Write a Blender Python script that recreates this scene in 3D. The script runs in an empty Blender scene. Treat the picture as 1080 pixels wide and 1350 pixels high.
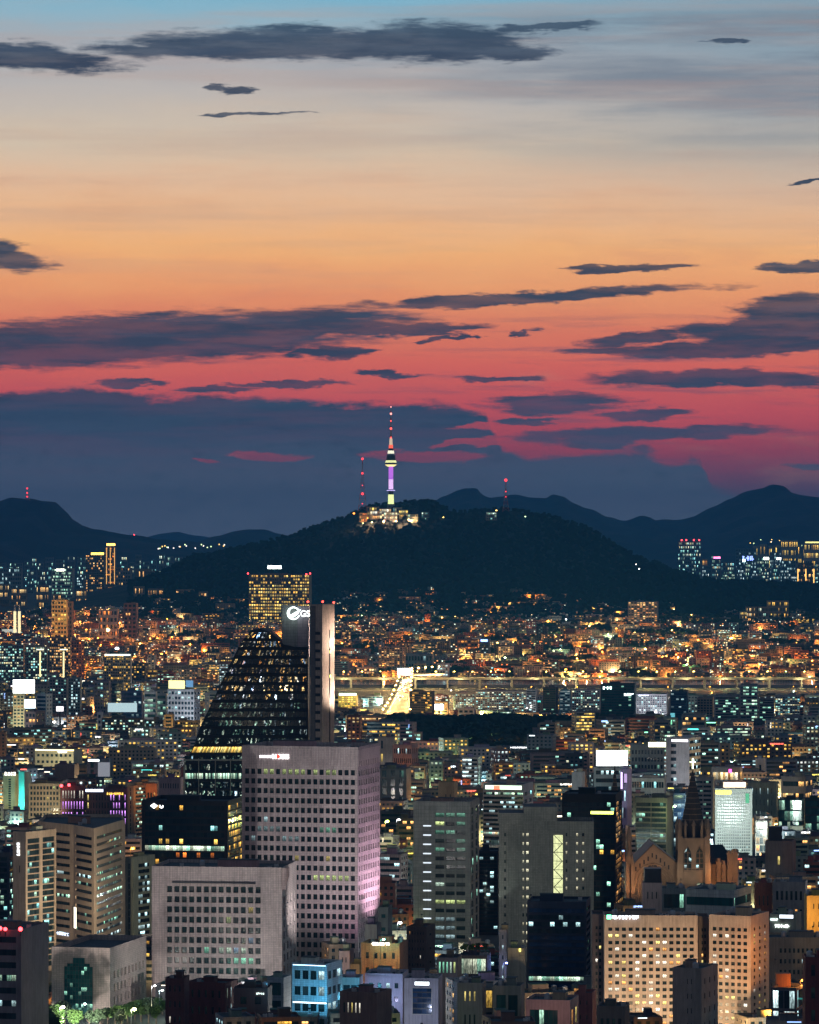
import bpy, math, random
from math import sin, cos, pi, sqrt, atan2, floor
from mathutils import Vector, noise as mnoise
SC = bpy.context.scene
COL = SC.collection
F, H0, CX, HY = 5070.0, 190.0, 540.0, 715.0   # focal length in photo pixels, camera height in m, centre column, horizon row
# ------------------------------------------------------------------ camera
cam = bpy.data.cameras.new("camera")
cam.sensor_fit = 'HORIZONTAL'; cam.sensor_width = 36.0
cam.lens = F / 1080.0 * 36.0
cam.shift_y = (HY - 675.0) / 1080.0
cam.clip_start = 1.0; cam.clip_end = 120000.0
camo = bpy.data.objects.new("camera", cam); COL.objects.link(camo)
camo.location = (0, 0, H0); camo.rotation_euler = (pi / 2, 0, 0)
SC.camera = camo
SC.view_settings.view_transform = 'Standard'; SC.view_settings.look = 'None'
SC.view_settings.gamma = 1.0; SC.view_settings.exposure = 0.0
SC.render.engine = 'CYCLES'
cy = SC.cycles
cy.use_denoising = True
try:
    cy.denoiser = 'OPENIMAGEDENOISE'; cy.denoising_input_passes = 'RGB_ALBEDO_NORMAL'
except Exception: pass
cy.max_bounces = 4; cy.diffuse_bounces = 2; cy.glossy_bounces = 2; cy.transmission_bounces = 2
cy.volume_bounces = 0; cy.transparent_max_bounces = 4
cy.sample_clamp_indirect = 3.0; cy.caustics_reflective = False; cy.caustics_refractive = False
cy.use_light_tree = True

def lin(c):
    return tuple(((v / 255.0) / 12.92 if v / 255.0 <= 0.04045 else ((v / 255.0 + 0.055) / 1.055) ** 2.4) for v in c)

class NT:
    """small helper to write node trees"""
    def __init__(s, tree): s.t = tree; tree.nodes.clear()
    def n(s, typ, **kw):
        nd = s.t.nodes.new(typ)
        for k, v in kw.items(): setattr(nd, k, v)
        return nd
    def put(s, sock, v):
        if hasattr(v, 'is_output') or isinstance(v, bpy.types.NodeSocket): s.t.links.new(v, sock)
        elif v is not None:
            try: sock.default_value = v
            except Exception: sock.default_value = (v[0], v[1], v[2], 1.0)
    def m(s, op, a, b=None, c=None, clamp=False):
        nd = s.n('ShaderNodeMath', operation=op, use_clamp=clamp)
        for i, v in enumerate((a, b, c)):
            if v is not None: s.put(nd.inputs[i], v)
        return nd.outputs[0]
    def mix(s, f, a, b, mode='MIX', clamp=False):
        nd = s.n('ShaderNodeMix', data_type='RGBA', blend_type=mode, clamp_result=clamp)
        s.put(nd.inputs[0], f)
        for i, v in ((6, a), (7, b)):
            if isinstance(v, tuple) and len(v) == 3: v = (*v, 1.0)
            s.put(nd.inputs[i], v)
        return nd.outputs[2]
    def ramp(s, f, stops, interp='LINEAR'):
        nd = s.n('ShaderNodeValToRGB'); cr = nd.color_ramp; cr.interpolation = interp
        while len(cr.elements) < len(stops): cr.elements.new(0.5)
        for e, (p, c) in zip(cr.elements, stops):
            e.position = p; e.color = (*c, 1.0) if len(c) == 3 else c
        s.put(nd.inputs[0], f); return nd.outputs[0]
    def sstep(s, x, a, b):
        nd = s.n('ShaderNodeMapRange', interpolation_type='SMOOTHSTEP')
        s.put(nd.inputs[0], x); nd.inputs[1].default_value = a; nd.inputs[2].default_value = b
        return nd.outputs[0]
    def xyz(s, x, y, z):
        nd = s.n('ShaderNodeCombineXYZ')
        for i, v in enumerate((x, y, z)): s.put(nd.inputs[i], v)
        return nd.outputs[0]
    def sep(s, v):
        nd = s.n('ShaderNodeSeparateXYZ'); s.put(nd.inputs[0], v); return nd.outputs
    def noise(s, vec, scale, detail=3.0, rough=0.55, out=0, dims='3D'):
        nd = s.n('ShaderNodeTexNoise', noise_dimensions=dims)
        s.put(nd.inputs['Vector'], vec); nd.inputs['Scale'].default_value = scale
        nd.inputs['Detail'].default_value = detail; nd.inputs['Roughness'].default_value = rough
        return nd.outputs[out]
    def white(s, vec):
        nd = s.n('ShaderNodeTexWhiteNoise', noise_dimensions='3D'); s.put(nd.inputs[0], vec); return nd.outputs

# ------------------------------------------------------------------ world: a dusk sky with cloud bands, mapped by direction
world = bpy.data.worlds.new("World"); SC.world = world; world.use_nodes = True
W = NT(world.node_tree)
tc = W.n('ShaderNodeTexCoord').outputs['Generated']
dx, dy, dz = W.sep(tc)
az = W.m('ARCTAN2', dx, dy)
el = W.m('ARCSINE', dz)
U = W.m('MULTIPLY_ADD', az, F, CX)                 # azimuth, 5070 units per radian
V = W.m('MULTIPLY_ADD', el, -F, HY)                # elevation, growing downwards
# broken edges
nv1 = W.xyz(W.m('MULTIPLY', U, 0.0042), W.m('MULTIPLY', V, 0.019), 3.3)
nA = W.m('SUBTRACT', W.noise(nv1, 1.0, 6.0, 0.62), 0.5)
nv2 = W.xyz(W.m('MULTIPLY', U, 0.012), W.m('MULTIPLY', V, 0.055), 9.1)
nB = W.m('SUBTRACT', W.noise(nv2, 1.0, 5.0, 0.6), 0.5)
nv3 = W.xyz(W.m('MULTIPLY', U, 0.03), W.m('MULTIPLY', V, 0.06), 1.7)
nC = W.m('SUBTRACT', W.noise(nv3, 1.0, 5.0, 0.65), 0.5)
Vg = W.m('ADD', V, W.m('MULTIPLY_ADD', nA, 60.0, W.m('MULTIPLY', W.m('SUBTRACT', U, CX), -0.012)))
t = W.m('DIVIDE', W.m('ADD', Vg, 600.0), 1400.0, clamp=True)
def tp(v): return (v + 600.0) / 1400.0
sky = W.ramp(t, [(tp(v), lin(c)) for v, c in (
    (-600, (38, 62, 104)), (-250, (66, 116, 158)), (-20, (112, 176, 204)), (25, (140, 178, 196)), (75, (168, 172, 178)),
    (125, (188, 182, 178)), (190, (212, 194, 172)), (250, (230, 190, 156)), (330, (246, 182, 122)),
    (385, (240, 158, 108)), (430, (228, 128, 98)), (475, (224, 106, 92)), (535, (206, 86, 92)), (600, (160, 66, 88)),
    (645, (110, 68, 96)), (690, (64, 80, 108)), (715, (52, 84, 116)))])
# cooler and greyer towards the right, above the glow
rm = W.m('MULTIPLY', W.sstep(U, 500.0, 1150.0), W.m('SUBTRACT', 1.0, W.sstep(V, 120.0, 330.0)))
sky = W.mix(W.m('MULTIPLY', rm, 0.55), sky, lin((112, 140, 158)))
# thin veils
veil = W.sstep(W.m('ADD', nA, W.m('MULTIPLY', nB, 0.5)), 0.0, 0.35)
sky = W.mix(W.m('MULTIPLY', veil, W.m('MULTIPLY', W.sstep(V, 90.0, 260.0), 0.30)), sky, lin((206, 150, 124)))
nU = W.m('SUBTRACT', W.noise(W.xyz(W.m('MULTIPLY', U, 0.008), W.m('MULTIPLY', V, 0.035), 21.0), 1.0, 4.0, 0.6), 0.5)
Uw = W.m('ADD', U, W.m('MULTIPLY_ADD', nU, 170.0, W.m('MULTIPLY', nC, 30.0)))
Vw = W.m('ADD', V, W.m('ADD', W.m('MULTIPLY', nB, 26.0), W.m('MULTIPLY', nC, 8.0)))
def ell(u, v, ru, rv, tilt=0.0):
    du = W.m('SUBTRACT', Uw, u); dv = W.m('SUBTRACT', Vw, v)
    if tilt: dv = W.m('ADD', dv, W.m('MULTIPLY', du, tilt))
    a = W.m('DIVIDE', du, ru); b = W.m('DIVIDE', dv, rv)
    return W.m('SUBTRACT', 1.0, W.m('MULTIPLY_ADD', a, a, W.m('MULTIPLY', b, b)))
clouds = [  # centre u, v, half width, half height, tilt (rising to the right is positive)
    (430, 60, 270, 22, .01), (560, 60, 150, 26, 0), (300, 68, 170, 14, .03), (655, 68, 75, 16, -.04), (40, 82, 110, 19, -.06), (735, 40, 80, 7, .05),
    (308, 121, 28, 7, 0), (330, 154, 70, 3, .02), (0, 338, 66, 20, -.12), (200, 446, 330, 34, .04), (20, 462, 260, 27, 0), (330, 436, 230, 26, .05),
    (520, 436, 120, 9, .03), (430, 464, 48, 9, 0), (700, 392, 250, 9, .06), (835, 355, 72, 5, .02), (1060, 354, 60, 8, .02), (1040, 425, 170, 13, .10), (1050, 410, 80, 22, .06),
    (960, 462, 160, 12, .03), (840, 447, 78, 9, .10), (1020, 440, 120, 28, .04), (950, 500, 190, 12, .0), (800, 463, 70, 6, .03), (640, 500, 60, 4, 0), (180, 506, 45, 6, .02), (380, 507, 80, 4, 0), (280, 514, 60, 5, .02), (500, 493, 50, 4, .02),
    (720, 532, 90, 15, .02), (850, 546, 75, 8, .05), (700, 556, 46, 6, .06), (850, 572, 190, 11, .03), (790, 584, 60, 10, 0), (1070, 615, 40, 5, 0), (600, 446, 30, 5, .2), (690, 438, 30, 3, .2), (955, 60, 30, 3, 0), (1062, 243, 26, 3, .05)]
fld = None
for c in clouds:
    e = ell(*c)
    fld = e if fld is None else W.m('MAXIMUM', fld, e)
fld = W.m('ADD', fld, W.m('MULTIPLY', W.m('SUBTRACT', W.noise(W.xyz(W.m('MULTIPLY', U, 0.02), W.m('MULTIPLY', V, 0.16), 5.0), 1.0, 5.0, .65), .5), 1.6))
mask1 = W.m('MULTIPLY', W.sstep(fld, -0.35, 0.5), W.m('MULTIPLY_ADD', W.sstep(W.noise(W.xyz(W.m('MULTIPLY', U, 0.006), W.m('MULTIPLY', V, 0.05), 83.0), 1.0, 6.0, .62), .35, .62), .13, .87))
# the big bank above the hills: everything below a wavy edge
fc = W.n('ShaderNodeFloatCurve'); cv = fc.mapping.curves[0]
pts = [(0, 518), (60, 512), (110, 509), (200, 520), (330, 521), (420, 530), (500, 529), (560, 528), (640, 538), (665, 560), (600, 575), (668, 596), (700, 600), (760, 598), (825, 592), (872, 610), (900, 618), (916, 596), (930, 630), (990, 655), (1080, 668)]
pts = [(0, 518), (60, 512), (110, 509), (200, 520), (330, 521), (420, 530), (500, 529), (560, 528), (600, 532), (640, 548), (662, 590), (700, 600), (760, 598), (825, 592), (850, 590), (872, 606), (896, 610), (912, 600), (924, 606), (938, 640), (990, 658), (1080, 666)]
while len(cv.points) < len(pts): cv.points.new(0.5, 0.5)
for p, (u, v) in zip(cv.points, pts):
    p.location = (u / 1080.0, (v - 450.0) / 300.0); p.handle_type = 'VECTOR'
fc.mapping.update()
W.put(fc.inputs['Value'], W.m('DIVIDE', U, 1080.0, clamp=True))
edge = W.m('MULTIPLY_ADD', fc.outputs[0], 300.0, 450.0)
st0 = W.noise(W.xyz(W.m('MULTIPLY', U, 0.003), W.m('MULTIPLY', V, 0.03), 71.0), 1.0, 5.0, .6)
edv = W.m('ADD', W.m('SUBTRACT', V, edge), W.m('MULTIPLY_ADD', nB, 34.0, W.m('MULTIPLY', nC, 18.0)))
mask2 = W.m('MULTIPLY', W.sstep(edv, -3.0, 9.0), W.m('MULTIPLY_ADD', W.sstep(st0, .62, .4), .07, .93))
gap = None
for c in ((355, 601, 48, 7, 0), (265, 608, 16, 4, 0), (560, 601, 85, 10, 0), (640, 582, 70, 6, .12), (690, 560, 90, 5, .05)):
    e = ell(*c); gap = e if gap is None else W.m('MAXIMUM', gap, e)
gapm = W.sstep(W.m('ADD', gap, W.m('MULTIPLY', nB, 2.0)), 0.0, 0.6)
mask2 = W.m('MULTIPLY', mask2, W.m('SUBTRACT', 1.0, W.m('MULTIPLY', gapm, 0.8)))
ccol = W.ramp(W.m('DIVIDE', V, 715.0, clamp=True), [(0, lin((66, 88, 108))), (0.12, lin((46, 60, 82))), (0.5, lin((34, 62, 84))), (0.65, lin((30, 62, 86))), (0.8, lin((60, 76, 102))), (1.0, lin((100, 110, 132)))])
ccol = W.mix(W.m('MULTIPLY_ADD', nC, 0.5, 0.02, clamp=True), ccol, lin((76, 94, 118)))
st1 = W.noise(W.xyz(W.m('MULTIPLY', U, 0.0045), W.m('MULTIPLY', V, 0.075), 31.0), 1.0, 6.0, .62)
stz = W.m('MULTIPLY', W.sstep(V, 380.0, 460.0), W.m('SUBTRACT', 1.0, W.sstep(V, 600.0, 660.0)))
stz = W.m('MULTIPLY', stz, W.m('MULTIPLY_ADD', W.sstep(U, 300.0, 800.0), .7, .3))
sky = W.mix(W.m('MULTIPLY', W.m('MULTIPLY', W.sstep(st1, .50, .70), stz), .48), sky, lin((92, 84, 108)))
st2 = W.noise(W.xyz(W.m('MULTIPLY', U, 0.0022), W.m('MULTIPLY', V, 0.022), 47.0), 1.0, 6.0, .6)
gv = W.m('MULTIPLY', W.m('SUBTRACT', 1.0, W.sstep(V, 90.0, 260.0)), W.m('MULTIPLY', W.sstep(V, 0.0, 40.0), W.sstep(U, 250.0, 900.0)))
sky = W.mix(W.m('MULTIPLY', W.m('MULTIPLY', W.sstep(st2, .34, .62), gv), .82), sky, lin((112, 126, 142)))
st3 = W.noise(W.xyz(W.m('MULTIPLY', U, 0.0016), W.m('MULTIPLY', V, 0.03), 61.0), 1.0, 5.0, .6)
sky = W.mix(W.m('MULTIPLY', W.m('MULTIPLY', W.sstep(st3, .45, .7), W.m('SUBTRACT', 1.0, W.sstep(V, 330.0, 420.0))), .3), sky, lin((186, 152, 138)))
ccol = W.mix(W.m('MULTIPLY', W.sstep(st1, .42, .75), .32), ccol, lin((74, 92, 116)))
ccol = W.mix(W.m('MULTIPLY', W.sstep(nC, .02, .2), .3), ccol, lin((28, 44, 66)))
pinke = W.m('MULTIPLY', W.m('SUBTRACT', 1.0, mask1), W.m('MULTIPLY', W.sstep(V, 380.0, 480.0), .3))
sky = W.mix(W.m('MULTIPLY', mask1, 0.96), sky, W.mix(pinke, ccol, lin((140, 76, 96))))
sky = W.mix(mask2, sky, ccol)
lowhaze = W.sstep(V, 560.0, 720.0)
sky = W.mix(W.m('MULTIPLY', lowhaze, 0.55), sky, lin((96, 106, 128)))
# the rest of the dome: deep blue overhead, rosy dusk opposite the glow
zen = W.sstep(el, 0.18, 0.9)
sky = W.mix(zen, sky, (0.018, 0.052, 0.10))
back = W.sstep(dy, 0.55, -0.5)
opp = W.ramp(W.sstep(el, 0.0, 1.2), [(0, (0.20, 0.205, 0.235)), (0.35, (0.13, 0.155, 0.20)), (1.0, (0.018, 0.052, 0.10))])
sky = W.mix(back, sky, opp)
below = W.sstep(el, -0.004, -0.03)
sky = W.mix(below, sky, (0.02, 0.03, 0.05))
bg = W.n('ShaderNodeBackground'); W.put(bg.inputs[0], sky); bg.inputs[1].default_value = 1.1
wo = W.n('ShaderNodeOutputWorld'); W.t.links.new(bg.outputs[0], wo.inputs[0])

# ------------------------------------------------------------------ materials
MATS = {}
def mat(name):
    m = bpy.data.materials.new(name); m.use_nodes = True; MATS[name] = m
    n = NT(m.node_tree); out = n.n('ShaderNodeOutputMaterial')
    return m, n, out
def bsdf(n, out, **kw):
    b = n.n('ShaderNodeBsdfPrincipled')
    for k, v in kw.items(): n.put(b.inputs[k.replace('_', ' ')], v)
    n.t.links.new(b.outputs[0], out.inputs[0]); return b
def no_sample(m):
    try: m.cycles.emission_sampling = 'NONE'
    except Exception: pass

def wall_mat(name, kind):
    m, n, out = mat(name)
    oi = n.n('ShaderNodeObjectInfo'); uv = n.n('ShaderNodeUVMap').outputs[0]
    u, v, _ = n.sep(uv)
    off = n.m('MULTIPLY', oi.outputs['Random'], 97.0)
    big = n.noise(n.xyz(u, v, off), 0.12, 4.0)
    streak = n.noise(n.xyz(n.m('MULTIPLY', u, 1.6), n.m('MULTIPLY', v, 0.09), off), 1.0, 4.0)
    f = n.m('ADD', n.m('MULTIPLY_ADD', big, 0.7, 0.48), n.m('MULTIPLY', n.m('SUBTRACT', streak, 0.5), 0.8))
    h = None
    if kind in ('tile', 'brick', 'panel'):
        br = n.n('ShaderNodeTexBrick', offset=0.5 if kind == 'brick' else 0.0)
        n.put(br.inputs['Vector'], uv)
        br.inputs['Color1'].default_value = (1, 1, 1, 1); br.inputs['Color2'].default_value = (.82, .82, .82, 1) if kind != 'brick' else (.62, .62, .62, 1)
        br.inputs['Mortar'].default_value = (.5, .5, .5, 1) if kind != 'brick' else (1.15, 1.1, 1.05, 1)
        br.inputs['Scale'].default_value = 1.0
        br.inputs['Brick Width'].default_value = {'tile': 1.1, 'brick': .55, 'panel': 2.6}[kind]
        br.inputs['Row Height'].default_value = {'tile': .75, 'brick': .25, 'panel': 1.7}[kind]
        br.inputs['Mortar Size'].default_value = {'tile': .05, 'brick': .03, 'panel': .06}[kind]
        f = n.m('MULTIPLY', f, br.outputs[0])
    col = n.mix(1.0, oi.outputs['Color'], n.xyz(f, f, f), 'MULTIPLY')
    grime = n.noise(n.xyz(u, n.m('MULTIPLY', v, 0.5), off), 0.5, 6.0)
    col = n.mix(n.m('MULTIPLY', n.sstep(grime, 0.5, 0.75), 0.35), col, n.mix(1.0, col, (.55, .5, .42), 'MULTIPLY'))
    bsdf(n, out, Base_Color=col, Roughness=0.75)
    return m
for k in ('paint', 'tile', 'brick', 'panel'): wall_mat('wall_' + k, k)

def simple(name, col, rough=0.7, metal=0.0, var=0.35, scale=0.4):
    m, n, out = mat(name)
    geo = n.n('ShaderNodeNewGeometry').outputs['Position']
    f = n.m('MULTIPLY_ADD', n.noise(geo, scale, 4.0), 2 * var, 1.0 - var)
    bsdf(n, out, Base_Color=n.mix(1.0, col, n.xyz(f, f, f), 'MULTIPLY'), Roughness=rough, Metallic=metal)
    return m
simple('roof', (.055, .07, .07), .8, var=.6)
simple('roof_green', (.03, .09, .065), .7, var=.5)
simple('asphalt', (.05, .05, .055), .55)
simple('road_pale', (.22, .21, .20), .6, var=.15)
simple('paving', (.10, .10, .105), .8)
simple('kerb', (.25, .25, .24), .8)
simple('metal_dark', (.04, .045, .05), .4, .6)
simple('metal_pale', (.4, .42, .44), .4, .5)
simple('concrete', (.26, .25, .235), .8, var=.25)
simple('bark', (.06, .045, .03), .9)
simple('stone', (.25, .195, .14), .85, var=.45, scale=.25)
simple('stone_dark', (.05, .048, .042), .85, var=.45, scale=.25)
simple('slate', (.03, .035, .042), .5, var=.4)
simple('red_steel', (.45, .06, .04), .5)
simple('tyre', (.01, .01, .01), .8)
simple('frame_dark', (.02, .022, .025), .35, .5)
simple('frame_pale', (.42, .42, .40), .5)

def leaves(name, col):
    m, n, out = mat(name)
    geo = n.n('ShaderNodeNewGeometry').outputs['Position']
    a = n.noise(geo, 0.25, 3.0); b = n.noise(geo, 1.7, 2.0)
    f = n.m('MULTIPLY_ADD', a, 1.1, n.m('MULTIPLY_ADD', b, 0.9, -0.05))
    bsdf(n, out, Base_Color=n.mix(1.0, col, n.xyz(f, f, n.m('MULTIPLY', f, .9)), 'MULTIPLY'), Roughness=0.7)
    return m
leaves('leaf', (.035, .085, .015)); leaves('leaf_dark', (.022, .042, .020)); leaves('leaf_pine', (.03, .06, .028))

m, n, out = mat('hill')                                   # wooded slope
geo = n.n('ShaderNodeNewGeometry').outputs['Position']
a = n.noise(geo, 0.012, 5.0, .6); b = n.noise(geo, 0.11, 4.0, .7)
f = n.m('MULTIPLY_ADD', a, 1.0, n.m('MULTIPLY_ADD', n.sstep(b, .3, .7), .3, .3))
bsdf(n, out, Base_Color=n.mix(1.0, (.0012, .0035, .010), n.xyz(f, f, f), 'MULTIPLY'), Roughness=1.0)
m, n, out = mat('ground')
geo = n.n('ShaderNodeNewGeometry').outputs['Position']
a = n.noise(geo, 0.02, 6.0, .6)
bsdf(n, out, Base_Color=n.ramp(a, [(.3, (.03, .034, .036)), (.5, (.055, .055, .056)), (.7, (.035, .05, .03))]), Roughness=.85)
m, n, out = mat('water')
geo = n.n('ShaderNodeNewGeometry').outputs['Position']
bmp = n.n('ShaderNodeBump'); bmp.inputs['Strength'].default_value = .25; bmp.inputs['Distance'].default_value = .5
n.put(bmp.inputs['Height'], n.noise(geo, .35, 4.0))
bsdf(n, out, Base_Color=(.006, .014, .022, 1), Roughness=.12, Normal=bmp.outputs[0])

# panes of glass: lit or dark rooms behind them, decided per cell of the UV grid; alpha of the object colour is the lit share
PAL = {
 'warm': [(0, (1, .42, .10)), (.35, (1, .62, .22)), (.7, (1, .80, .42)), (1, (1, .95, .78))],
 'yellow': [(0, (1, .50, .07)), (.5, (1, .68, .14)), (1, (1, .85, .32))],
 'cool': [(0, (.50, .85, .90)), (.4, (.75, .95, .95)), (.75, (1, 1, .92)), (1, (.55, .75, 1))],
 'green': [(0, (.30, .75, .55)), (.5, (.70, .95, .70)), (1, (.95, 1, .75))],
 'mix': [(0, (.25, .75, .85)), (.15, (.45, .95, .75)), (.3, (.85, 1, .80)), (.5, (1, .88, .45)), (.75, (1, .70, .28)), (1, (1, .95, .85))],
 'party': [(0, (1, .35, .06)), (.3, (1, .62, .12)), (.5, (.9, .85, .6)), (.68, (.25, .55, 1)), (.85, (.5, .9, 1)), (1, (1, .4, .12))],
 'orange': [(0, (1, .22, .03)), (.6, (1, .42, .07)), (1, (1, .65, .2))]}
def interior(n, uvw, u, v, fu, fv, ran):
    """brightness pattern of a lit room seen through its window"""
    ceil = n.m('MULTIPLY_ADD', n.sstep(fv, .15, .95), .75, .35)
    stuff = n.noise(n.xyz(n.m('MULTIPLY', u, 3.1), n.m('MULTIPLY', v, 2.3), ran), 1.6, 3.0, .7)
    st = n.m('MULTIPLY_ADD', n.sstep(stuff, .38, .6), .8, .3)
    mull = n.m('MULTIPLY', n.m('GREATER_THAN', n.m('ABSOLUTE', n.m('SUBTRACT', fu, .5)), .035), 1.0)
    return n.m('MULTIPLY', n.m('MULTIPLY', ceil, st), n.m('MULTIPLY_ADD', mull, .75, .25))
def pane_mat(name, pal, strength=1.0, tint=(.012, .022, .026), refl=.5, full=False):
    m, n, out = mat(name)
    oi = n.n('ShaderNodeObjectInfo'); uv = n.n('ShaderNodeUVMap').outputs[0]
    u, v, _ = n.sep(uv)
    cu = n.m('FLOOR', u); cvv = n.m('FLOOR', v); fu = n.m('FRACT', u); fv = n.m('FRACT', v)
    ran = n.m('MULTIPLY', oi.outputs['Random'], 531.0)
    wn = n.white(n.xyz(n.m('ADD', cu, ran), cvv, ran))
    r1 = wn[0]; rr, rg, rb = n.sep(wn[1])
    row = n.white(n.xyz(cvv, n.m('MULTIPLY', ran, 3.0), 7.0))[0]       # whole floors tend to be lit together
    share = n.m('MULTIPLY', oi.outputs['Alpha'], n.m('MULTIPLY_ADD', row, 1.3, .35))
    lit = 1.0 if full else n.m('LESS_THAN', r1, share)
    col = n.ramp(rr, PAL[pal], 'CONSTANT' if pal == 'party' else 'LINEAR')
    br = n.m('MULTIPLY_ADD', n.m('MULTIPLY', rg, rg), 1.6, .25)
    e = n.m('MULTIPLY', n.m('MULTIPLY', lit, br), interior(n, uv, u, v, fu, fv, ran))
    e = n.m('MULTIPLY', e, strength)
    b = bsdf(n, out, Base_Color=n.mix(rb, tint, tuple(min(1, c * 2.2) for c in tint)), Roughness=.12, Specular_IOR_Level=refl, Emission_Color=col, Emission_Strength=e)
    no_sample(m); return m
for p in ('warm', 'yellow', 'cool', 'green', 'mix', 'party', 'orange'): pane_mat('pane_' + p, p, 2.5 if p != 'party' else 1.3)
for p in ('warm', 'yellow', 'cool', 'green', 'mix'): pane_mat('lit_' + p, p, 2.2, full=True)
pane_mat('pane_blue', 'cool', 1.2, (.012, .03, .07), .8)
pane_mat('pane_teal', 'green', 1.2, (.010, .045, .045), .8)
def painted_reflect_mat(name, stops, s):  # city reflections and room lights painted as glowing sparkle
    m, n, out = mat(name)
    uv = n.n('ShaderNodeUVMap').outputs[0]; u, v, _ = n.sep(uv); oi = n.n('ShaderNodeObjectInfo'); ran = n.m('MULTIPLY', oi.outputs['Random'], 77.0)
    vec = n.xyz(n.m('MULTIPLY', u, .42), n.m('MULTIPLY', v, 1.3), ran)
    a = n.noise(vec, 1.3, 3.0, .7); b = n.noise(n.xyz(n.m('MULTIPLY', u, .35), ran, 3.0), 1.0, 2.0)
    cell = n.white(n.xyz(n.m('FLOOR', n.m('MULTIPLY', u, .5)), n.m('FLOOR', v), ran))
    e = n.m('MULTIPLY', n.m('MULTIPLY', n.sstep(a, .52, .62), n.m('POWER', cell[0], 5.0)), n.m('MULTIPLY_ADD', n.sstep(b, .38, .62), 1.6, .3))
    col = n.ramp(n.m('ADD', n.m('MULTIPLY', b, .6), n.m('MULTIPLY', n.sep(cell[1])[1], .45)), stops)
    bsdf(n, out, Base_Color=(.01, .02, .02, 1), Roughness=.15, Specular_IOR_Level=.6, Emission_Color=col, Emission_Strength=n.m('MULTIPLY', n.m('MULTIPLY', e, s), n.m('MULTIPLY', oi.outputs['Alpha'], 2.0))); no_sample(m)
painted_reflect_mat('pane_city_warm', [(.15, (1, .25, .04)), (.35, (1, .5, .12)), (.5, (1, .75, .3)), (.62, (.9, .9, .8)), (.72, (.3, .6, 1)), (.9, (1, .38, .08))], 4.0)
painted_reflect_mat('pane_city_cool', [(.15, (.15, .5, .4)), (.4, (.4, .85, .65)), (.6, (.9, 1, .8)), (.8, (.35, .65, .9))], 2.4)
# one window of its own: object colour = light colour, alpha = strength (0 = dark)
m, n, out = mat('window_glass')
oi = n.n('ShaderNodeObjectInfo'); uv = n.n('ShaderNodeUVMap').outputs[0]
u, v, _ = n.sep(uv); ran = n.m('MULTIPLY', oi.outputs['Random'], 531.0)
e = n.m('MULTIPLY', oi.outputs['Alpha'], interior(n, uv, n.m('ADD', u, ran), v, u, v, ran))
blind = n.m('MULTIPLY', n.m('GREATER_THAN', n.m('FRACT', n.m('MULTIPLY', ran, 3.7)), .62), n.m('GREATER_THAN', v, n.m('FRACT', n.m('MULTIPLY', ran, 1.3))))
bsdf(n, out, Base_Color=n.mix(n.m('MULTIPLY', blind, .3), n.mix(oi.outputs['Random'], (.005, .008, .011), (.008, .022, .022)), (.13, .13, .12)), Roughness=.2, Specular_IOR_Level=.3, Emission_Color=oi.outputs['Color'], Emission_Strength=e)
no_sample(m)
def emis(col, s, sample=False):
    key = 'light_%03d_%03d_%03d_%d' % (*[int(c * 255) for c in col], int(s * 10))
    if key in MATS: return MATS[key]
    m, n, out = mat(key)
    b = bsdf(n, out, Base_Color=(*[c * .5 for c in col], 1), Roughness=.5, Emission_Color=(*col, 1), Emission_Strength=s)
    if not sample: no_sample(m)
    return m
# wall colour stored per face corner, for the far mass of houses
m, n, out = mat('far_wall')
at = n.n('ShaderNodeAttribute', attribute_name='wallcol')
geo = n.n('ShaderNodeNewGeometry').outputs['Position']
f = n.m('MULTIPLY_ADD', n.noise(geo, .3, 3.0), .8, .6)
bsdf(n, out, Base_Color=n.mix(1.0, at.outputs['Color'], n.xyz(f, f, f), 'MULTIPLY'), Roughness=.8)
m, n, out = mat('far_pane')
at = n.n('ShaderNodeAttribute', attribute_name='wallcol')
bsdf(n, out, Base_Color=(.02, .025, .03, 1), Roughness=.3, Emission_Color=at.outputs['Color'], Emission_Strength=1.0); no_sample(m)

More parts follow.
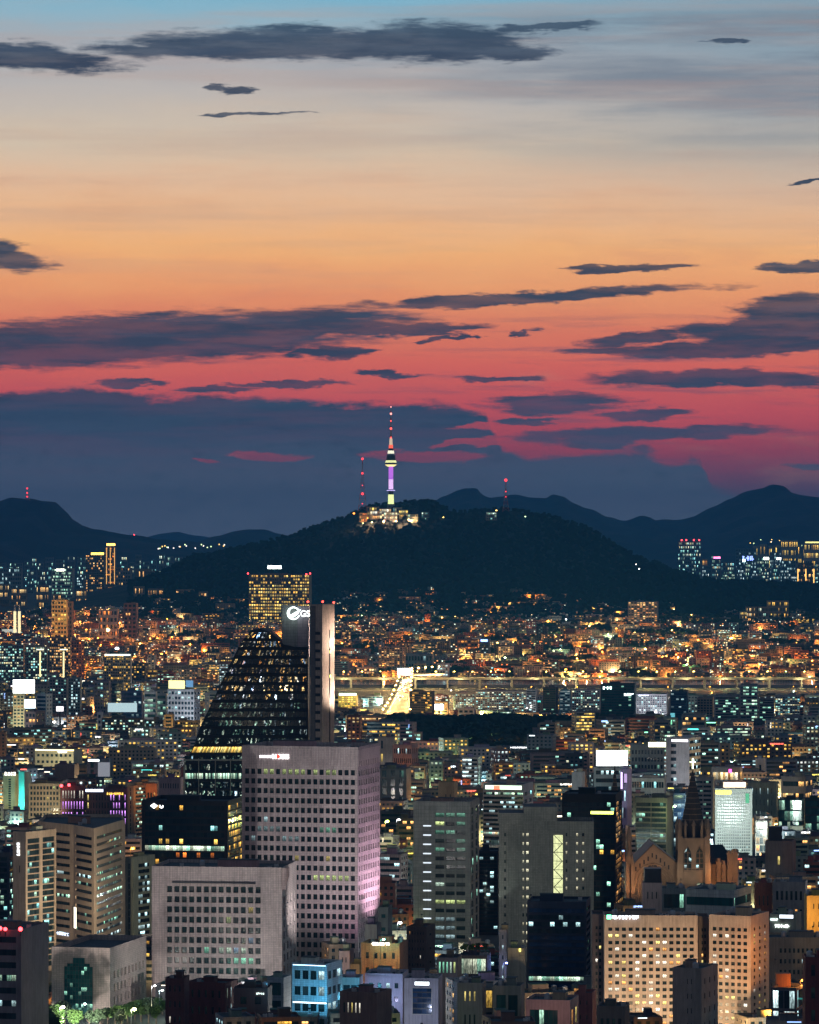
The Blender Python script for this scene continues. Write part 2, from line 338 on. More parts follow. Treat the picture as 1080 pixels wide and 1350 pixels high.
# ------------------------------------------------------------------ mesh helpers
class MB:
    def __init__(s): s.v = []; s.f = []; s.mi = []; s.uv = []; s.mats = []; s.c = []
    def slot(s, name):
        if name not in s.mats: s.mats.append(name)
        return s.mats.index(name)
    def face(s, ps, mt, uvs=None, col=None):
        b = len(s.v); s.v.extend(ps); s.f.append(tuple(range(b, b + len(ps)))); s.mi.append(s.slot(mt))
        s.uv.append(uvs if uvs else [(p[0] + p[1], p[2]) for p in ps]); s.c.append(col)
    def box(s, cx, cy, cz, sx, sy, sz, mt, rz=0.0, bottom=False):
        """centre of the base at cz, size sx sy sz"""
        c, q = cos(rz), sin(rz)
        P = []
        for z in (cz, cz + sz):
            for a, b in ((-1, -1), (1, -1), (1, 1), (-1, 1)):
                x, y = a * sx / 2, b * sy / 2
                P.append((cx + x * c - y * q, cy + x * q + y * c, z))
        for i in range(4):
            j = (i + 1) % 4; L = sx if i % 2 == 0 else sy
            s.face([P[i], P[j], P[j + 4], P[i + 4]], mt, [(0, cz), (L, cz), (L, cz + sz), (0, cz + sz)])
        s.face([P[4], P[5], P[6], P[7]], mt, [(0, 0), (sx, 0), (sx, sy), (0, sy)])
        if bottom: s.face([P[3], P[2], P[1], P[0]], mt)
    def prism(s, pts, z0, z1, mt, top=True, topmt=None):
        n = len(pts); acc = 0
        for i in range(n):
            a, b = pts[i], pts[(i + 1) % n]; L = math.dist(a, b)
            s.face([(*a, z0), (*b, z0), (*b, z1), (*a, z1)], mt, [(acc, z0), (acc + L, z0), (acc + L, z1), (acc, z1)]); acc += L
        if top: s.face([(*p, z1) for p in pts], topmt or mt)
    def cone(s, cx, cy, z0, r0, z1, r1, mt, n=10, cap=True, rot=0.0):
        A = [(cx + r0 * cos(rot + 2 * pi * i / n), cy + r0 * sin(rot + 2 * pi * i / n), z0) for i in range(n)]
        B = [(cx + r1 * cos(rot + 2 * pi * i / n), cy + r1 * sin(rot + 2 * pi * i / n), z1) for i in range(n)]
        for i in range(n):
            j = (i + 1) % n
            if r1 < 1e-4: s.face([A[i], A[j], (cx, cy, z1)], mt)
            else: s.face([A[i], A[j], B[j], B[i]], mt)
        if cap and r1 > 1e-4: s.face(B, mt)
    def bar(s, a, b, r, mt, r2=None, n=5):
        a = Vector(a); b = Vector(b); d = (b - a)
        if d.length < 1e-6: return
        d.normalize(); k = Vector((0, 0, 1)) if abs(d.z) < .9 else Vector((1, 0, 0))
        x = d.cross(k).normalized(); y = d.cross(x)
        r2 = r if r2 is None else r2
        A = [tuple(a + (x * cos(2 * pi * i / n) + y * sin(2 * pi * i / n)) * r) for i in range(n)]
        B = [tuple(b + (x * cos(2 * pi * i / n) + y * sin(2 * pi * i / n)) * r2) for i in range(n)]
        for i in range(n):
            j = (i + 1) % n; s.face([A[j], A[i], B[i], B[j]], mt)
        s.face(B[::-1], mt); s.face(A, mt)
    def ball(s, cx, cy, cz, r, mt, nu=8, nv=5, sz=1.0):
        rows = []
        for j in range(nv + 1):
            th = pi * j / nv
            rows.append([(cx + r * sin(th) * cos(2 * pi * i / nu), cy + r * sin(th) * sin(2 * pi * i / nu), cz + r * sz * cos(th)) for i in range(nu)])
        for j in range(nv):
            for i in range(nu):
                k = (i + 1) % nu
                if j == 0: s.face([rows[0][0], rows[1][i], rows[1][k]], mt)
                elif j == nv - 1: s.face([rows[j][k], rows[j][i], rows[nv][0]], mt)
                else: s.face([rows[j][k], rows[j][i], rows[j + 1][i], rows[j + 1][k]], mt)
    def mesh(s, name):
        me = bpy.data.meshes.new(name); me.from_pydata(s.v, [], s.f)
        for mn in s.mats: me.materials.append(MATS[mn])
        me.polygons.foreach_set('material_index', s.mi)
        ul = me.uv_layers.new(name='UVMap'); flat = []
        for q in s.uv:
            for p in q: flat.extend(p)
        ul.data.foreach_set('uv', flat)
        if any(c is not None for c in s.c):
            ca = me.color_attributes.new('wallcol', 'FLOAT_COLOR', 'CORNER'); fl = []
            for q, c in zip(s.uv, s.c):
                c = c or (0, 0, 0)
                for _ in q: fl.extend((c[0], c[1], c[2], 1.0))
            ca.data.foreach_set('color', fl)
        me.update(); return me
    def build(s, name, parent=None, loc=(0, 0, 0), color=None):
        o = bpy.data.objects.new(name, s.mesh(name)); return link(o, parent, loc, color)
def link(o, parent=None, loc=(0, 0, 0), color=None):
    COL.objects.link(o); o.location = loc
    if parent: o.parent = parent
    if color: o.color = color
    return o
def tag(o, label=None, cat=None, group=None, kind=None):
    if label: o['label'] = label
    if cat: o['category'] = cat
    if group: o['group'] = group
    if kind: o['kind'] = kind
    return o
def thing(name, label, cat, loc=(0, 0, 0), group=None, rz=0.0):
    o = bpy.data.objects.new(name, None); o.empty_display_size = 2.0
    link(o, None, loc); o.rotation_euler.z = rz
    return tag(o, label, cat, group)
def child_mesh(name, me, parent, loc=(0, 0, 0), rz=0.0, scale=(1, 1, 1), color=None):
    o = bpy.data.objects.new(name, me); link(o, parent, loc, color); o.rotation_euler.z = rz; o.scale = scale; return o
def lamp(name, loc, col, power, r=.6, parent=None, spot=None, aim=None):
    L = bpy.data.lights.new(name, 'SPOT' if spot else 'POINT'); L.color = col; L.energy = power; L.shadow_soft_size = r
    if spot: L.spot_size = spot; L.spot_blend = .8
    o = bpy.data.objects.new(name, L); link(o, parent, loc)
    if aim is not None:
        d = Vector(aim); o.rotation_euler = d.to_track_quat('-Z', 'Y').to_euler()
    return o
def PX(px, d): return (px - CX) * d / F
def PZ(y, d): return H0 - (y - HY) * d / F
def sx_(X, Y): return CX + F * X / Y
def sy_(Z, Y): return HY - F * (Z - H0) / Y
def smooth(a, b, x):
    t = min(1, max(0, (x - a) / (b - a))); return t * t * (3 - 2 * t)
def gz(X, Y):
    """height of the ground"""
    if Y < 5300: return 0.0
    a = smooth(5300, 9800, Y) * 46
    k = smooth(5500, 6500, Y)
    return a + k * 7 * (sin(X * .009 + 1.3) * sin(Y * .0042) + .6 * sin(X * .021 + Y * .006))
# ------------------------------------------------------------------ buildings
R = random.Random(7)
LC = {'yg': (.82, 1, .38), 'y': (1, .80, .25), 'o': (1, .45, .12), 'r': (1, .12, .06), 'w': (1, .93, .78), 'c': (.65, .95, 1), 'g': (.35, .95, .65), 'b': (.35, .6, 1), 'gw': (.75, 1, .8), 'p': (.7, .3, 1)}
def S(k, c, r, wf=.6, hf=.55, ml=.8, mr=.8, mt=1.2, mb=1.0, lit=.12, pal='mix', on=(), rec=.35, skip=(), st=1.0):
    return dict(k=k, c=c, r=r, wf=wf, hf=hf, ml=ml, mr=mr, mt=mt, mb=mb, lit=lit, pal=pal, on=on, rec=rec, skip=skip, st=st)
WMESH = {}
def win_mesh(w, h, pale=False):
    key = (round(w, 1), round(h, 1), pale)
    if key in WMESH: return WMESH[key]
    mb = MB(); fr = 'frame_pale' if pale else 'frame_dark'; t = min(.09, w * .08); a, b = w / 2, h / 2
    for cx, sx, z0, sz in ((0, w, -b, t), (0, w, b - t, t), (-a + t / 2, t, -b + t, h - 2 * t), (a - t / 2, t, -b + t, h - 2 * t)):
        mb.box(cx, 0, z0, sx, .12, sz, fr, bottom=True)
    if w > 1.3: mb.box(0, 0.01, -b + t, t * .8, .10, h - 2 * t, fr)
    mb.face([(-a + t, .02, -b + t), (a - t, .02, -b + t), (a - t, .02, b - t), (-a + t, .02, b - t)], 'window_glass', [(0, 0), (1, 0), (1, 1), (0, 1)])
    WMESH[key] = mb.mesh('window'); return WMESH[key]
BMESH = {}
def band_mesh(w, h, mt, n):
    key = (round(w, 1), round(h, 1), mt, n)
    if key in BMESH: return BMESH[key]
    mb = MB(); a, b = w / 2, h / 2; t = .07
    mb.face([(-a, .03, -b), (a, .03, -b), (a, .03, b), (-a, .03, b)], mt, [(0, 0), (n, 0), (n, 1), (0, 1)])
    for i in range(1, n): mb.box(-a + w * i / n, 0, -b, t, .08, h, 'frame_dark')
    mb.box(0, 0, -b, w, .1, t, 'frame_dark'); mb.box(0, 0, b - t, w, .1, t, 'frame_dark')
    BMESH[key] = mb.mesh('window_band'); return BMESH[key]
def facade(mb, p0, p1, z0, z1, sp, wm, wins, eid=0, u0=0.0):
    L = math.dist(p0, p1); tx, ty = (p1[0] - p0[0]) / L, (p1[1] - p0[1]) / L; nx, ny = ty, -tx
    def q(s, z, dd=0.0): return (p0[0] + tx * s - nx * dd, p0[1] + ty * s - ny * dd, z)
    def wq(a, b, c, d):
        if b - a > 1e-4 and d - c > 1e-4:
            mb.face([q(a, c), q(b, c), q(b, d), q(a, d)], wm, [(u0 + a, c), (u0 + b, c), (u0 + b, d), (u0 + a, d)])
    if not sp: wq(0, L, z0, z1); return
    c, r = sp['c'], sp['r']; ml, mr, mt, mbm = sp['ml'], sp['mr'], sp['mt'], sp['mb']
    cw = (L - ml - mr) / c; rh = (z1 - z0 - mt - mbm) / r
    if cw <= .3 or rh <= .8: wq(0, L, z0, z1); return
    ww, wh = cw * sp['wf'], rh * sp['hf']; k = sp['k']; rec = min(sp['rec'], 1.2)
    rz = atan2(ty, tx)
    zs = []
    for j in range(r):                      # from the top down
        zc = z1 - mt - rh * (j + .5) + rh * .03; zs.append((zc - wh / 2, zc + wh / 2))
    wq(0, L, zs[0][1], z1)
    for j in range(r):
        a, b = zs[j]; nb = zs[j + 1][1] if j + 1 < r else z0
        wq(0, L, nb, a)
        s = 0.0
        for i in range(c):
            if (j, i) in sp['skip']: continue
            wa = ml + cw * (i + .5) - ww / 2; wb = wa + ww
            wq(s, wa, a, b); s = wb
            for P, uvs in (([q(wa, a), q(wa, a, rec), q(wa, b, rec), q(wa, b)], 0), ([q(wb, a, rec), q(wb, a), q(wb, b), q(wb, b, rec)], 0),
                      ([q(wa, a), q(wb, a), q(wb, a, rec), q(wa, a, rec)], 1), ([q(wa, b, rec), q(wb, b, rec), q(wb, b), q(wa, b)], 1)):
                mb.face(P, wm)
            over = None
            for (r0, r1, c0, c1, pr, pc, st) in sp['on']:
                if r0 <= j <= r1 and c0 <= i <= c1 and (k == 'b' or R.random() < pr): over = (pr, pc, st)
            if k == 'm':
                pm = 'pane_' + sp['pal']
                if over: pm = 'lit_' + {'yg': 'green', 'g': 'green', 'gw': 'green', 'y': 'yellow', 'o': 'warm', 'w': 'mix', 'c': 'cool', 'b': 'cool', 'r': 'warm', 'p': 'cool'}[over[1]]
                n = max(1, round(ww / 2.4)) if ww > 4 else 1
                U0 = i * n + eid * 64
                mb.face([q(wa, a, rec), q(wb, a, rec), q(wb, b, rec), q(wa, b, rec)], pm, [(U0 + .001, j + .001), (U0 + n - .001, j + .001), (U0 + n - .001, j + .999), (U0 + .001, j + .999)])
            else:
                if not over and k == 'w' and R.random() < sp['lit']:
                    over = (1, R.choice({'mix': ['w', 'y', 'gw', 'c'], 'warm': ['w', 'y', 'w', 'o'], 'yellow': ['y', 'y', 'yg'], 'cool': ['c', 'c', 'gw'], 'green': ['g', 'gw', 'yg'], 'orange': ['o', 'y'], 'party': ['y', 'b', 'o'], 'teal': ['g', 'c'], 'blue': ['c', 'b']}[sp['pal']]), 1.0 * sp['st'])
                zc = (a + b) / 2
                wins.append((k, q((wa + wb) / 2, zc, rec - .04), rz, ww, wh, over, sp))
        wq(s, L, a, b)
def offset(pts, dd):
    out = []; n = len(pts)
    for i in range(n):
        a, b, c = Vector(pts[i - 1]), Vector(pts[i]), Vector(pts[(i + 1) % n])
        t1 = (b - a).normalized(); t2 = (c - b).normalized()
        n1 = Vector((-t1.y, t1.x)); n2 = Vector((-t2.y, t2.x)); bis = (n1 + n2)
        if bis.length < 1e-5: bis = n1
        bis.normalize(); k = dd / max(.3, bis.dot(n1)); p = b + bis * k; out.append((p.x, p.y))
    return out
SH = []      # every building: px range, top row, nearest/farthest distance, corner list
def building(name, label, cat, pts, z0, z1, wall='paint', col=(.3, .3, .3), fac=None, roof='roof', lit=.1, group=None, short=None, parapet=1.0, vis=None, extra=True, clutter=True, par=None):
    """pts: footprint in world metres, counter-clockwise seen from above"""
    cx = sum(p[0] for p in pts) / len(pts); cyy = sum(p[1] for p in pts) / len(pts)
    root = par or thing(name, label, cat, (cx, cyy, z0), group)
    if par: cx, cyy, z0b = par.location
    else: z0b = z0
    P = [(p[0] - cx, p[1] - cyy) for p in pts]; h0, h1 = z0 - z0b, z1 - z0b
    mb = MB(); wins = []; acc = 0
    for i in range(len(P)):
        a, b = P[i], P[(i + 1) % len(P)]
        facade(mb, a, b, h0, h1, (fac or {}).get(i), 'wall_' + wall, wins, i, acc); acc += math.dist(a, b)
    I = offset(P, .35); zr = h1 - parapet; n = len(P)
    for i in range(n):
        j = (i + 1) % n
        mb.face([(*P[i], h1), (*P[j], h1), (*I[j], h1), (*I[i], h1)], 'wall_' + wall)
        mb.face([(*I[j], zr), (*I[i], zr), (*I[i], h1), (*I[j], h1)], 'wall_' + wall)
    mb.build('wall', root, color=(*col, lit))
    rb = MB(); rb.face([(*p, zr) for p in I], roof); rfo = rb.build('roof', root)
    # windows: the first hundred one by one, the rest as one part
    one = [w for w in wins if w[0] == 'w']; one.sort(key=lambda w: (w[5] is None, R.random()))
    for w in one[:100]:
        o = child_mesh('window', win_mesh(w[3], w[4]), root, w[1], w[2])
        if w[5]:
            c3 = LC[w[5][1]]; o.color = (*c3, w[5][2] * R.uniform(.7, 1.7))
        else: o.color = (.3, .6, .5, R.uniform(0, .025))
    if len(one) > 100:
        rest = MB()
        for w in one[100:]:
            a, b = w[3] / 2, w[4] / 2; cc, q = cos(w[2]), sin(w[2]); x, y, z = w[1]
            def g(u, v, dd): return (x + u * cc - dd * q, y + u * q + dd * cc, z + v)
            for u0, u1, v0, v1 in ((-a, a, -b, -b + .09), (-a, a, b - .09, b), (-a, -a + .09, -b + .09, b - .09), (a - .09, a, -b + .09, b - .09), (-.05, .05, -b + .09, b - .09)):
                rest.face([g(u0, v0, -.05), g(u1, v0, -.05), g(u1, v1, -.05), g(u0, v1, -.05)], 'frame_dark')
            rest.face([g(-a, -b, .02), g(a, -b, .02), g(a, b, .02), g(-a, b, .02)], 'window_glass', [(0, 0), (1, 0), (1, 1), (0, 1)])
        o = rest.build('window', root, color=(.3, .6, .5, .01)); o['kind'] = 'stuff'
    bnd = [w for w in wins if w[0] == 'b']
    for k, w in enumerate(bnd[:100]):
        sp = w[6]; pal = sp['pal']; al = sp['lit']
        if w[5]: al = w[5][0]; pal = {'yg': 'green', 'g': 'green', 'gw': 'green', 'y': 'yellow', 'o': 'warm', 'w': 'mix', 'c': 'cool', 'b': 'cool', 'r': 'orange', 'p': 'party'}[w[5][1]]
        nn = max(1, round(w[3] / sp.get('bw', 1.8)))
        o = child_mesh('window_band', band_mesh(w[3], w[4], 'pane_' + pal, nn), root, w[1], w[2], color=(1, 1, 1, al))
    for k in range(100, len(bnd)):
        pass
    if clutter:
        xs = [p[0] for p in I]; ys = [p[1] for p in I]; w_, d_ = max(xs) - min(xs), max(ys) - min(ys)
        ex, ey = (P[1][0] - P[0][0], P[1][1] - P[0][1]); rz = atan2(ey, ex); mx, my = sum(xs) / n, sum(ys) / n
        L = math.hypot(ex, ey)
        bw, bd = max(2.5, L * R.uniform(.22, .4)), max(2.5, min(d_, 14) * R.uniform(.25, .4))
        k = R.uniform(-.2, .2) * L
        rm_ = MB(); hh = R.uniform(2.4, 3.4)
        rm_.box(0, 0, 0, bw, bd, hh, 'wall_paint', rz); rm_.box(0, 0, hh, bw + .4, bd + .4, .25, roof, rz, bottom=True)
        o = rm_.build('rooftop_room', rfo, (mx + k * cos(rz), my + k * sin(rz), zr), (*[c * R.uniform(.6, 1.1) for c in col], 0))
        if cyy < 3300 and extra:
            for _ in range((R.randint(3, 6) if cyy < 1900 else R.randint(1, 3)) + int(L > 25) * 3):
                u = R.uniform(-.4, .4) * L; v = R.uniform(-.28, .28) * min(d_, w_)
                if abs(u - k) < bw / 2 + 1.5: continue
                q = MB(); kind = R.random()
                if kind < .6:
                    q.box(0, 0, 0, 1.6, 1.1, 1.3, 'metal_pale', rz); q.cone(0, 0, 1.3, .42, 1.45, .42, 'metal_dark', 8); nm = 'cooling_unit'
                elif kind < .85:
                    q.cone(0, 0, .5, 1.1, 2.3, 1.1, 'metal_pale', 10, False); q.cone(0, 0, 2.3, 1.1, 2.7, .3, 'metal_pale', 10); q.box(0, 0, 0, 1.6, 1.6, .5, 'concrete', rz); nm = 'water_tank'
                else:
                    q.bar((0, 0, 0), (0, 0, 5), .07, 'metal_dark'); q.bar((-.8, 0, 4), (.8, 0, 4), .05, 'metal_dark'); q.bar((-.5, 0, 4.5), (.5, 0, 4.5), .05, 'metal_dark'); nm = 'aerial'
                q.build(nm, rfo, (mx + u * cos(rz) - v * sin(rz), my + u * sin(rz) + v * cos(rz), zr))
    pxs = [sx_(p[0], p[1]) for p in pts]; dn = min(p[1] for p in pts)
    yb = sy_(z0, dn)
    SH.append(dict(l=min(pxs), r=max(pxs), top=sy_(z1, dn), d=dn, d2=max(p[1] for p in pts), vis=vis if vis else yb - 6, pts=pts, root=root, short=short, x=(min(pxs) + max(pxs)) / 2, y=(sy_(z1, dn) + yb) / 2))
    root['_t'] = z1 - z0b
    return root
def corner(xl, xc, xr, d, rot=0.0, depth=None, dmax=45.0):
    """footprint whose nearest corner shows at column xc; the other ends of its two visible faces at xl and xr"""
    th = math.radians(abs(rot)); c, s = cos(th), sin(th)
    if xr > xc + .5 or rot > 0 or (xr <= xc and xl < xc and rot == 0):          # front to the left of the corner, side to the right
        Xc = PX(xc, d); u = (xl - CX) / F; v = (xr - CX) / F
        Wd = (Xc - u * d) / (c + u * s)
        D = depth or (((v * d - Xc) / (s - v * c)) if xr > xc + .5 and (s - v * c) > .01 else Wd * .7)
        D = min(max(D, 6), dmax if not depth else depth)
        A = (Xc - Wd * c, d + Wd * s); B = (Xc, d); C_ = (Xc + D * s, d + D * c); E = (A[0] + D * s, A[1] + D * c)
        return [A, B, C_, E]
    Xc = PX(xc, d)
    return [(Xc, d)]
def cornerL(xs, xc, xr, d, rot=20.0, depth=None, dmax=45.0):
    """nearest corner at xc, side face to its left reaching xs, front face to its right reaching xr"""
    m_ = corner(2 * CX - xr, 2 * CX - xc, 2 * CX - xs, d, rot, depth, dmax)
    A, B, C_, E = [(-p[0], p[1]) for p in m_]
    return [B, A, E, C_]          # edges: 0 front, 1 right, 2 back, 3 left side
def hero(name, label, cat, xl, xc, xr, ytop, d, rot=0.0, depth=None, front=None, side=None, left=False, y0=None, base=0.0, **kw):
    pts = cornerL(xl, xc, xr, d, rot, depth) if left else corner(xl, xc, xr, d, rot, depth)
    fac = {0: front}
    if left: fac[3] = side; fac[1] = kw.pop('far', None)
    else: fac[1] = side; fac[3] = kw.pop('far', None)
    if y0 is not None: base = PZ(y0, d)
    r = building(name, label, cat, pts, base, PZ(ytop, d), fac=fac, **kw)
    r['_p'] = [v for p in pts for v in p]
    return r
def on_front(root, d, x0, x1, y0, y1, off=.3):
    """centre (local to the root) and size of a rectangle seen at these pixels on a face at distance d"""
    cx = PX((x0 + x1) / 2, d); cz = PZ((y0 + y1) / 2, d)
    return (cx - root.location.x, d - off - root.location.y, cz - root.location.z), (x1 - x0) * d / F, (y1 - y0) * d / F
def yat(root, px, edge=0):
    """distance at which the column px meets a face of the building"""
    P = list(root['_p']); n = len(P) // 2; a = (P[2 * edge], P[2 * edge + 1]); j = (edge + 1) % n; b = (P[2 * j], P[2 * j + 1])
    u = (px - CX) / F; dx, dy = b[0] - a[0], b[1] - a[1]
    t = (u * a[1] - a[0]) / (dx - u * dy); return a[1] + t * dy, atan2(dy, dx)
def sign(root, x0, x1, y0, y1, col=(1, 1, 1), s=3.0, style='glyph', edge=0, off=.35, name='sign', sample=False, back=None):
    d, rz = yat(root, (x0 + x1) / 2, edge)
    loc, w, h = on_front(root, d - off * 1.0, x0, x1, y0, y1, 0)
    w = w / max(.3, abs(cos(rz))); mb = MB(); mn = emis(col, s, sample).name
    if style == 'panel':
        mb.box(0, 0, -h / 2, w, .3, h, 'metal_dark'); mb.face([(-w / 2 + .05, -.16, -h / 2 + .05), (w / 2 - .05, -.16, -h / 2 + .05), (w / 2 - .05, -.16, h / 2 - .05), (-w / 2 + .05, -.16, h / 2 - .05)], mn)
    else:
        rr = random.Random(int(x0 * 13 + y0)); x = -w / 2; vert = h > w
        if back: mb.box(0, .12, -h / 2 - .2, w + .4, .15, h + .4, back, bottom=True)
        L, T = (h, w) if vert else (w, h); x = -L / 2
        while x < L / 2 - T * .3:              # blurred characters: short strokes
            g = T * rr.uniform(.6, .95); st_ = T * .2
            for _ in range(3):
                if rr.random() < .5: a = (x + rr.uniform(0, g - st_), -T / 2, st_, T)
                else: a = (x, rr.uniform(-T / 2, T / 2 - st_), g, st_)
                bx, bz, bw, bh = a
                if vert: bx, bz, bw, bh = bz, bx, bh, bw
                mb.box(bx + bw / 2, 0, bz, bw, .12 + .01 * _, bh, mn, bottom=True)
            x += g + T * .15
    o = mb.build(name, root, loc); o.rotation_euler.z = rz
    return o
def text(root, s, cx, cyp, hpx, col, st, edge=0, wpx=None, off=.4, name='lettering'):
    cu = bpy.data.curves.new('lettering', 'FONT'); cu.body = s; cu.align_x = 'CENTER'; cu.align_y = 'CENTER'; cu.extrude = .02; cu.offset = .018
    to = bpy.data.objects.new('t', cu); COL.objects.link(to); bpy.context.view_layer.update()
    me = bpy.data.meshes.new_from_object(to); bpy.data.objects.remove(to)
    xs = [v.co.x for v in me.vertices]; ys = [v.co.y for v in me.vertices]
    d, rz = yat(root, cx, edge); k = d / F
    sx = (wpx * k) / (max(xs) - min(xs)) / max(.3, cos(rz)) if wpx else None; sy = hpx * k / (max(ys) - min(ys)); sx = sx or sy
    mx, my = (max(xs) + min(xs)) / 2, (max(ys) + min(ys)) / 2
    for v in me.vertices: v.co = ((v.co.x - mx) * sx, -v.co.z * 10, (v.co.y - my) * sy)
    me.materials.clear(); me.materials.append(emis(col, st)); me.name = 'lettering'
    loc, _, _ = on_front(root, d - off, cx, cx, cyp, cyp, 0)
    return child_mesh(name, me, root, loc, rz)
# ------------------------------------------------------------------ the named buildings, near to far
BEIGE = (.42, .34, .26); GREYP = (.40, .35, .35); PINK = (.44, .36, .36); GREY = (.30, .29, .28); DGREY = (.10, .10, .105); WHITE = (.62, .60, .58); BRICK = (.24, .07, .045)
BROWN = (.15, .10, .08); NAVY = (.03, .045, .08); GLASS = (.018, .03, .032); GREEN = (.34, .38, .30); TAN = (.38, .27, .18); BLUEW = (.45, .52, .60)
OB = 'office block'
# --- bottom left
h = hero('office_tower', 'dark striped office block cut off by the left frame edge, red beacons on its roof', 'office tower', -40, 28, 33, 1226, 1400, 14, 30,
     S('b', 1, 10, .94, .48, 1, 1.5, 1.6, 1, .06, 'green', on=((3, 3, 0, 9, .4, 'g', 1), (5, 5, 0, 9, .25, 'c', 1))), None, wall='paint', col=(.2, .18, .2), short='the dark striped block at the left edge')
H_redbeacon1 = h
h = hero('office_building', 'low pale stone office with a stepped blue glass bay and a long recessed side', 'office building', 68, 145, 203, 1250, 1545, 13, 50,
     None, S('w', 9, 3, .5, .62, 4, 2, 9, 2.5, .06, 'green', on=((1, 1, 4, 4, 1, 'w', .8),), rec=.8), wall='tile', col=(.43, .36, .33), parapet=2.2, short='the low pale stone office with the glass bay', clutter=False)
H_low = h
# stepped glass bay standing a little proud of the front
def gbay():
    d, rz = yat(H_low, 104, 0)
    for k, (x0, x1, y0, y1) in enumerate(((96, 112, 1263, 1270.5), (88, 119, 1270.5, 1274.5), (84, 123, 1274.5, 1345))):
        loc, w, hh = on_front(H_low, d - .25 - .05 * k, x0, x1, y0, y1, 0); mb = MB(); n = max(3, int(w / 1.1)); mrow = max(1, int(hh / 1.6))
        mb.box(0, .2, -hh / 2, w, .4, hh, 'frame_dark')
        mb.face([(-w / 2, -.03, -hh / 2), (w / 2, -.03, -hh / 2), (w / 2, -.03, hh / 2), (-w / 2, -.03, hh / 2)], 'pane_teal', [(0, 0), (n, 0), (n, mrow), (0, mrow)])
        for i in range(n + 1): mb.box(-w / 2 + w * i / n, -.05, -hh / 2, .07, .08, hh, 'metal_dark')
        for j in range(mrow + 1): mb.box(0, -.055, -hh / 2 + hh * j / mrow - .04, w, .09, .07, 'metal_dark')
        o = mb.build('glass_bay', H_low, loc, (1, 1, 1, .12 if k == 2 else .0)); o.rotation_euler.z = rz
    for y in (1274.5, 1289, 1303, 1318):
        loc, w, hh = on_front(H_low, d - .42, 101, 111, y, y + 7.5, 0); mb = MB()
        for i in (-1, 0, 1): mb.box(i * w / 3, 0, -hh / 2, w / 3 - .25, .06, hh, emis((1, .85, .35), 1.1).name, bottom=True)
        o = mb.build('lit_window', H_low, loc); o.rotation_euler.z = rz
gbay()
h = hero('office_building', 'broad pale stone office with a large recessed window field and flared top corner', 'office building', 200, 372, 389, 1144, 1600, 8, 36,
     S('w', 13, 9, .68, .60, 6.0, 8.6, 7.5, 9, .0, 'green', on=((2, 2, 11, 11, 1, 'y', .5), (3, 3, 8, 8, 1, 'yg', .25), (6, 6, 5, 5, 1, 'g', .5), (6, 6, 7, 8, 1, 'gw', .5), (6, 6, 9, 9, 1, 'b', .4), (6, 6, 10, 10, 1, 'gw', .6), (7, 7, 9, 11, 1, 'g', .9), (5, 5, 11, 11, 1, 'b', .35)), rec=1.0),
     S('w', 4, 7, .42, .7, 1.5, 1.5, 12, 9, .0, 'green', rec=.6), wall='tile', col=(.43, .37, .36), parapet=1.4, short='the broad pale stone office', vis=1302)
H_stone = h
def stone_extra():
    d, rz = yat(H_stone, 286, 0)
    mb = MB()
    loc, w, hh = on_front(H_stone, d - .0, 226, 338, 1293, 1314, 0)
    for i in range(9): mb.box(-w / 2 + w * i / 8, -.7, -hh / 2, .9, .9, hh, 'wall_tile')
    o = mb.build('entrance_colonnade', H_stone, loc, (.43, .37, .36, 0)); o.rotation_euler.z = rz
    loc, w, hh = on_front(H_stone, d - .1, 226, 338, 1163.5, 1166, 0); mb = MB(); mb.box(0, -.3, 0, w, .8, .5, 'frame_dark'); o = mb.build('sun_hood', H_stone, loc); o.rotation_euler.z = rz
    # flared corner
    mb = MB(); cx, cyy = H_stone['_p'][2] - H_stone.location.x, H_stone['_p'][3] - H_stone.location.y; t = H_stone['_t']
    for k in range(4): mb.box(cx + .6 + k * .5, cyy - .2 + .9 * k, t - 9 + 1.6 * k, 1.5, 1.5, 9 - 1.6 * k - .02, 'wall_tile', .3)
    mb.build('corner_flare', H_stone, color=(.5, .40, .39, 0))
stone_extra()
# --- left towers
h = hero('office_tower', 'slim beige tower with a dark glass edge behind the striped block', 'office tower', 17, 34, 50, 1097, 1690, 32, 22, S('b', 1, 1, .12, .1, 1, 1, 2, 30, .0), S('b', 2, 22, .8, .8, .2, .2, 3, 2, .16, 'mix'),
     wall='paint', col=BEIGE, short='the slim beige tower on the left', parapet=1.5)
sign(h, 22, 26, 1110, 1128, (.9, .95, 1), 2.5)
HSlim = h
# beige ribbon tower with a folded front
def beige():
    A = [(50, 1745), (97, 1722), (124, 1700), (165, 1758)]
    pts = [(PX(a, b), b) for a, b in A] + [(PX(160, 1790), 1790), (PX(60, 1790), 1790)]
    on = ((5, 5, 0, 9, .55, 'c', 1),)
    f = {0: S('b', 1, 17, .80, .42, 2.2, .5, 3.2, 2, .05, 'green', on=((5, 5, 0, 9, .6, 'c', 1), (8, 8, 0, 9, .3, 'g', 1), (13, 13, 0, 9, .5, 'b', 1))), 1: S('b', 1, 17, .84, .42, .6, 1, 3.2, 2, .04, 'green', on=((5, 5, 0, 9, .5, 'c', 1),)),
         2: S('b', 1, 18, .86, .42, 1.0, 1.4, 3.0, 2, .10, 'green', on=((6, 6, 0, 9, .35, 'yg', 1), (8, 8, 0, 9, .5, 'gw', 1), (13, 14, 0, 9, .5, 'c', 1), (15, 16, 0, 9, .75, 'gw', 1)))}
    r = building('office_tower', 'beige office tower wrapped in ribbon windows with a folded front', 'office tower', pts, 0, PZ(1088, 1720), 'paint', (.46, .36, .27), f, short='the beige ribbon windowed tower', parapet=1.5, vis=1246)
    r['_p'] = [v for p in pts for v in p]; return r
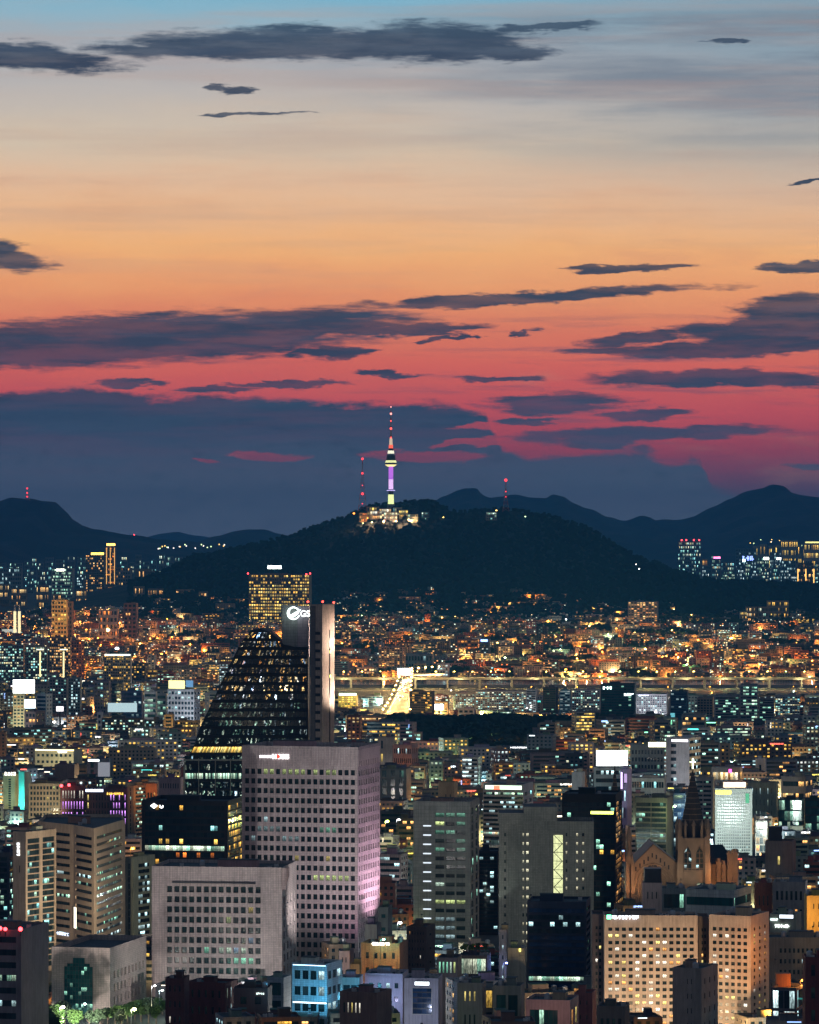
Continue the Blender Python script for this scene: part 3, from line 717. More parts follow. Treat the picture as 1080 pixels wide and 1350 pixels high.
h = beige(); HBeige = h
sign(h, 97.5, 101.5, 1196, 1224, (1, .92, .7), 3.0, 'panel', edge=1, off=.8); sign(h, 70, 92, 1229, 1233, (.7, .8, 1), 2.0, edge=0)
h = hero('office_block', 'narrow pale green slab tucked right of the beige ribbon tower', OB, 164, 176, 188, 1130, 1800, 30, 18, S('m', 1, 12, .35, .85, 1.5, 1.5, 3, 2, .25, 'green'), S('b', 1, 13, .6, .6, 1, 1, 3, 2, .3, 'cool'), col=GREEN, vis=1240, short='the pale green slab beside the beige tower')
h = hero('office_block', 'dark teal glass block at the left edge behind the slim beige tower', OB, -20, 12, 18, 1124, 1850, 12, 20, S('b', 1, 14, .9, .7, .5, .5, 2, 2, .18, 'mix', on=((7, 7, 0, 9, .8, 'yg', 1),)), S('b', 1, 14, .9, .7, .5, .5, 2, 2, .2), wall='panel', col=NAVY, vis=1220)
h = hero('office_tower', 'black glass tower with a white diamond sign and yellow lit floors', 'office tower', 187, 300, 322, 1056, 1960, 10, 40,
     S('b', 1, 16, .96, .74, .8, .8, 2.2, 1, .06, 'yellow', on=((3, 3, 0, 9, .25, 'w', 1), (5, 5, 0, 9, .7, 'y', 1), (6, 6, 0, 9, 1.0, 'yg', 1), (9, 11, 0, 9, .35, 'y', 1), (7, 7, 0, 9, .12, 'r', 1))), S('b', 1, 16, .92, .74, .4, .4, 2.2, 1, .25, 'yellow'), wall='panel', col=(.02, .02, .022), vis=1140, short='the black glass tower with the diamond sign', parapet=2)
HB = h
def diamond():
    d, rz = yat(HB, 203, 0); k = d / F; loc, w, hh = on_front(HB, d - .5, 203, 203, 1062.5, 1062.5, 0); mn = emis((1, .97, .95), 4.0).name
    mb = MB(); r_ = 4.8 * k; mb.box(0, .3, -r_, .5, .1, 2 * r_, 'metal_dark', bottom=True)
    mb.face([(-r_, 0, 0), (0, 0, -r_ * .75), (r_, 0, 0), (0, 0, r_ * .75)], mn); mb.build('sign', HB, loc)
    for px in (213, 220.5):
        loc, _, _ = on_front(HB, d - .5, px, px, 1062.5, 1062.5, 0); mb = MB()
        for i in range(10):
            a, b = 2 * pi * i / 10, 2 * pi * (i + 1) / 10; q = 3.2 * k
            mb.face([(q * .45 * cos(a), 0, q * .45 * sin(a)), (q * .45 * cos(b), 0, q * .45 * sin(b)), (q * cos(b), 0, q * sin(b)), (q * cos(a), 0, q * sin(a))][::-1], mn)
        mb.build('sign', HB, loc)
diamond()
# --- the grid tower
h = hero('office_tower', 'tall pinkish stone tower with an even grid of square windows and lettering at its top', 'office tower', 319, 472, 501, 985, 1675, 15, 36,
     S('w', 18, 21, .66, .56, .9, .9, 9.3, 3.5, .0, 'yellow', on=((0, 0, 3, 14, .75, 'yg', .45), (6, 6, 12, 14, 1, 'g', .35), (7, 7, 1, 8, .7, 'c', .35), (6, 6, 1, 5, .5, 'c', .25), (9, 9, 8, 8, 1, 'y', .5), (9, 9, 13, 13, 1, 'y', .5), (11, 11, 11, 16, .9, 'yg', .7), (20, 20, 9, 14, .8, 'yg', .7), (5, 5, 3, 3, 1, 'c', .6)), rec=.5),
     S('w', 9, 22, .52, .60, .9, .9, 5.5, 3.5, .0, 'cool', on=((13, 13, 0, 2, 1, 'w', .5), (18, 18, 5, 8, 1, 'c', .3)), rec=.5), wall='tile', col=(.50, .44, .44), parapet=1.6, vis=1245, short='the tall pinkish grid tower')
HM = h
def ribs():
    d, rz = yat(HM, 395, 0); t = HM['_t']; p = HM['_p']
    for e, n in ((0, 18), (1, 9)):
        a = Vector((p[2 * e] - HM.location.x, p[2 * e + 1] - HM.location.y)); b = Vector((p[2 * e + 2] - HM.location.x, p[2 * e + 3] - HM.location.y)); tv = (b - a); L = tv.length; tv.normalize(); nv = Vector((tv.y, -tv.x)); rz = atan2(tv.y, tv.x)
        mb = MB()
        for i in range(n * 2 + 1):
            c = a + tv * (.9 + (L - 1.8) * i / (n * 2)) + nv * .12
            mb.box(c.x, c.y, t - 8.6, .22, .24, 7.4, 'wall_paint', rz)
        mb.build('crown_ribs', HM, color=(.52, .44, .45, 0))
ribs()
text(HM, 'MOBIS', 370, 997.5, 6.2, (1, .95, .95), 4.0, wpx=22); text(HM, 'HYUNDAI', 350, 997.5, 3.2, (1, .97, 1), 3.5, wpx=15)
def reddot():
    d, rz = yat(HM, 365, 0); loc, w, hh = on_front(HM, d - .75, 364.5, 369, 994.8, 1000, 0); mb = MB(); mb.box(0, 0, -hh / 2, w, .1, hh, emis((1, .05, .03), 2.5).name, bottom=True); o = mb.build('sign', HM, loc); o.rotation_euler.z = rz
reddot()
# --- centre towers
h = hero('office_tower', 'grey slab tower with a blank left pier and recessed ribbon windows', 'office tower', 545, 620, 633, 1057, 1800, 9, 30,
     S('w', 3, 15, .86, .45, 10.0, 2.0, 4.4, 3, .05, 'green', on=((0, 0, 0, 0, 1, 'yg', .5), (10, 10, 0, 2, 1, 'yg', 1.0), (0, 4, 0, 2, .5, 'g', .35), (8, 8, 0, 0, 1, 'gw', .9), (12, 14, 0, 2, .5, 'c', .5)), rec=1.2),
     S('b', 2, 16, .5, .8, .8, .8, 3, 2, .1, 'green'), wall='panel', col=(.36, .35, .33), short='the grey slab tower with the blank pier', vis=1262, parapet=2)
HC = h
def slots():
    for j in range(12):
        y = 1088 + j * 12.2; d, rz = yat(HC, 563, 0); loc, w, hh = on_front(HC, d - .15, 558, 568.5, y, y + 1.6, 0); mb = MB(); mb.box(0, 0, -hh / 2, w, .15, hh, emis((.8, .9, 1), 1.2).name, bottom=True); o = mb.build('slot_window', HC, loc); o.rotation_euler.z = rz
slots()
h = hero('office_tower', 'grey green stepped tower with a tall lit zigzag stairwell', 'office tower', 658, 783, 785, 1083, 1740, 2, 26,
     None, None, wall='tile', col=(.34, .34, .30), short='the grey green stepped tower', vis=1262, parapet=1.6, clutter=False)
HG = h
def stepped():
    k = 1740 / F
    for x0, x1, y in ((658, 691, 1072), (691, 735, 1064)):
        pts = [(PX(x0, 1740) + .02, 1741.2), (PX(x1, 1740) - .02, 1740.6), (PX(x1, 1740) - .02, 1763), (PX(x0, 1740) + .02, 1764)]
        mb = MB(); L = [(p[0] - HG.location.x, p[1] - HG.location.y) for p in pts]; t = HG['_t']; mb.prism(L, t - 1.5, PZ(y, 1740), 'wall_tile', topmt='roof'); mb.build('upper_block', HG, color=(.34, .34, .30, 0))
    for (px, w_, on_) in ((666, 2.6, 0), (690, 2.2, .6), (695.5, 3.6, 1.3), (747, 2.4, .8), (761, 2.8, 1.0), (769, 3.0, .9)):
        for j in range(13):
            y = 1100.5 + j * 11.75
            if px > 740 and j > 6: continue
            d, rz = yat(HG, px, 0); wpx, hp = w_ * d / F, 4.4 * d / F
            loc, _, _ = on_front(HG, d - .12, px, px, y, y, 0)
            o = child_mesh('window', win_mesh(wpx, hp), HG, loc, rz)
            lit_ = on_ and R.random() < (.9 if px < 700 else .7)
            o.color = ((1, .92, .62, on_ * R.uniform(.8, 1.3)) if lit_ else (.3, .5, .5, .01))
    d, rz = yat(HG, 736, 0); loc, w, hh = on_front(HG, d - .1, 729.5, 742.5, 1101, 1181, 0)
    mb = MB(); mb.box(0, 0, -hh / 2, w, .12, hh, 'pane_on', bottom=True)
    n = 7
    for j in range(n):
        z0 = -hh / 2 + hh * j / n; z1 = z0 + hh / n
        a, b = (-w / 2 + .3, w / 2 - .3) if j % 2 else (w / 2 - .3, -w / 2 + .3)
        mb.bar((a, -.2, z0), (b, -.2, z1), .16, 'frame_dark'); mb.box(0, -.16, z0 - .12, w, .1, .24, 'wall_paint', bottom=True)
    for x in (-w / 2, w / 2): mb.box(x, -.1, -hh / 2, .25, .2, hh, 'frame_dark')
    o = mb.build('stairwell_window', HG, loc, (.4, .4, .3, 1)); o.rotation_euler.z = rz
m, n, out = mat('pane_on'); uv = n.n('ShaderNodeUVMap').outputs[0]; u, v, _ = n.sep(uv)
e = n.m('MULTIPLY_ADD', n.noise(n.xyz(u, v, 1), .9, 3.0), 1.6, .1)
bsdf(n, out, Base_Color=(.3, .3, .2, 1), Emission_Color=(.95, 1, .50, 1), Emission_Strength=e); no_sample(m)
stepped()
h = hero('office_block', 'dark glass block squeezed between the grey slab and the stepped tower', OB, 631, 657, 660, 1122, 1860, 3, 20, S('b', 1, 22, .96, .8, .3, .3, 1, 1, .10, 'cool'), None, wall='panel', col=(.02, .025, .03), short='the dark glass gap block', vis=1262)
h = hero('office_tower', 'rounded office with white ribbon floors and a glowing sign band on top', 'office tower', 637, 690, 703, 1034, 2300, 15, 26, S('b', 1, 15, 1.0, .56, .2, .2, 4.6, 1, .16, 'cool', on=((0, 0, 0, 1, .5, 'gw', 1), (9, 9, 0, 1, .8, 'w', 1))), S('m', 2, 9, .6, .5, lit=.2, mt=4), wall='paint', col=(.55, .55, .56), short='the round ribbon office with the glowing sign', vis=1110)
sign(h, 640, 688, 1035.5, 1041, (.75, 1, .75), 2.2, 'panel'); sign(h, 651, 659, 1036, 1041, (1, .15, .08), 3, 'panel', off=.6)
h = hero('office_tower', 'dark glass tower with a yellow green light strip under its roof', 'office tower', 741, 812, 822, 1047, 1880, 9, 30, S('b', 1, 24, .97, .84, .4, .4, 4, 1, .06, 'green', on=((9, 9, 0, 1, .15, 'y', 1),)), S('b', 1, 24, .9, .84, .3, .3, 4, 1, .28, 'warm'), wall='panel', col=(.014, .02, .02), short='the dark glass tower with the yellow green strip', vis=1180)
sign(h, 779, 809, 1069.5, 1073.5, (.85, 1, .15), 4.0, 'panel', sample=True)
h = hero('office_building', 'navy glass block with red and green lit floors near its foot', 'office building', 695, 773, 781, 1189, 1600, 7, 24, S('b', 1, 13, .97, .66, .4, .4, 2.5, 1, .0, 'blue', on=((1, 3, 0, 1, .08, 'c', 1), (10, 10, 0, 1, .75, 'g', 1))), S('b', 1, 13, .9, .66, .4, .4, 2.5, 1, .03, 'green'), wall='panel', col=(.03, .04, .07), short='the navy glass block', vis=1298)
HN = h
# --- apartments bottom right
col_ap = (.50, .41, .35)
def apt(label, x0, xc, x1, yt, d, c, r, side, rot, depth, litp, colr, **kw):
    return hero('apartment_block', label, 'apartment block', x0, xc, x1, yt, d, rot, depth, S('w', c, r, .60, .52, 1.0, 1.0, 4.2, 1, litp, 'warm', rec=.3, st=2.3), side, wall='paint', col=colr, **kw)
h = apt('pale pink apartment slab with dozens of lit windows, left and taller half', 797, 920, 921, 1207, 1500, 13, 15, None, 1, 16, .30, col_ap, short='the pale pink apartment slab', vis=1345)
HA = h
sign(h, 800, 806, 1206, 1212, (.15, 1, .5), 5, 'panel', off=.6, sample=True); sign(h, 807, 842, 1207, 1212, (.75, .85, 1), 3.5, off=.7)
h = apt('dark grey apartment wing left of the pale pink slab', 781, 797, 798, 1205, 1512, 2, 15, None, 1, 16, .12, (.16, .13, .13), vis=1345, clutter=False)
h = apt('narrow dark link joining the two pale apartment slabs', 921, 935, 936, 1208, 1512, 2, 15, None, 1, 12, .2, (.22, .17, .14), vis=1345, clutter=False)
h = apt('pale apartment slab on the right with an orange lit end wall', 935, 990, 1016, 1208, 1490, 6, 15, S('w', 3, 15, .35, .5, 1.5, 1.5, 4.2, 1, .25, 'warm', rec=.3), 24, 22, .24, col_ap, short='the pale slab with the orange end wall', vis=1345)
h = hero('apartment_block', 'plain grey beige block standing in front of the pale pink apartments', 'apartment block', 887, 925, 946, 1277, 1395, 24, 18, S('w', 2, 6, .22, .36, 5.0, 3.2, 2.5, 1, .0, 'warm'), S('w', 3, 6, .2, .4, 1, 1, 2.5, 1, .05, 'warm'), col=(.27, .25, .23), short='the plain grey beige block', vis=1350)
# --- church quarter
h = hero('office_building', 'pink grey block with a black box on its roof in front of the church', 'office building', 847, 873, 876, 1164, 1720, 3, 14, S('w', 3, 4, .25, .35, 1.5, 1.5, 1.5, 1, .05, 'cool', on=((1, 1, 0, 0, 1, 'c', 1.2),)), None, col=(.34, .27, .28), vis=1205, clutter=False)
mb = MB(); mb.box(0, 0, 0, 7.6, 7, 7, 'metal_dark'); mb.build('plant_box', h, (.2, 0, h['_t'] - 1))
h = hero('office_building', 'low building with teal strip windows beside the pink grey block', 'office building', 873, 904, 905, 1171, 1745, 1, 14, S('b', 1, 3, .92, .6, .5, .5, 1, 1, .1, 'teal'), None, col=(.3, .34, .33), vis=1205)
h = hero('office_building', 'pale panelled building with two green window bands in front of the church', 'office building', 904, 968, 994, 1174, 1700, 22, 26, S('b', 1, 4, .98, .42, .2, .2, 1.2, .6, .05, 'teal'), S('b', 1, 4, .98, .42, .2, .2, 1.2, .6, .05, 'teal'), wall='panel', col=(.46, .5, .5), short='the pale panelled building with green bands', vis=1208)
h = hero('office_tower', 'narrow white tower with a fine grid of small windows and a yellow rooftop glow', 'office tower', 943, 992, 996, 1040, 2280, 4, 24, S('w', 15, 23, .64, .58, 1.2, 1.2, 1.6, 1, .01, 'cool', rec=.25), None, wall='paint', col=(.66, .70, .66), short='the white fine grid tower', vis=1133, clutter=False)
HWG = h
sign(h, 944, 964, 1042, 1047, (1, .85, .05), 5, 'panel', off=.5, sample=True); sign(h, 983, 988, 1046, 1059, (.02, .45, .2), .5, 'panel')
mb = MB(); mb.box(0, 0, 0, 14, 7, 4.6, 'wall_panel'); mb.box(0, -3.6, 1.4, 13, .2, 3.0, emis((1, .62, .42), 3.2, True).name); mb.build('rooftop_sign', h, (0, -5, h['_t'] - .8), (.3, .25, .25, 0))
h = hero('office_tower', 'dark tower with white balcony bands and a beige end wall behind the church', 'office tower', 838, 879, 888, 1052, 2150, 14, 20, S('b', 2, 15, .96, .7, .2, .2, 2.5, 1, .05, 'green', on=((0, 2, 0, 0, .3, 'g', 1),)), None, wall='paint', col=(.30, .27, .22), short='the dark balcony tower', vis=1125)
h = hero('office_block', 'slim blue glass block just left of the church spire', OB, 888, 904, 906, 1046, 2200, 5, 16, S('b', 1, 18, .95, .9, .2, .2, 1, 1, .35, 'blue'), None, wall='panel', col=(.10, .18, .28), vis=1110)
h = hero('office_block', 'dark grey block behind the church spire', OB, 914, 940, 944, 1026, 2420, 8, 16, S('b', 2, 14, .9, .5, lit=.12, pal='green'), None, col=(.36, .36, .35), vis=1100)
h = hero('office_building', 'cream trimmed block with stacked white balcony frames', 'office building', 996, 1012, 1016, 1082, 2240, 10, 14, S('b', 3, 6, .88, .82, .4, .4, .8, .4, .35, 'warm'), None, col=(.55, .52, .47), vis=1135)
h = hero('office_building', 'brown building with a black roof box and a white sign post in front', 'office building', 1009, 1045, 1052, 1109, 1990, 12, 16, S('w', 1, 2, .2, .3, 4, 4, 3, 2), None, col=(.22, .15, .13), vis=1160, clutter=False)
mb = MB(); mb.box(-2, 0, 0, 7, 7, 8, 'metal_dark'); mb.build('plant_box', h, (-1, 0, h['_t'] - 1))
h = hero('office_building', 'teal glass cube lit from within on the right', 'office building', 1026, 1058, 1064, 1054, 2340, 9, 20, S('b', 1, 5, .97, .9, .3, .3, .5, .5, .35, 'teal', on=((4, 4, 0, 1, .9, 'c', 1),)), S('b', 1, 5, .9, .9, .3, .3, .5, .5, .2, 'teal'), wall='panel', col=(.03, .07, .07), short='the teal glass cube', vis=1100)
h = hero('office_building', 'dark green glass block at the right frame edge', 'office building', 1061, 1090, 1096, 1054, 2400, 5, 20, S('b', 1, 6, .95, .8, .3, .3, .5, .5, .12, 'teal'), None, wall='panel', col=(.04, .06, .06), vis=1100)
h = hero('office_building', 'green grey windowless hall with small lit slots behind the white tower', 'office building', 986, 1024, 1031, 1032, 2600, 9, 18, S('w', 6, 3, .14, .5, 2, 2, 2, 2, .4, 'cool'), S('b', 1, 1, .25, .9, lit=1, pal='green', mt=.5, mb=.5), col=(.3, .34, .27), vis=1080)
h = hero('office_building', 'low dark building with two white lit floor bands on the right', 'office building', 1030, 1062, 1078, 1024, 2560, 20, 20, S('b', 1, 4, .95, .4, lit=.5, pal='warm', on=((2, 2, 0, 1, 1, 'w', 1),)), S('b', 1, 4, .95, .4, lit=.5, pal='warm'), col=(.3, .28, .27), vis=1055)
h = hero('house', 'small white cube house with one dark window', 'house', 996, 1009, 1013, 1000, 2850, 12, 8, S('w', 1, 2, .3, .4, 1, 1, 1, 1, 0), None, col=(.62, .58, .60), vis=1020)
h = hero('shop_building', 'shop row with glowing white and orange fascias right of the billboard', 'shop', 938, 975, 986, 1012, 2680, 14, 14, S('b', 1, 3, .95, .5, lit=.9, pal='warm'), S('b', 1, 3, .95, .5, lit=.6, pal='warm'), col=(.5, .42, .38), vis=1038)
sign(h, 961, 965, 1014, 1019, (1, .1, .5), 4, 'panel')
h = hero('office_building', 'white ribbon office carrying a huge glowing white billboard', 'office building', 783, 829, 836, 1012, 2650, 8, 22, S('b', 1, 6, .92, .5, .5, .5, 1, 1, .15, 'cool'), None, col=(.56, .56, .56), short='the ribbon office under the big white billboard', vis=1050, clutter=False)
HBB = h
def billboard(root, x0, x1, y0, y1, col, s, legs=3.0, thick=1.2, name='billboard'):
    d = root['_p'][3] + 2; w = (x1 - x0) * d / F; z1 = PZ(y0, d) - root.location.z; z0 = PZ(y1, d) - root.location.z
    cx = PX((x0 + x1) / 2, d) - root.location.x; cyy = d - root.location.y; mb = MB()
    mb.box(cx, cyy, z0, w, thick, z1 - z0, 'metal_dark', bottom=True)
    mb.face([(cx - w / 2 + .2, cyy - thick / 2 - .03, z0 + .2), (cx + w / 2 - .2, cyy - thick / 2 - .03, z0 + .2), (cx + w / 2 - .2, cyy - thick / 2 - .03, z1 - .2), (cx - w / 2 + .2, cyy - thick / 2 - .03, z1 - .2)], emis(col, s, True).name)
    for i in range(5): mb.bar((cx - w / 2 + w * (i + .5) / 5, cyy + thick / 2 + .2, root['_t'] - 1.2), (cx - w / 2 + w * (i + .5) / 5, cyy + thick / 2 + .2, z1 - .3), .15, 'metal_dark')
    return mb.build(name, root)
billboard(h, 786, 828, 989, 1010, (.93, 1, .96), 6)
h = hero('office_building', 'greenish office with a floodlit billboard frame on its roof', 'office building', 831, 876, 880, 982, 2900, 4, 22, S('m', 10, 6, .6, .55, .8, .8, 3, 1, .3, 'green'), None, col=(.42, .45, .40), short='the greenish floodlit office', vis=1020)
sign(h, 855, 878, 978.5, 985, (1, .95, .6), 4, 'panel', sample=True)
h = hero('office_tower', 'white tower with curved balcony bands and a bright white top panel', 'office tower', 878, 909, 929, 973, 2780, 26, 22, S('b', 1, 9, .4, .5, .6, 7, 3.5, 1, .1, 'cool'), S('b', 1, 10, .98, .5, 0.1, .1, 1, 1, .15, 'cool'), col=(.55, .53, .55), short='the white tower with curved balconies', vis=1040)
sign(h, 886, 907, 975, 978, (.95, .9, 1), 3.5, 'panel')
h = hero('office_block', 'long low office with white floor bands under the greenish office', OB, 829, 876, 905, 1026, 2560, 8, 18, S('m', 14, 4, .82, .5, .4, .4, .8, .5, .35, 'mix'), None, col=(.56, .55, .52), vis=1046)
h = hero('office_block', 'slender white windowless tower with small lights on its roof', OB, 754, 768, 773, 1018, 2500, 14, 9, None, None, col=(.46, .46, .48), vis=1046)
h = hero('shop_building', 'building wrapped in purple light panels beside the billboard office', 'shop', 818, 827, 832, 1014, 2450, 20, 10, S('m', 2, 4, .5, .6, lit=.8, pal='cool'), None, col=(.45, .36, .62), vis=1080)
sign(h, 818.6, 821, 1018, 1040, (.75, .55, 1), 2.5, 'panel'); sign(h, 823, 827, 1020, 1032, (.7, .5, .9), .8, 'panel')
# --- right foreground
h = hero('office_building', 'long beige block with square windows at the right frame edge', 'office building', 1014, 1100, 1101, 1236, 1590, 1, 20, S('w', 12, 5, .5, .42, 4, 1, 3.4, 1, .15, 'cool'), None, col=(.33, .30, .22), vis=1300, short='the long beige block at the right edge')
h = hero('restaurant_building', 'small pale building with glowing white sign letters on its cornice', 'restaurant', 1015, 1050, 1058, 1206, 1660, 14, 16, S('b', 1, 1, .9, .2, mt=1, mb=8, lit=.8, pal='warm'), None, col=(.36, .38, .30), vis=1236, short='the pale building with white sign letters')
sign(h, 1022, 1042, 1219, 1223, (.9, 1, 1), 4.5); sign(h, 1016, 1026, 1211, 1214, (.8, 1, 1), 3.5); sign(h, 1028, 1046, 1206, 1211, (.8, .9, 1), 2, 'panel')
h = hero('apartment_block', 'bright orange yellow lit block at the right edge', 'apartment block', 1064, 1092, 1093, 1181, 1700, 1, 14, S('w', 3, 4, .2, .3, 2, 1, 1, 1, .0, 'warm'), None, col=(.62, .40, .14), vis=1222, short='the orange yellow block at the right edge')
H_oy = h
h = hero('school_building', 'long grey school like building with paired windows and brick ends', 'school', 1019, 1062, 1070, 1163, 1820, 10, 14, S('w', 6, 3, .5, .5, 1, 1, 2.5, 1, .05, 'warm'), None, col=(.34, .32, .31), vis=1205, short='the long grey school like building')
h = hero('brick_building', 'orange red brick wing left of the school like building', 'brick building', 996, 1018, 1020, 1164, 1835, 3, 12, S('w', 3, 2, .3, .4, 1, 1, 3, 1, 0), None, wall='brick', col=(.34, .13, .07), vis=1205)
h = hero('office_building', 'glass fronted building with tall lit curtains below the orange roof lamp', 'office building', 1017, 1050, 1064, 1303, 1430, 18, 16, S('b', 2, 3, .92, .86, .5, .5, .8, .4, .45, 'cool'), S('b', 1, 3, .9, .86, .5, .5, .8, .4, .2, 'cool'), wall='panel', col=(.12, .13, .16), vis=1350, short='the glass building below the orange roof lamp', clutter=False)
H_or = h
mb = MB(); mb.box(0, 0, 0, 5.4, 5, 5.0, 'wall_paint'); mb.box(1, -2, 0, 10, .3, .4, 'metal_dark'); mb.build('rooftop_room', h, (-1.5, 6, h['_t'] - 1), (.5, .22, .1, 0))
h = hero('brick_building', 'dark red brick building with arched windows at the right edge', 'brick building', 1062, 1096, 1097, 1262, 1370, 1, 12, S('w', 2, 5, .4, .5, 1, 1, 1, 1, 0), None, wall='brick', col=(.16, .035, .03), vis=1350, short='the dark red brick building')
# --- centre foreground
h = hero('office_building', 'small office washed in cyan blue light with a glowing base line', 'office building', 385, 431, 446, 1271, 1440, 20, 16, S('w', 4, 5, .74, .56, .6, .6, 1.6, .6, .08, 'cool', rec=.3), S('w', 3, 5, .74, .5, .6, .6, 1.6, .6, .08, 'cool', rec=.3), wall='tile', col=(.60, .66, .70), vis=1326, short='the small office lit cyan blue')
H_blue = h
d_, _ = yat(h, 408, 0); sign(h, 386, 431, 1321, 1323, (.75, .95, 1), 3.5, 'panel', off=.5); sign(h, 386, 430, 1272, 1273.5, (.45, .75, 1), 3.5, 'panel', off=.4)
h = hero('office_building', 'low cyan lit annex beside the small cyan blue office', 'office building', 440, 474, 477, 1289, 1465, 6, 12, S('b', 3, 3, .85, .45, .4, .4, 1, .6, .1, 'cool'), None, col=(.5, .56, .58), vis=1325)
h = hero('house', 'white walled building with a long dark window and dentil cornice', 'house', 481, 531, 536, 1284, 1480, 8, 16, S('w', 4, 4, .45, .4, .8, .8, 2.2, 1, .03, 'cool'), None, col=(.50, .47, .55), vis=1340, short='the white building with the dentil cornice')
mb = MB()
for i in range(22): mb.box(-6.6 + i * .63, 0, 0, .32, .4, .7, 'wall_paint')
mb.build('cornice', h, (-.3, -8.2, h['_t'] - 1.6), (.5, .47, .55, 0))
h = hero('office_building', 'white framed building with a big navy glass front under a white sign', 'office building', 533, 578, 582, 1290, 1425, 6, 16, S('w', 1, 5, .55, .35, 12.3, .3, 2.5, 1, .0), None, col=(.46, .44, .50), vis=1350, short='the white framed navy glass front')
H_nv = h
sign(h, 547, 566, 1294.5, 1299, (.85, .95, 1), 5, 'panel', off=.5, sample=True)
def nfront():
    d, rz = yat(H_nv, 556, 0); loc, w, hh = on_front(H_nv, d - .2, 543, 570, 1302, 1338, 0); mb = MB(); n, r_ = 4, 5
    mb.box(0, .1, -hh / 2, w, .2, hh, 'frame_pale', bottom=True)
    mb.face([(-w / 2 + .3, -.02, -hh / 2 + .3), (w / 2 - .3, -.02, -hh / 2 + .3), (w / 2 - .3, -.02, hh / 2 - .3), (-w / 2 + .3, -.02, hh / 2 - .3)], 'pane_blue', [(0, 0), (n, 0), (n, r_), (0, r_)])
    for i in range(1, n): mb.box(-w / 2 + w * i / n, -.06, -hh / 2 + .3, .06, .08, hh - .6, 'metal_dark')
    for i in range(1, r_): mb.box(0, -.07, -hh / 2 + hh * i / r_, w - .6, .08, .5, 'metal_dark')
    o = mb.build('glass_front', H_nv, loc, (1, 1, 1, .1)); o.rotation_euler.z = rz
nfront()
h = hero('house', 'dark brown cube with a black side and a teal lit edge', 'house', 448, 497, 513, 1309, 1370, 22, 14, S('w', 5, 3, .4, .4, 1, 6, 1.5, 1, .25, 'warm'), None, col=(.20, .13, .11), vis=1350, short='the dark brown cube')
h = hero('hotel_building', 'orange lit brick building with arches, white letters and a green roof light', 'hotel', 476, 527, 538, 1244, 1560, 12, 16, S('w', 4, 4, .36, .42, .8, .8, 2.2, .5, .06, 'orange', rec=.4), None, wall='brick', col=(.46, .24, .11), vis=1290, short='the orange lit building with arches')
H_arch = h
sign(h, 490, 513, 1242.5, 1246.5, (1, .93, .85), 4.5); 
def arches():
    d, rz = yat(H_arch, 502, 0)
    for px in (497, 507):
        loc, w, hh = on_front(H_arch, d - .15, px - 4.4, px + 4.4, 1256, 1288, 0); mb = MB(); N = 8
        for i in range(N):
            a, b = pi * i / N, pi * (i + 1) / N
            mb.bar((w / 2 * cos(a), 0, hh / 2 - w / 2 + w / 2 * sin(a)), (w / 2 * cos(b), 0, hh / 2 - w / 2 + w / 2 * sin(b)), .14, 'stone')
        for x in (-w / 2, w / 2): mb.bar((x, 0, -hh / 2), (x, 0, hh / 2 - w / 2), .14, 'stone')
        o = mb.build('arch', H_arch, loc); o.rotation_euler.z = rz
arches()
h = hero('office_block', 'grey green plain block behind the orange lit arches', OB, 481, 497, 500, 1219, 1600, 8, 12, None, None, col=(.22, .22, .2), vis=1243)
h = hero('office_block', 'narrow dark teal tower behind the orange lit arches', OB, 499, 512, 515, 1196, 1625, 8, 12, S('b', 1, 6, .7, .3, lit=.1, pal='teal'), None, col=(.13, .16, .15), vis=1243)
h = hero('office_block', 'brown block with few small windows right of the orange lit arches', OB, 536, 562, 569, 1222, 1640, 14, 16, S('w', 6, 7, .3, .4, lit=.12, pal='warm'), S('w', 1, 4, .2, .2), col=(.15, .10, .08), vis=1290, short='the brown block beside the arches')
h = hero('house', 'pale pink gabled house behind the cyan annex', 'house', 447, 461, 464, 1254, 1570, 8, 12, S('w', 2, 4, .3, .4, lit=.05), None, col=(.45, .36, .36), vis=1285)
h = hero('house', 'small orange lit house tucked below the pink gabled house', 'house', 462, 474, 476, 1271, 1530, 5, 8, S('w', 2, 2, .3, .4, lit=0), None, col=(.5, .28, .10), vis=1288)
h = hero('house', 'dark red brick tower house left of the tree lined lane', 'house', 218, 243, 246, 1290, 1450, 6, 12, S('w', 3, 4, .3, .4, lit=.2, pal='warm'), None, wall='brick', col=(.13, .045, .04), vis=1345, short='the dark red brick tower house')
h = hero('house', 'red brick block with a central stair window below the stone office', 'house', 246, 297, 312, 1296, 1470, 18, 14, S('w', 5, 3, .3, .45, 1, 1, 1.5, 1, .2, 'warm'), S('w', 3, 3, .3, .6, lit=.4, pal='cool'), wall='brick', col=(.15, .05, .045), vis=1345)
h = hero('house', 'brown house with a white lit strip and wide dark window', 'house', 308, 353, 358, 1303, 1440, 6, 12, S('w', 2, 3, .42, .4, 1, 1, 1.5, 1, .0), None, col=(.13, .08, .07), vis=1345)
sign(h, 338, 349, 1309, 1311.5, (.8, 1, .95), 2.5)
h = hero('house', 'pale blue sheet metal shed left of the cyan blue office', 'house', 352, 374, 380, 1289, 1475, 15, 10, S('b', 1, 3, .9, .7, lit=.02, pal='teal'), None, wall='panel', col=(.28, .38, .45), vis=1330)
h = hero('office_building', 'dark block with small glowing squares along its parapet', 'office building', 576, 603, 608, 1263, 1520, 8, 14, S('w', 5, 1, .5, .6, .4, .4, .4, 18, 1, 'green'), None, col=(.12, .11, .12), vis=1295)
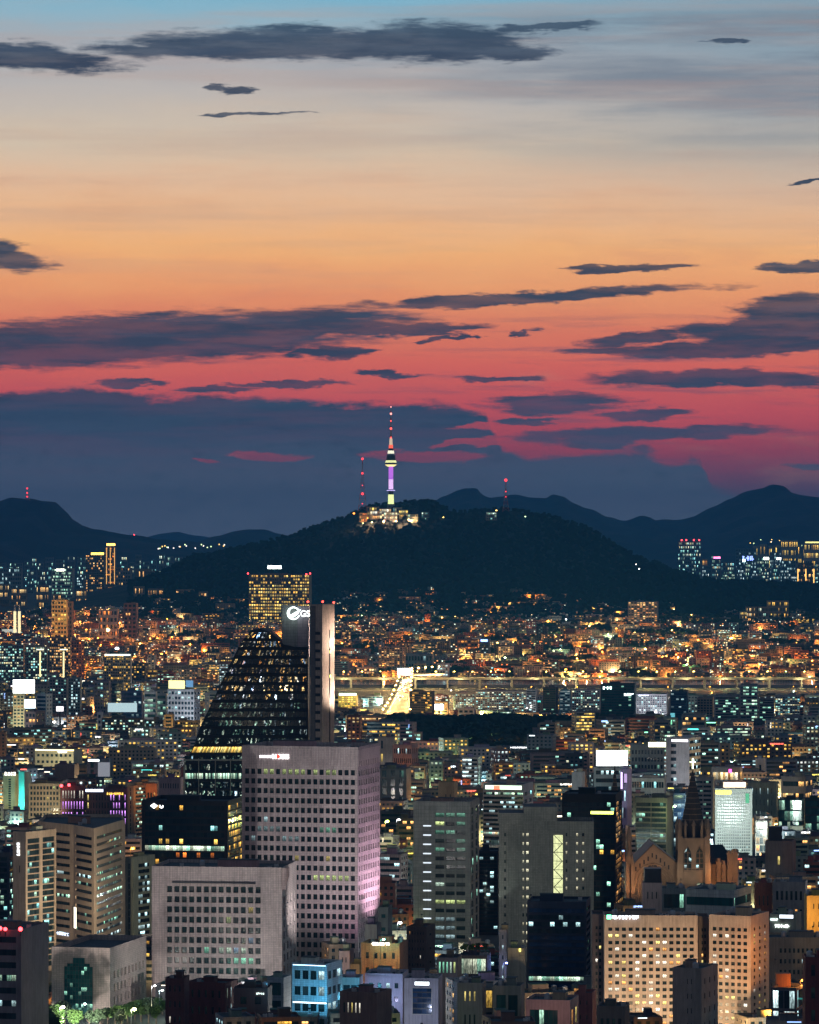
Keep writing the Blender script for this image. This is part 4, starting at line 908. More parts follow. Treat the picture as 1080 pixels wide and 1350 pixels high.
h = hero('office_building', 'dark building with a green lit loggia and rooftop plants', 'office building', 604, 642, 648, 1260, 1540, 8, 14, S('b', 2, 1, .95, .8, .4, .4, .8, 16, 1, 'teal'), None, col=(.08, .08, .09), vis=1295, short='the green lit loggia')
h = hero('house', 'grey house with three yellow windows in a row', 'house', 603, 636, 641, 1296, 1410, 8, 12, S('w', 3, 3, .34, .42, 2, 2, 1, 2, .0, 'yellow', on=((0, 0, 0, 2, 1, 'y', .9),)), None, col=(.20, .21, .23), vis=1348, short='the grey house with three yellow windows')
h = hero('house', 'concrete house with a broad grey green window under a dark roof', 'house', 650, 687, 693, 1300, 1405, 8, 12, S('b', 2, 2, .8, .6, .8, .8, 1.2, 1, .05, 'teal'), None, col=(.22, .23, .22), vis=1348)
h = hero('shop_building', 'narrow shopfront glowing pale yellow between grey houses', 'shop', 639, 650, 651, 1303, 1425, 1, 8, S('b', 1, 3, .9, .8, .2, .2, .3, .3, 1, 'yellow'), None, col=(.4, .38, .3), vis=1348)
h = hero('apartment_block', 'narrow beige tower with a column of small lit windows', 'apartment block', 658, 668, 670, 1226, 1575, 6, 10, S('w', 1, 7, .3, .4, .6, .6, 1, 1, .6, 'cool'), None, col=(.40, .33, .26), vis=1290, short='the narrow beige tower')
h = hero('apartment_block', 'cream block with a yellow arrow light beside the narrow beige tower', 'apartment block', 670, 692, 694, 1250, 1560, 4, 12, S('w', 1, 5, .12, .4, .4, 7, 1, 1, 0), None, col=(.42, .38, .28), vis=1290)
sign(h, 684, 687, 1251, 1255, (1, .85, .2), 3)
h = hero('house', 'pink terraced building with teal lit strips', 'house', 693, 752, 762, 1319, 1380, 12, 18, S('b', 1, 2, .9, .5, 1, 4, 1, .5, .4, 'teal'), S('w', 2, 2, .5, .5, lit=.6, pal='warm'), col=(.40, .28, .27), vis=1350, short='the pink terraced building')
h = hero('house', 'rust red windowless block below the pink apartment slab', 'house', 758, 781, 785, 1309, 1420, 10, 12, S('w', 2, 4, .15, .3, lit=0), None, col=(.28, .10, .09), vis=1350)
h = hero('house', 'dark low building with a rooftop garden below the apartment slab', 'house', 787, 824, 832, 1327, 1360, 10, 14, S('w', 4, 2, .5, .4, lit=.2, pal='warm'), None, col=(.13, .12, .11), vis=1350)
# --- left middle distance
h = hero('hotel_building', 'ribbed beige tower with a turquoise lit fin at the left', 'hotel', 4, 26, 33, 1020, 2700, 18, 20, S('m', 1, 14, .22, .7, .3, 3.0, 3.5, 1, 1, 'yellow'), None, col=(.36, .30, .20), short='the tower with the turquoise fin', vis=1082)
sign(h, 6, 22, 1018, 1022.5, (1, .95, .85), 4)
def fin():
    mb = MB(); k = 2690 / F; t = h['_t']; mb.box(0, 0, 0, 4.0, 1.2, t + 2, 'wall_paint'); mb.build('light_fin', h, (PX(28.5, 2690) - h.location.x, 2690 - h.location.y, 0), (.06, .55, .6, 0))
fin()
h = hero('office_block', 'narrow dark glass block with a line of lamps right of the turquoise fin', OB, 33, 38, 39, 1028, 2720, 5, 12, S('m', 1, 12, .4, .4, lit=.9, pal='warm'), None, wall='panel', col=(.03, .07, .09), vis=1082)
h = hero('hotel_building', 'beige hotel with yellow lit square windows left of the purple facade', 'hotel', 38, 79, 80, 1033, 2500, 1, 16, S('w', 9, 9, .62, .6, .6, .6, 1.2, .6, .12, 'yellow', rec=.3), None, col=(.42, .36, .26), short='the beige hotel with yellow windows', vis=1085)
h = hero('hotel_building', 'building with vertical purple light bars over its dark facade', 'hotel', 80, 112, 113, 1036, 2480, 1, 16, S('w', 8, 4, .35, .72, .6, .6, 2.4, 3, .0, 'party', on=((0, 0, 0, 9, .9, 'w', 1), (1, 1, 0, 9, .8, 'p', 2.2), (2, 3, 0, 9, .6, 'p', 2.2))), None, col=(.20, .10, .10), short='the building with purple light bars', vis=1085)
h = hero('hotel_building', 'dark facade with purple bars and a white blue rooftop sign', 'hotel', 113, 168, 170, 1040, 2470, 1, 16, S('w', 14, 5, .35, .72, .6, .6, 3.2, 3, .04, 'party', on=((0, 3, 8, 13, .75, 'p', 2.4), (0, 1, 0, 0, 1, 'y', 2))), None, col=(.13, .09, .10), vis=1085)
sign(h, 113, 136, 1040.5, 1044, (.65, .75, 1), 5, 'panel', sample=True); sign(h, 141, 163, 1045, 1048, (1, .6, .1), 2.5)
h = hero('office_tower', 'slim side lit tower with glass balconies behind the beige ribbon tower', 'office tower', 168, 176, 188, 1036, 2440, 35, 16, S('b', 1, 12, .3, .8, lit=.1), S('b', 1, 14, .8, .6, lit=.4, pal='green'), col=(.30, .22, .15), vis=1110)
h = hero('office_building', 'cream office with a slanted glowing eave and green glass', 'office building', 46, 97, 108, 989, 3080, 12, 24, S('m', 8, 4, .55, .4, 1, 1, 2, 1, .5, 'green'), None, col=(.62, .58, .42), short='the cream office with the glowing eave', vis=1015)
sign(h, 46, 98, 988, 990, (1, .8, .35), 4, 'panel', sample=True); sign(h, 76, 88, 990, 992.5, (1, 1, 1), 5); H_cream = h
h = hero('warehouse', 'windowless brown block in front of the cream office', 'warehouse', 72, 98, 102, 1008, 2850, 8, 16, None, None, col=(.24, .15, .13), vis=1030)
h = hero('office_building', 'teal glass block with a big blank white panel', 'office building', 115, 144, 146, 1001, 2950, 4, 16, S('b', 1, 3, .4, .8, .5, 10, .6, 2, .15, 'teal'), None, col=(.20, .24, .27), vis=1028)
sign(h, 116, 131, 1001, 1004, (.9, 1, 1), 4, 'panel'); sign(h, 129, 145, 1005, 1026, (.30, .32, .36), .8, 'panel', off=.5)
h = hero('shop_building', 'long orange lit building with yellow windows above the black glass tower', 'shop', 180, 207, 209, 1033, 2450, 3, 12, S('m', 6, 2, .6, .4, lit=.4, pal='warm'), None, col=(.50, .22, .10), vis=1056, short='the long orange lit building')
h = hero('office_building', 'pinkish grey block with rows of small windows left of the glass wedge', 'office building', 209, 238, 240, 1026, 2420, 4, 14, S('m', 8, 5, .4, .4, lit=.06), None, col=(.36, .26, .27), vis=1056)
h = hero('office_building', 'beige block with two tall yellow windows right of the grid tower', 'office building', 498, 517, 520, 972, 3050, 8, 16, S('b', 1, 3, .25, .6, .3, 5, 1, 3, .9, 'yellow'), None, col=(.32, .27, .23), vis=1010)
h = hero('office_building', 'pink grey office with an orange lit right corner near the dark park', 'office building', 518, 543, 551, 982, 2960, 16, 18, S('m', 9, 4, .5, .5, .5, .5, 1.5, 3, .12, 'cool'), S('m', 3, 4, .5, .5, lit=.3, pal='orange'), col=(.33, .25, .25), vis=1012, short='the pink grey office near the park')
h = hero('office_block', 'grey green pier fronted block right of the grid tower', OB, 500, 536, 542, 1014, 2600, 10, 18, S('b', 3, 6, .5, .8, .5, .5, .5, .5, .05, 'teal'), None, col=(.26, .27, .23), vis=1060)
h = hero('apartment_block', 'small orange beige tower above the grey slab tower', 'apartment block', 578, 599, 604, 1031, 2130, 12, 10, S('w', 2, 3, .25, .3, 3, 1, 1, 1, 0), None, col=(.48, .34, .2), vis=1056)
def deco(root, lines): pass
# --- the row in front of the river
A_ = [('apartment_block', 'white apartment rows with green white windows, widest row before the expressway', 'apartment block', 627, 694, 696, 911, 4300, 'm', 22, 11, .5, 'mix', (.50, .50, .50), 'the wide white apartment row'),
 ('apartment_block', 'white apartment wing at the left end of the wide row', 'apartment block', 600, 626, 627, 914, 4330, 'm', 9, 10, .5, 'mix', (.44, .44, .46), None),
 ('office_block', 'grey blue ribbon windowed block right of the wide apartment row', OB, 694, 707, 709, 909, 4250, 'b', 1, 10, .3, 'cool', (.36, .40, .44), None),
 ('office_tower', 'dark glass tower with a beige base among the river row', 'office tower', 716, 733, 736, 906, 4200, 'b', 2, 12, .05, 'teal', (.06, .09, .10), 'the dark glass tower in the river row'),
 ('office_tower', 'bright blue glass tower with white floor lines', 'office tower', 738, 752, 753, 909, 4230, 'b', 1, 12, .55, 'blue', (.12, .30, .42), 'the bright blue glass tower'),
 ('apartment_block', 'grey apartments lit pale yellow between blue glass and teal office', 'apartment block', 754, 791, 792, 909, 4280, 'm', 13, 10, .38, 'mix', (.33, .34, .36), None),
 ('office_tower', 'teal dark glass office with two white signs and braced glass', 'office tower', 792, 837, 839, 902, 4150, 'b', 1, 12, .06, 'teal', (.03, .07, .075), 'the teal office with two white signs'),
 ('apartment_block', 'brilliant white apartment block with checkered lit windows', 'apartment block', 839, 879, 881, 915, 4200, 'm', 13, 10, .42, 'cool', (.66, .64, .68), 'the brilliant white apartment block'),
 ('office_tower', 'deep blue glass tower with beige side piers and lit lower floors', 'office tower', 884, 906, 908, 912, 4120, 'b', 1, 10, .18, 'blue', (.04, .10, .16), None),
 ('apartment_block', 'orange beige slab with a red sign next to the ribbon office', 'apartment block', 919, 940, 942, 920, 4150, 'm', 5, 7, .08, 'warm', (.42, .30, .22), None),
 ('office_tower', 'grey ribbon office wing left of the dark capped core', 'office tower', 942, 975, 976, 917, 4060, 'b', 1, 9, .18, 'green', (.36, .35, .36), None),
 ('office_tower', 'tall dark capped core with a glowing green stair line', 'office tower', 976, 999, 1001, 903, 4040, 'b', 3, 11, .45, 'green', (.33, .32, .33), 'the tall dark capped core'),
 ('office_tower', 'grey ribbon office wing right of the dark capped core', 'office tower', 1001, 1021, 1022, 920, 4060, 'b', 1, 9, .12, 'green', (.35, .34, .35), None),
 ('apartment_block', 'pale block with yellow lit bays at the right end of the river row', 'apartment block', 1022, 1055, 1057, 917, 4160, 'm', 10, 11, .5, 'mix', (.42, .43, .45), 'the pale block with yellow bays'),
 ('office_building', 'low beige office with one strip of lit windows', 'office building', 899, 930, 932, 943, 3850, 'b', 1, 3, .4, 'warm', (.40, .37, .30), None),
 ('office_building', 'yellow glowing lattice fronted building left of the bright road', 'office building', 446, 470, 472, 917, 4350, 'm', 6, 6, 1, 'yellow', (.55, .46, .18), 'the yellow lattice fronted building'),
 ('office_building', 'white grey low block with a blue side beside the lattice building', 'office building', 480, 503, 505, 937, 4250, 'm', 5, 3, .15, 'cool', (.48, .50, .54), None),
 ('office_tower', 'dark tower with yellow lit lower floors in the bend of the bright road', 'office tower', 540, 570, 573, 911, 4180, 'b', 2, 10, .25, 'yellow', (.09, .085, .09), 'the dark tower beside the bright road'),
 ('office_building', 'low white block with a tall dark window in front of the apartments', 'office building', 604, 625, 626, 934, 4150, 'm', 3, 2, .1, 'cool', (.5, .5, .52), None),
 ('apartment_tower', 'brown apartment tower with warm lit windows beyond the expressway', 'apartment tower', 499, 531, 535, 853, 5500, 'm', 9, 16, .42, 'warm', (.30, .22, .20), 'the brown apartment tower'),
 ('office_building', 'blue grey hall beyond the expressway behind the white billboard', 'office building', 534, 570, 572, 862, 5700, 'm', 9, 2, .05, 'cool', (.16, .20, .28), None),
 ('office_building', 'brown blank block right of the white billboard', 'office building', 545, 560, 562, 875, 5350, 'm', 3, 5, .05, 'warm', (.30, .22, .18), None),
 ('shop_building', 'white building with pink purple light columns beyond the bright road', 'shop', 576, 591, 593, 875, 5300, 'm', 4, 5, .5, 'cool', (.5, .42, .52), None),
 ('office_building', 'white lit hall beyond the expressway, brightly glowing windows', 'office building', 470, 497, 499, 880, 5350, 'm', 8, 3, .8, 'warm', (.52, .42, .38), None),
 ('office_tower', 'dark blue tower with a blue neon top beyond the river', 'office tower', 632, 644, 647, 842, 6100, 'm', 4, 10, .15, 'cool', (.05, .09, .18), 'the dark blue tower with neon top'),
 ('apartment_block', 'pale pink apartment block with warm windows beyond the river', 'apartment block', 657, 676, 678, 852, 6000, 'm', 6, 7, .5, 'warm', (.42, .34, .33), 'the pale pink block beyond the river'),
 ('office_building', 'orange lit wide building right of the blue neon tower', 'office building', 603, 630, 632, 843, 6200, 'm', 6, 4, .4, 'orange', (.45, .18, .08), None),
 ('office_building', 'dark red framed block beyond the river', 'office building', 600, 613, 615, 838, 6300, 'm', 4, 4, .2, 'orange', (.25, .10, .07), None),
 # left side
 ('apartment_block', 'grey apartment slab with scattered yellow lights at the left edge', 'apartment block', -10, 31, 33, 850, 5150, 'm', 14, 14, .42, 'mix', (.22, .20, .19), 'the grey apartment slab at the left edge'),
 ('apartment_block', 'grey apartment slab between two glowing pillars', 'apartment block', 34, 62, 63, 852, 5100, 'm', 9, 14, .42, 'mix', (.20, .20, .19), 'the slab between the glowing pillars'),
 ('apartment_block', 'brown grey apartment slab behind the orange lit side wall', 'apartment block', 65, 93, 95, 840, 5350, 'm', 10, 14, .42, 'warm', (.21, .19, .17), None),
 ('apartment_block', 'apartment block with a red orange lit side facing the houses', 'apartment block', 94, 104, 111, 845, 5250, 'm', 3, 14, .3, 'orange', (.34, .13, .08), None),
 ('office_tower', 'square office tower with a white crown light and yellow windows', 'office tower', 137, 172, 174, 862, 4800, 'm', 12, 14, .5, 'yellow', (.27, .25, .22), 'the square tower with the white crown light'),
 ('apartment_block', 'grey apartment pair left half below the glowing pillar', 'apartment block', 65, 88, 90, 894, 4180, 'm', 6, 12, .28, 'mix', (.22, .21, .24), None),
 ('apartment_block', 'blue grey apartment pair right half below the glowing pillar', 'apartment block', 90, 106, 108, 893, 4200, 'm', 5, 12, .35, 'cool', (.20, .25, .28), None),
 ('apartment_block', 'grey apartment block with green lit rooms left of the dark blue block', 'apartment block', 124, 144, 146, 898, 4150, 'm', 5, 9, .35, 'mix', (.24, .22, .26), None),
 ('office_block', 'blue dark office beyond the long white sign panel', OB, 160, 187, 189, 911, 4050, 'b', 1, 7, .15, 'blue', (.05, .08, .18), 'the blue dark office'),
 ('office_block', 'teal striped office right of the square crowned tower', OB, 147, 162, 164, 899, 4170, 'b', 1, 9, .3, 'teal', (.17, .22, .23), None),
 ('office_tower', 'pale narrow tower under the glowing white billboard at the left', 'office tower', 17, 32, 33, 915, 3900, 'm', 3, 10, .2, 'warm', (.62, .58, .42), None),
 ('office_tower', 'white slab with a blue glass side next to the left billboard', 'office tower', 48, 61, 69, 915, 3850, 'b', 1, 9, .02, 'blue', (.58, .66, .72), 'the white slab with the blue side'),
 ('office_building', 'brown windowed block under the small glowing screen', 'office building', 33, 47, 60, 938, 3780, 'm', 3, 4, .1, 'warm', (.26, .19, .17), None),
 ('office_building', 'white framed office with teal lit glass left of the white grid office', 'office building', 190, 206, 207, 912, 3900, 'b', 1, 7, .6, 'teal', (.58, .60, .62), None),
 ('office_building', 'pale grey narrow office left of the white grid office', 'office building', 207, 219, 220, 914, 3920, 'b', 1, 6, .4, 'teal', (.40, .42, .42), None),
 ('office_building', 'white grid office with a yellow billboard top and orange sloping side', 'office building', 221, 256, 264, 909, 3850, 'm', 8, 8, .25, 'cool', (.60, .62, .66), 'the white grid office with the yellow top'),
 ('apartment_block', 'dark apartments with four window columns, left of the beige pier', 'apartment block', 134, 189, 191, 947, 3600, 'm', 14, 9, .4, 'mix', (.09, .075, .07), 'the dark four column apartments'),
 ('apartment_block', 'dark apartments between the four column block and the beige pier', 'apartment block', 192, 215, 216, 949, 3620, 'm', 6, 8, .3, 'mix', (.13, .12, .10), None),
 ('apartment_block', 'warm beige lit pier like apartment end', 'apartment block', 216, 228, 230, 942, 3580, 'm', 1, 8, .0, 'warm', (.50, .35, .17), 'the warm beige pier'),
 ('apartment_block', 'yellow windowed apartments beside the glass wedge', 'apartment block', 230, 262, 264, 950, 3600, 'm', 9, 8, .5, 'yellow', (.36, .27, .14), 'the yellow windowed apartments'),
 ('office_building', 'slim bright white block left of the dark four column apartments', 'office building', 128, 134, 136, 939, 3640, 'm', 1, 5, .0, 'warm', (.6, .6, .6), None),
 # far
 ('hotel', 'wide hotel slab glowing with yellow windows on the slope above the glass wedge', 'hotel', 328, 408, 411, 757, 7700, 'm', 26, 16, .72, 'yellow', (.14, .11, .10), 'the wide yellow hotel slab'),
 ('apartment_tower', 'pale apartment slab with lit columns at the right foot of the hill', 'apartment tower', 828, 867, 869, 793, 7700, 'm', 10, 13, .45, 'warm', (.25, .24, .24), 'the slab at the foot of the hill'),
 ('apartment_tower', 'broad dark apartment tower under an orange crown on the far left', 'apartment tower', 113, 137, 139, 731, 9500, 'm', 10, 18, .4, 'warm', (.18, .15, .14), 'the broad tower with the orange crown'),
 ('apartment_tower', 'tallest slim tower, edges outlined orange, on the far left', 'apartment tower', 139, 151, 153, 721, 9450, 'm', 4, 20, .5, 'orange', (.35, .24, .18), 'the slim orange outlined tower'),
 ('office_tower', 'white green office with a glowing top sign left of the orange crowned towers', 'office tower', 68, 96, 98, 749, 9300, 'b', 1, 10, .4, 'green', (.42, .42, .38), 'the white green sign office'),
 ('office_tower', 'blue grey glass office between the sign office and the crowned tower', 'office tower', 99, 110, 112, 757, 9350, 'm', 5, 9, .2, 'cool', (.12, .20, .26), None),
 ('apartment_block', 'grey slab near the left frame edge under the dark ridge', 'apartment block', 0, 28, 30, 749, 9400, 'm', 12, 9, .2, 'cool', (.20, .24, .26), 'the grey slab under the left ridge'),
 ('office_block', 'pale office right of the orange outlined tower', OB, 152, 172, 174, 748, 9400, 'm', 6, 9, .25, 'warm', (.25, .22, .22), None),
 ('apartment_block', 'cream yellow lit apartment tower in the middle of the orange houses', 'apartment block', 68, 88, 90, 791, 7000, 'm', 5, 10, .5, 'yellow', (.60, .42, .18), 'the cream yellow lit tower'),
 ('apartment_block', 'brown block joined right of the cream yellow tower', 'apartment block', 88, 95, 97, 793, 7050, 'm', 2, 9, .2, 'warm', (.2, .14, .12), None),
 ('apartment_block', 'white framed lit block right of the cream yellow tower', 'apartment block', 130, 155, 157, 803, 6900, 'm', 5, 5, .3, 'orange', (.6, .5, .45), 'the white framed block'),
 ('apartment_block', 'brown twin slab right of the white framed block', 'apartment block', 163, 180, 182, 795, 6900, 'm', 3, 9, .1, 'warm', (.26, .15, .13), 'the brown twin slab'),
 ('office_tower', 'grey tower with four red beacons before the far right ridge', 'office tower', 894, 924, 926, 714, 12500, 'm', 10, 12, .4, 'mix', (.12, .16, .20), 'the tower with four red beacons'),
 ('office_tower', 'orange fronted block right of the four beacon tower', 'office tower', 926, 933, 934, 737, 12400, 'm', 2, 4, 1, 'orange', (.5, .3, .1), None),
 ('office_tower', 'grey office with a pink neon sign in the far right city', 'office tower', 938, 950, 951, 732, 12400, 'm', 4, 8, .4, 'mix', (.2, .2, .22), 'the office with the pink sign'),
 ('office_block', 'dark stepped block right of the pink sign office', OB, 951, 968, 969, 741, 12300, 'm', 6, 6, .5, 'mix', (.12, .14, .17), None),
 ('office_tower', 'wide blue glass tower with blue sign squiggles in the far right city', 'office tower', 970, 997, 998, 723, 12400, 'm', 8, 12, .15, 'cool', (.08, .20, .30), 'the wide blue glass tower'),
 ('office_tower', 'grey glass tower with a white sign right of the wide blue tower', 'office tower', 998, 1014, 1015, 735, 12300, 'm', 5, 10, .5, 'green', (.14, .18, .20), None),
 ('office_tower', 'pale tower with a white sign in the middle of the far right city', 'office tower', 1015, 1030, 1031, 728, 12500, 'm', 5, 10, .3, 'cool', (.18, .22, .26), None),
 ('office_tower', 'cyan glass tower left of the orange uplit tower', 'office tower', 1031, 1049, 1050, 739, 12200, 'm', 6, 9, .3, 'cool', (.10, .22, .26), None),
 ('office_tower', 'dark tower with orange uplit corner fins at the far right', 'office tower', 1052, 1073, 1075, 742, 9300, 'm', 6, 8, .3, 'warm', (.10, .08, .07), 'the dark tower with orange fins'),
 ('apartment_block', 'long low lit block on the ridge foot at the far right edge', 'apartment block', 1060, 1090, 1092, 716, 13500, 'm', 12, 5, .8, 'yellow', (.4, .36, .25), None),
 ('apartment_block', 'lit block left of the low ridge foot block at the far right', 'apartment block', 1030, 1052, 1053, 712, 13600, 'm', 9, 5, .7, 'yellow', (.34, .33, .25), None)]
BYL = {}
for (nm, lb, ct, x0, xc, x1, yt, d, k, c, r, lt, pal, colr, sh) in A_:
    cc = colr; g = gz(PX((x0 + x1) / 2, d), d) - 1.0 if d > 5300 else 0
    fr = S(k, c, r, .66 if k == 'm' else .94, .56, .4, .4, 1.4, 1.0, lt, pal, rec=.3); fr['bw'] = 2.6
    sd = S('m', 2, r, .5, .5, .4, .4, 1.4, 1.0, lt, pal, rec=.3) if x1 - xc > 3 else None
    BYL[lb] = hero(nm, lb, ct, x0, xc, x1, yt, d, 6 if x1 - xc < 3 else 22, None, fr, sd, base=g, wall='paint' if 'glass' not in lb else 'panel', col=cc, lit=lt, vis=None if d > 5300 else 962, short=sh, clutter=d < 9000, extra=False)
def B(start): return next(v for k, v in BYL.items() if k.startswith(start))
sign(B('teal dark'), 795, 807, 905, 909, (.7, 1, .9), 5); sign(B('teal dark'), 823, 835, 914, 917.5, (.8, 1, 1), 4)
sign(B('brilliant'), 842, 856, 916, 917.5, (.8, .8, 1), 3); sign(B('dark blue tower'), 634, 643, 843, 846, (.2, .3, 1), 6, 'panel')
sign(B('yellow glowing'), 447, 470, 914, 917, (.8, 1, .6), 5, 'panel', sample=True)
billboard(B('pale narrow'), 17, 46, 896, 914, (.95, 1, .98), 6); billboard(B('brown windowed'), 32, 47, 922, 934, (.75, .92, 1), 4)
sign(B('square office'), 138, 172, 862.5, 864.5, (.9, 1, .9), 3.5, 'panel'); sign(B('white grid'), 222, 244, 897, 908, (.95, .9, .4), 1.6, 'panel'); sign(B('white grid'), 245, 255, 897, 906, (.15, .35, .6), .8, 'panel')
sign(B('white green'), 74, 85, 750, 753, (1, 1, .8), 6, 'panel'); billboard(B('wide hotel'), 353, 371, 745.5, 750, (.8, 1, .95), 8)
sign(B('broad dark'), 120, 137, 728.5, 731.5, (1, .55, .08), 6, 'panel', sample=True); sign(B('tallest slim'), 140.5, 152, 716.5, 719.5, (1, .45, .08), 7, 'panel', sample=True)
for px in (140, 145, 150.5): sign(B('tallest slim'), px, px + .9, 722, 770, (1, .5, .12), 1.6, 'panel')
sign(B('grey office with a pink'), 941, 950, 734, 736.5, (1, .2, .5), 5, 'panel'); sign(B('wide blue'), 979, 996, 733, 739, (.25, .35, 1), 4); sign(B('wide blue'), 979, 983, 737, 741, (.6, .95, 1), 5, 'panel')
sign(B('grey glass tower'), 1007, 1014, 734.5, 738, (.9, 1, .95), 6, 'panel'); sign(B('pale tower'), 1024, 1030, 735, 738, (1, 1, 1), 5, 'panel')
for px in (1051.5, 1062, 1072.5): sign(B('dark tower with orange'), px, px + 1.3, 750, 773, (1, .5, .12), 3, 'panel')  # orange uplight on the fins put in as glowing strips
sign(B('deep blue'), 884, 890, 940, 958, (.2, .7, .8), .8, 'panel'); sign(B('long low lit'), 1062, 1090, 714, 716, (1, .9, .3), 2, 'panel')
# white billboard on a mast beyond the expressway
bbt = B('brown blank'); 
def mast_board(label, x0, x1, y0, y1, d, col, s, base=0):
    w = (x1 - x0) * d / F; t = thing('billboard', label, 'billboard', (PX((x0 + x1) / 2, d), d, base)); z0, z1 = PZ(y1, d) - base, PZ(y0, d) - base
    mb = MB(); mb.box(0, 0, z0, w, 1.2, z1 - z0, 'metal_dark', bottom=True); mb.face([(-w / 2 + .2, -.64, z0 + .2), (w / 2 - .2, -.64, z0 + .2), (w / 2 - .2, -.64, z1 - .2), (-w / 2 + .2, -.64, z1 - .2)], emis(col, s, True).name); mb.build('screen', t)
    mb = MB(); mb.bar((0, .2, 0), (0, .2, z0), .8, 'metal_dark', n=8); mb.build('post', t); return t
mast_board('glowing white billboard on a post beside the brown apartment tower', 524, 541, 881, 890, 4900, (.9, 1, .95), 8)
mast_board('white blue advertising screen on a post right of the bright road', 573, 585, 928, 936, 4080, (.8, .95, 1), 5)
mast_board('long pale roadside sign panel in front of the dark blue office', 142, 181, 926.5, 939, 3760, (.55, .75, .80), .9)
mast_board('small white lettered sign board between left towers', 74, 84, 931, 938, 3700, (.9, .85, .9), 2.5)
# ------------------------------------------------------------------ glass wedge tower with its stone service core
def wedge():
    d = 2200.0; k = d / F; D = 42.0
    root = thing('office_tower', 'dark glass wedge tower with a curved slanting side and a lit stone core', 'office tower', (PX(330, d), d, 0))
    cx, cyy = root.location.x, d
    out = [(242, 1153), (242, 1010), (255, 985), (263, 960), (286, 912), (301, 880), (318, 846), (332, 831), (343, 829), (355, 833), (366, 842), (374, 850), (388, 853), (406, 853), (406, 1153)]
    def left(y):
        for (x0, y0), (x1, y1) in zip(out, out[1:9]):
            if y1 <= y <= y0 and y0 != y1: return x0 + (x1 - x0) * (y0 - y) / (y0 - y1)
        return 242
    def right(y):
        for (x0, y0), (x1, y1) in zip(out[8:13], out[9:13]):
            if y0 <= y < y1: return x0 + (x1 - x0) * (y - y0) / (y1 - y0)
        return 406
    def L(x, y, dd=0.0): return (PX(x, d) - cx, dd, PZ(y, d))
    mb = MB()
    for i in range(len(out) - 1):
        a, b = out[i], out[i + 1]; mb.face([L(*b, 1.0), L(*a, 1.0), L(*a, D), L(*b, D)], 'wall_panel', [(0, 0), (9, 0), (9, D), (0, D)])
    mb.face([L(x, y, 1.0) for x, y in out][::-1], 'wall_panel'); mb.face([L(x, y, D) for x, y in out], 'wall_panel')
    mb.build('wall', root, color=(.014, .018, .018, 0))
    # one glass band per storey, cut to the slanting outline
    y = 834.0; j = 0
    while y < 1140:
        h = 7.2; xl, xr = left(y + h / 2) + 1.0, min(right(y + 1.0), 405) - .8
        if y > 985: xl = 243.5
        n = max(2, int((xr - xl) / 1.5)); mb = MB()
        xl0, xl1 = left(y) + 1.0, left(y + h) + 1.0
        if y > 985: xl0 = xl1 = xl
        up = y < 985
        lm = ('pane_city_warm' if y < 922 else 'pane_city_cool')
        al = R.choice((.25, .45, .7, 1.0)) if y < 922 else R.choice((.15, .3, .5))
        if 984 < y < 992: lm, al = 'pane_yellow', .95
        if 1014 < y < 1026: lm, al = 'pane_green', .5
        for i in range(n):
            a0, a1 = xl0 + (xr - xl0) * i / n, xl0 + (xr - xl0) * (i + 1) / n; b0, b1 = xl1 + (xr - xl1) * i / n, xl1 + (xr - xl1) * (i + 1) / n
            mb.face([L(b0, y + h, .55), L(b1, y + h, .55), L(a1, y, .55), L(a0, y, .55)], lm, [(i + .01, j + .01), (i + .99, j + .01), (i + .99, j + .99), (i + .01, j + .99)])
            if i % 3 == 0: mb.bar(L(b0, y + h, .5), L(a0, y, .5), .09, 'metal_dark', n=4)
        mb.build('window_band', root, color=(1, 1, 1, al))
        mb = MB(); xs0 = left(y + h) + .5; w = (xr - xs0) * k
        mb.box(L((xs0 + xr) / 2, 0)[0], .45, PZ(y + h + 4.2, d), w, 1.1, 3.2 * k, 'wall_panel', bottom=True)
        if j < 100: mb.build('floor_edge', root, color=(.010, .011, .012, 0))
        y += 11.6; j += 1
    # pale vertical ribs on the lower storeys and the edge line
    mb = MB()
    for px in (243, 262, 284, 304, 322, 345): mb.box(L(px, 0)[0], .1, 0, .45 if px > 243 else 1.0, 1.0, PZ(1000, d), 'wall_paint')
    mb.box(L(282, 0)[0], -.45, PZ(1003, d), 80 * k, .3, .9, 'wall_paint', bottom=True)
    mb.build('facade_rib', root, color=(.30, .30, .27, 0))
    mb = MB(); mb.box(L(385, 0)[0], 14, PZ(853, d), 30 * k, 12, 9 * k, 'wall_paint'); mb.build('plant_room', root, color=(.05, .05, .05, 0))
    # tinted light strips as mullions inside
    # stone core
    P = corner(409.5, 425, 441, d - 14, 24, None)
    rel = [(p[0] - cx, p[1] - cyy) for p in P]; z1 = PZ(797, d - 14)
    mb = MB(); mb.prism(rel, 0, z1, 'wall_tile', topmt='roof'); mb.build('service_core', root, color=(.42, .33, .29, 0))
    a, b, c = Vector(rel[0]), Vector(rel[1]), Vector(rel[2])
    tv = (b - a); Lf = tv.length; tv.normalize(); nv = Vector((tv.y, -tv.x)); rz = atan2(tv.y, tv.x)
    p = a + tv * (Lf * .22) + nv * .1
    mb = MB(); mb.box(p.x, p.y, 30, Lf * .42, .3, z1 - 30.8, 'wall_panel', rz); mb.build('dark_facing', root, color=(.13, .12, .13, 0))
    for q in range(15):
        yy = 837 + q * 11.6; zz = PZ(yy, d - 14); pp = a + tv * (Lf * .62) + nv * .15; mb = MB(); mb.box(0, 0, 0, Lf * .42, .3, 1.7, 'frame_dark', rz, bottom=True); mb.build('slot_window', root, (pp.x, pp.y, zz))
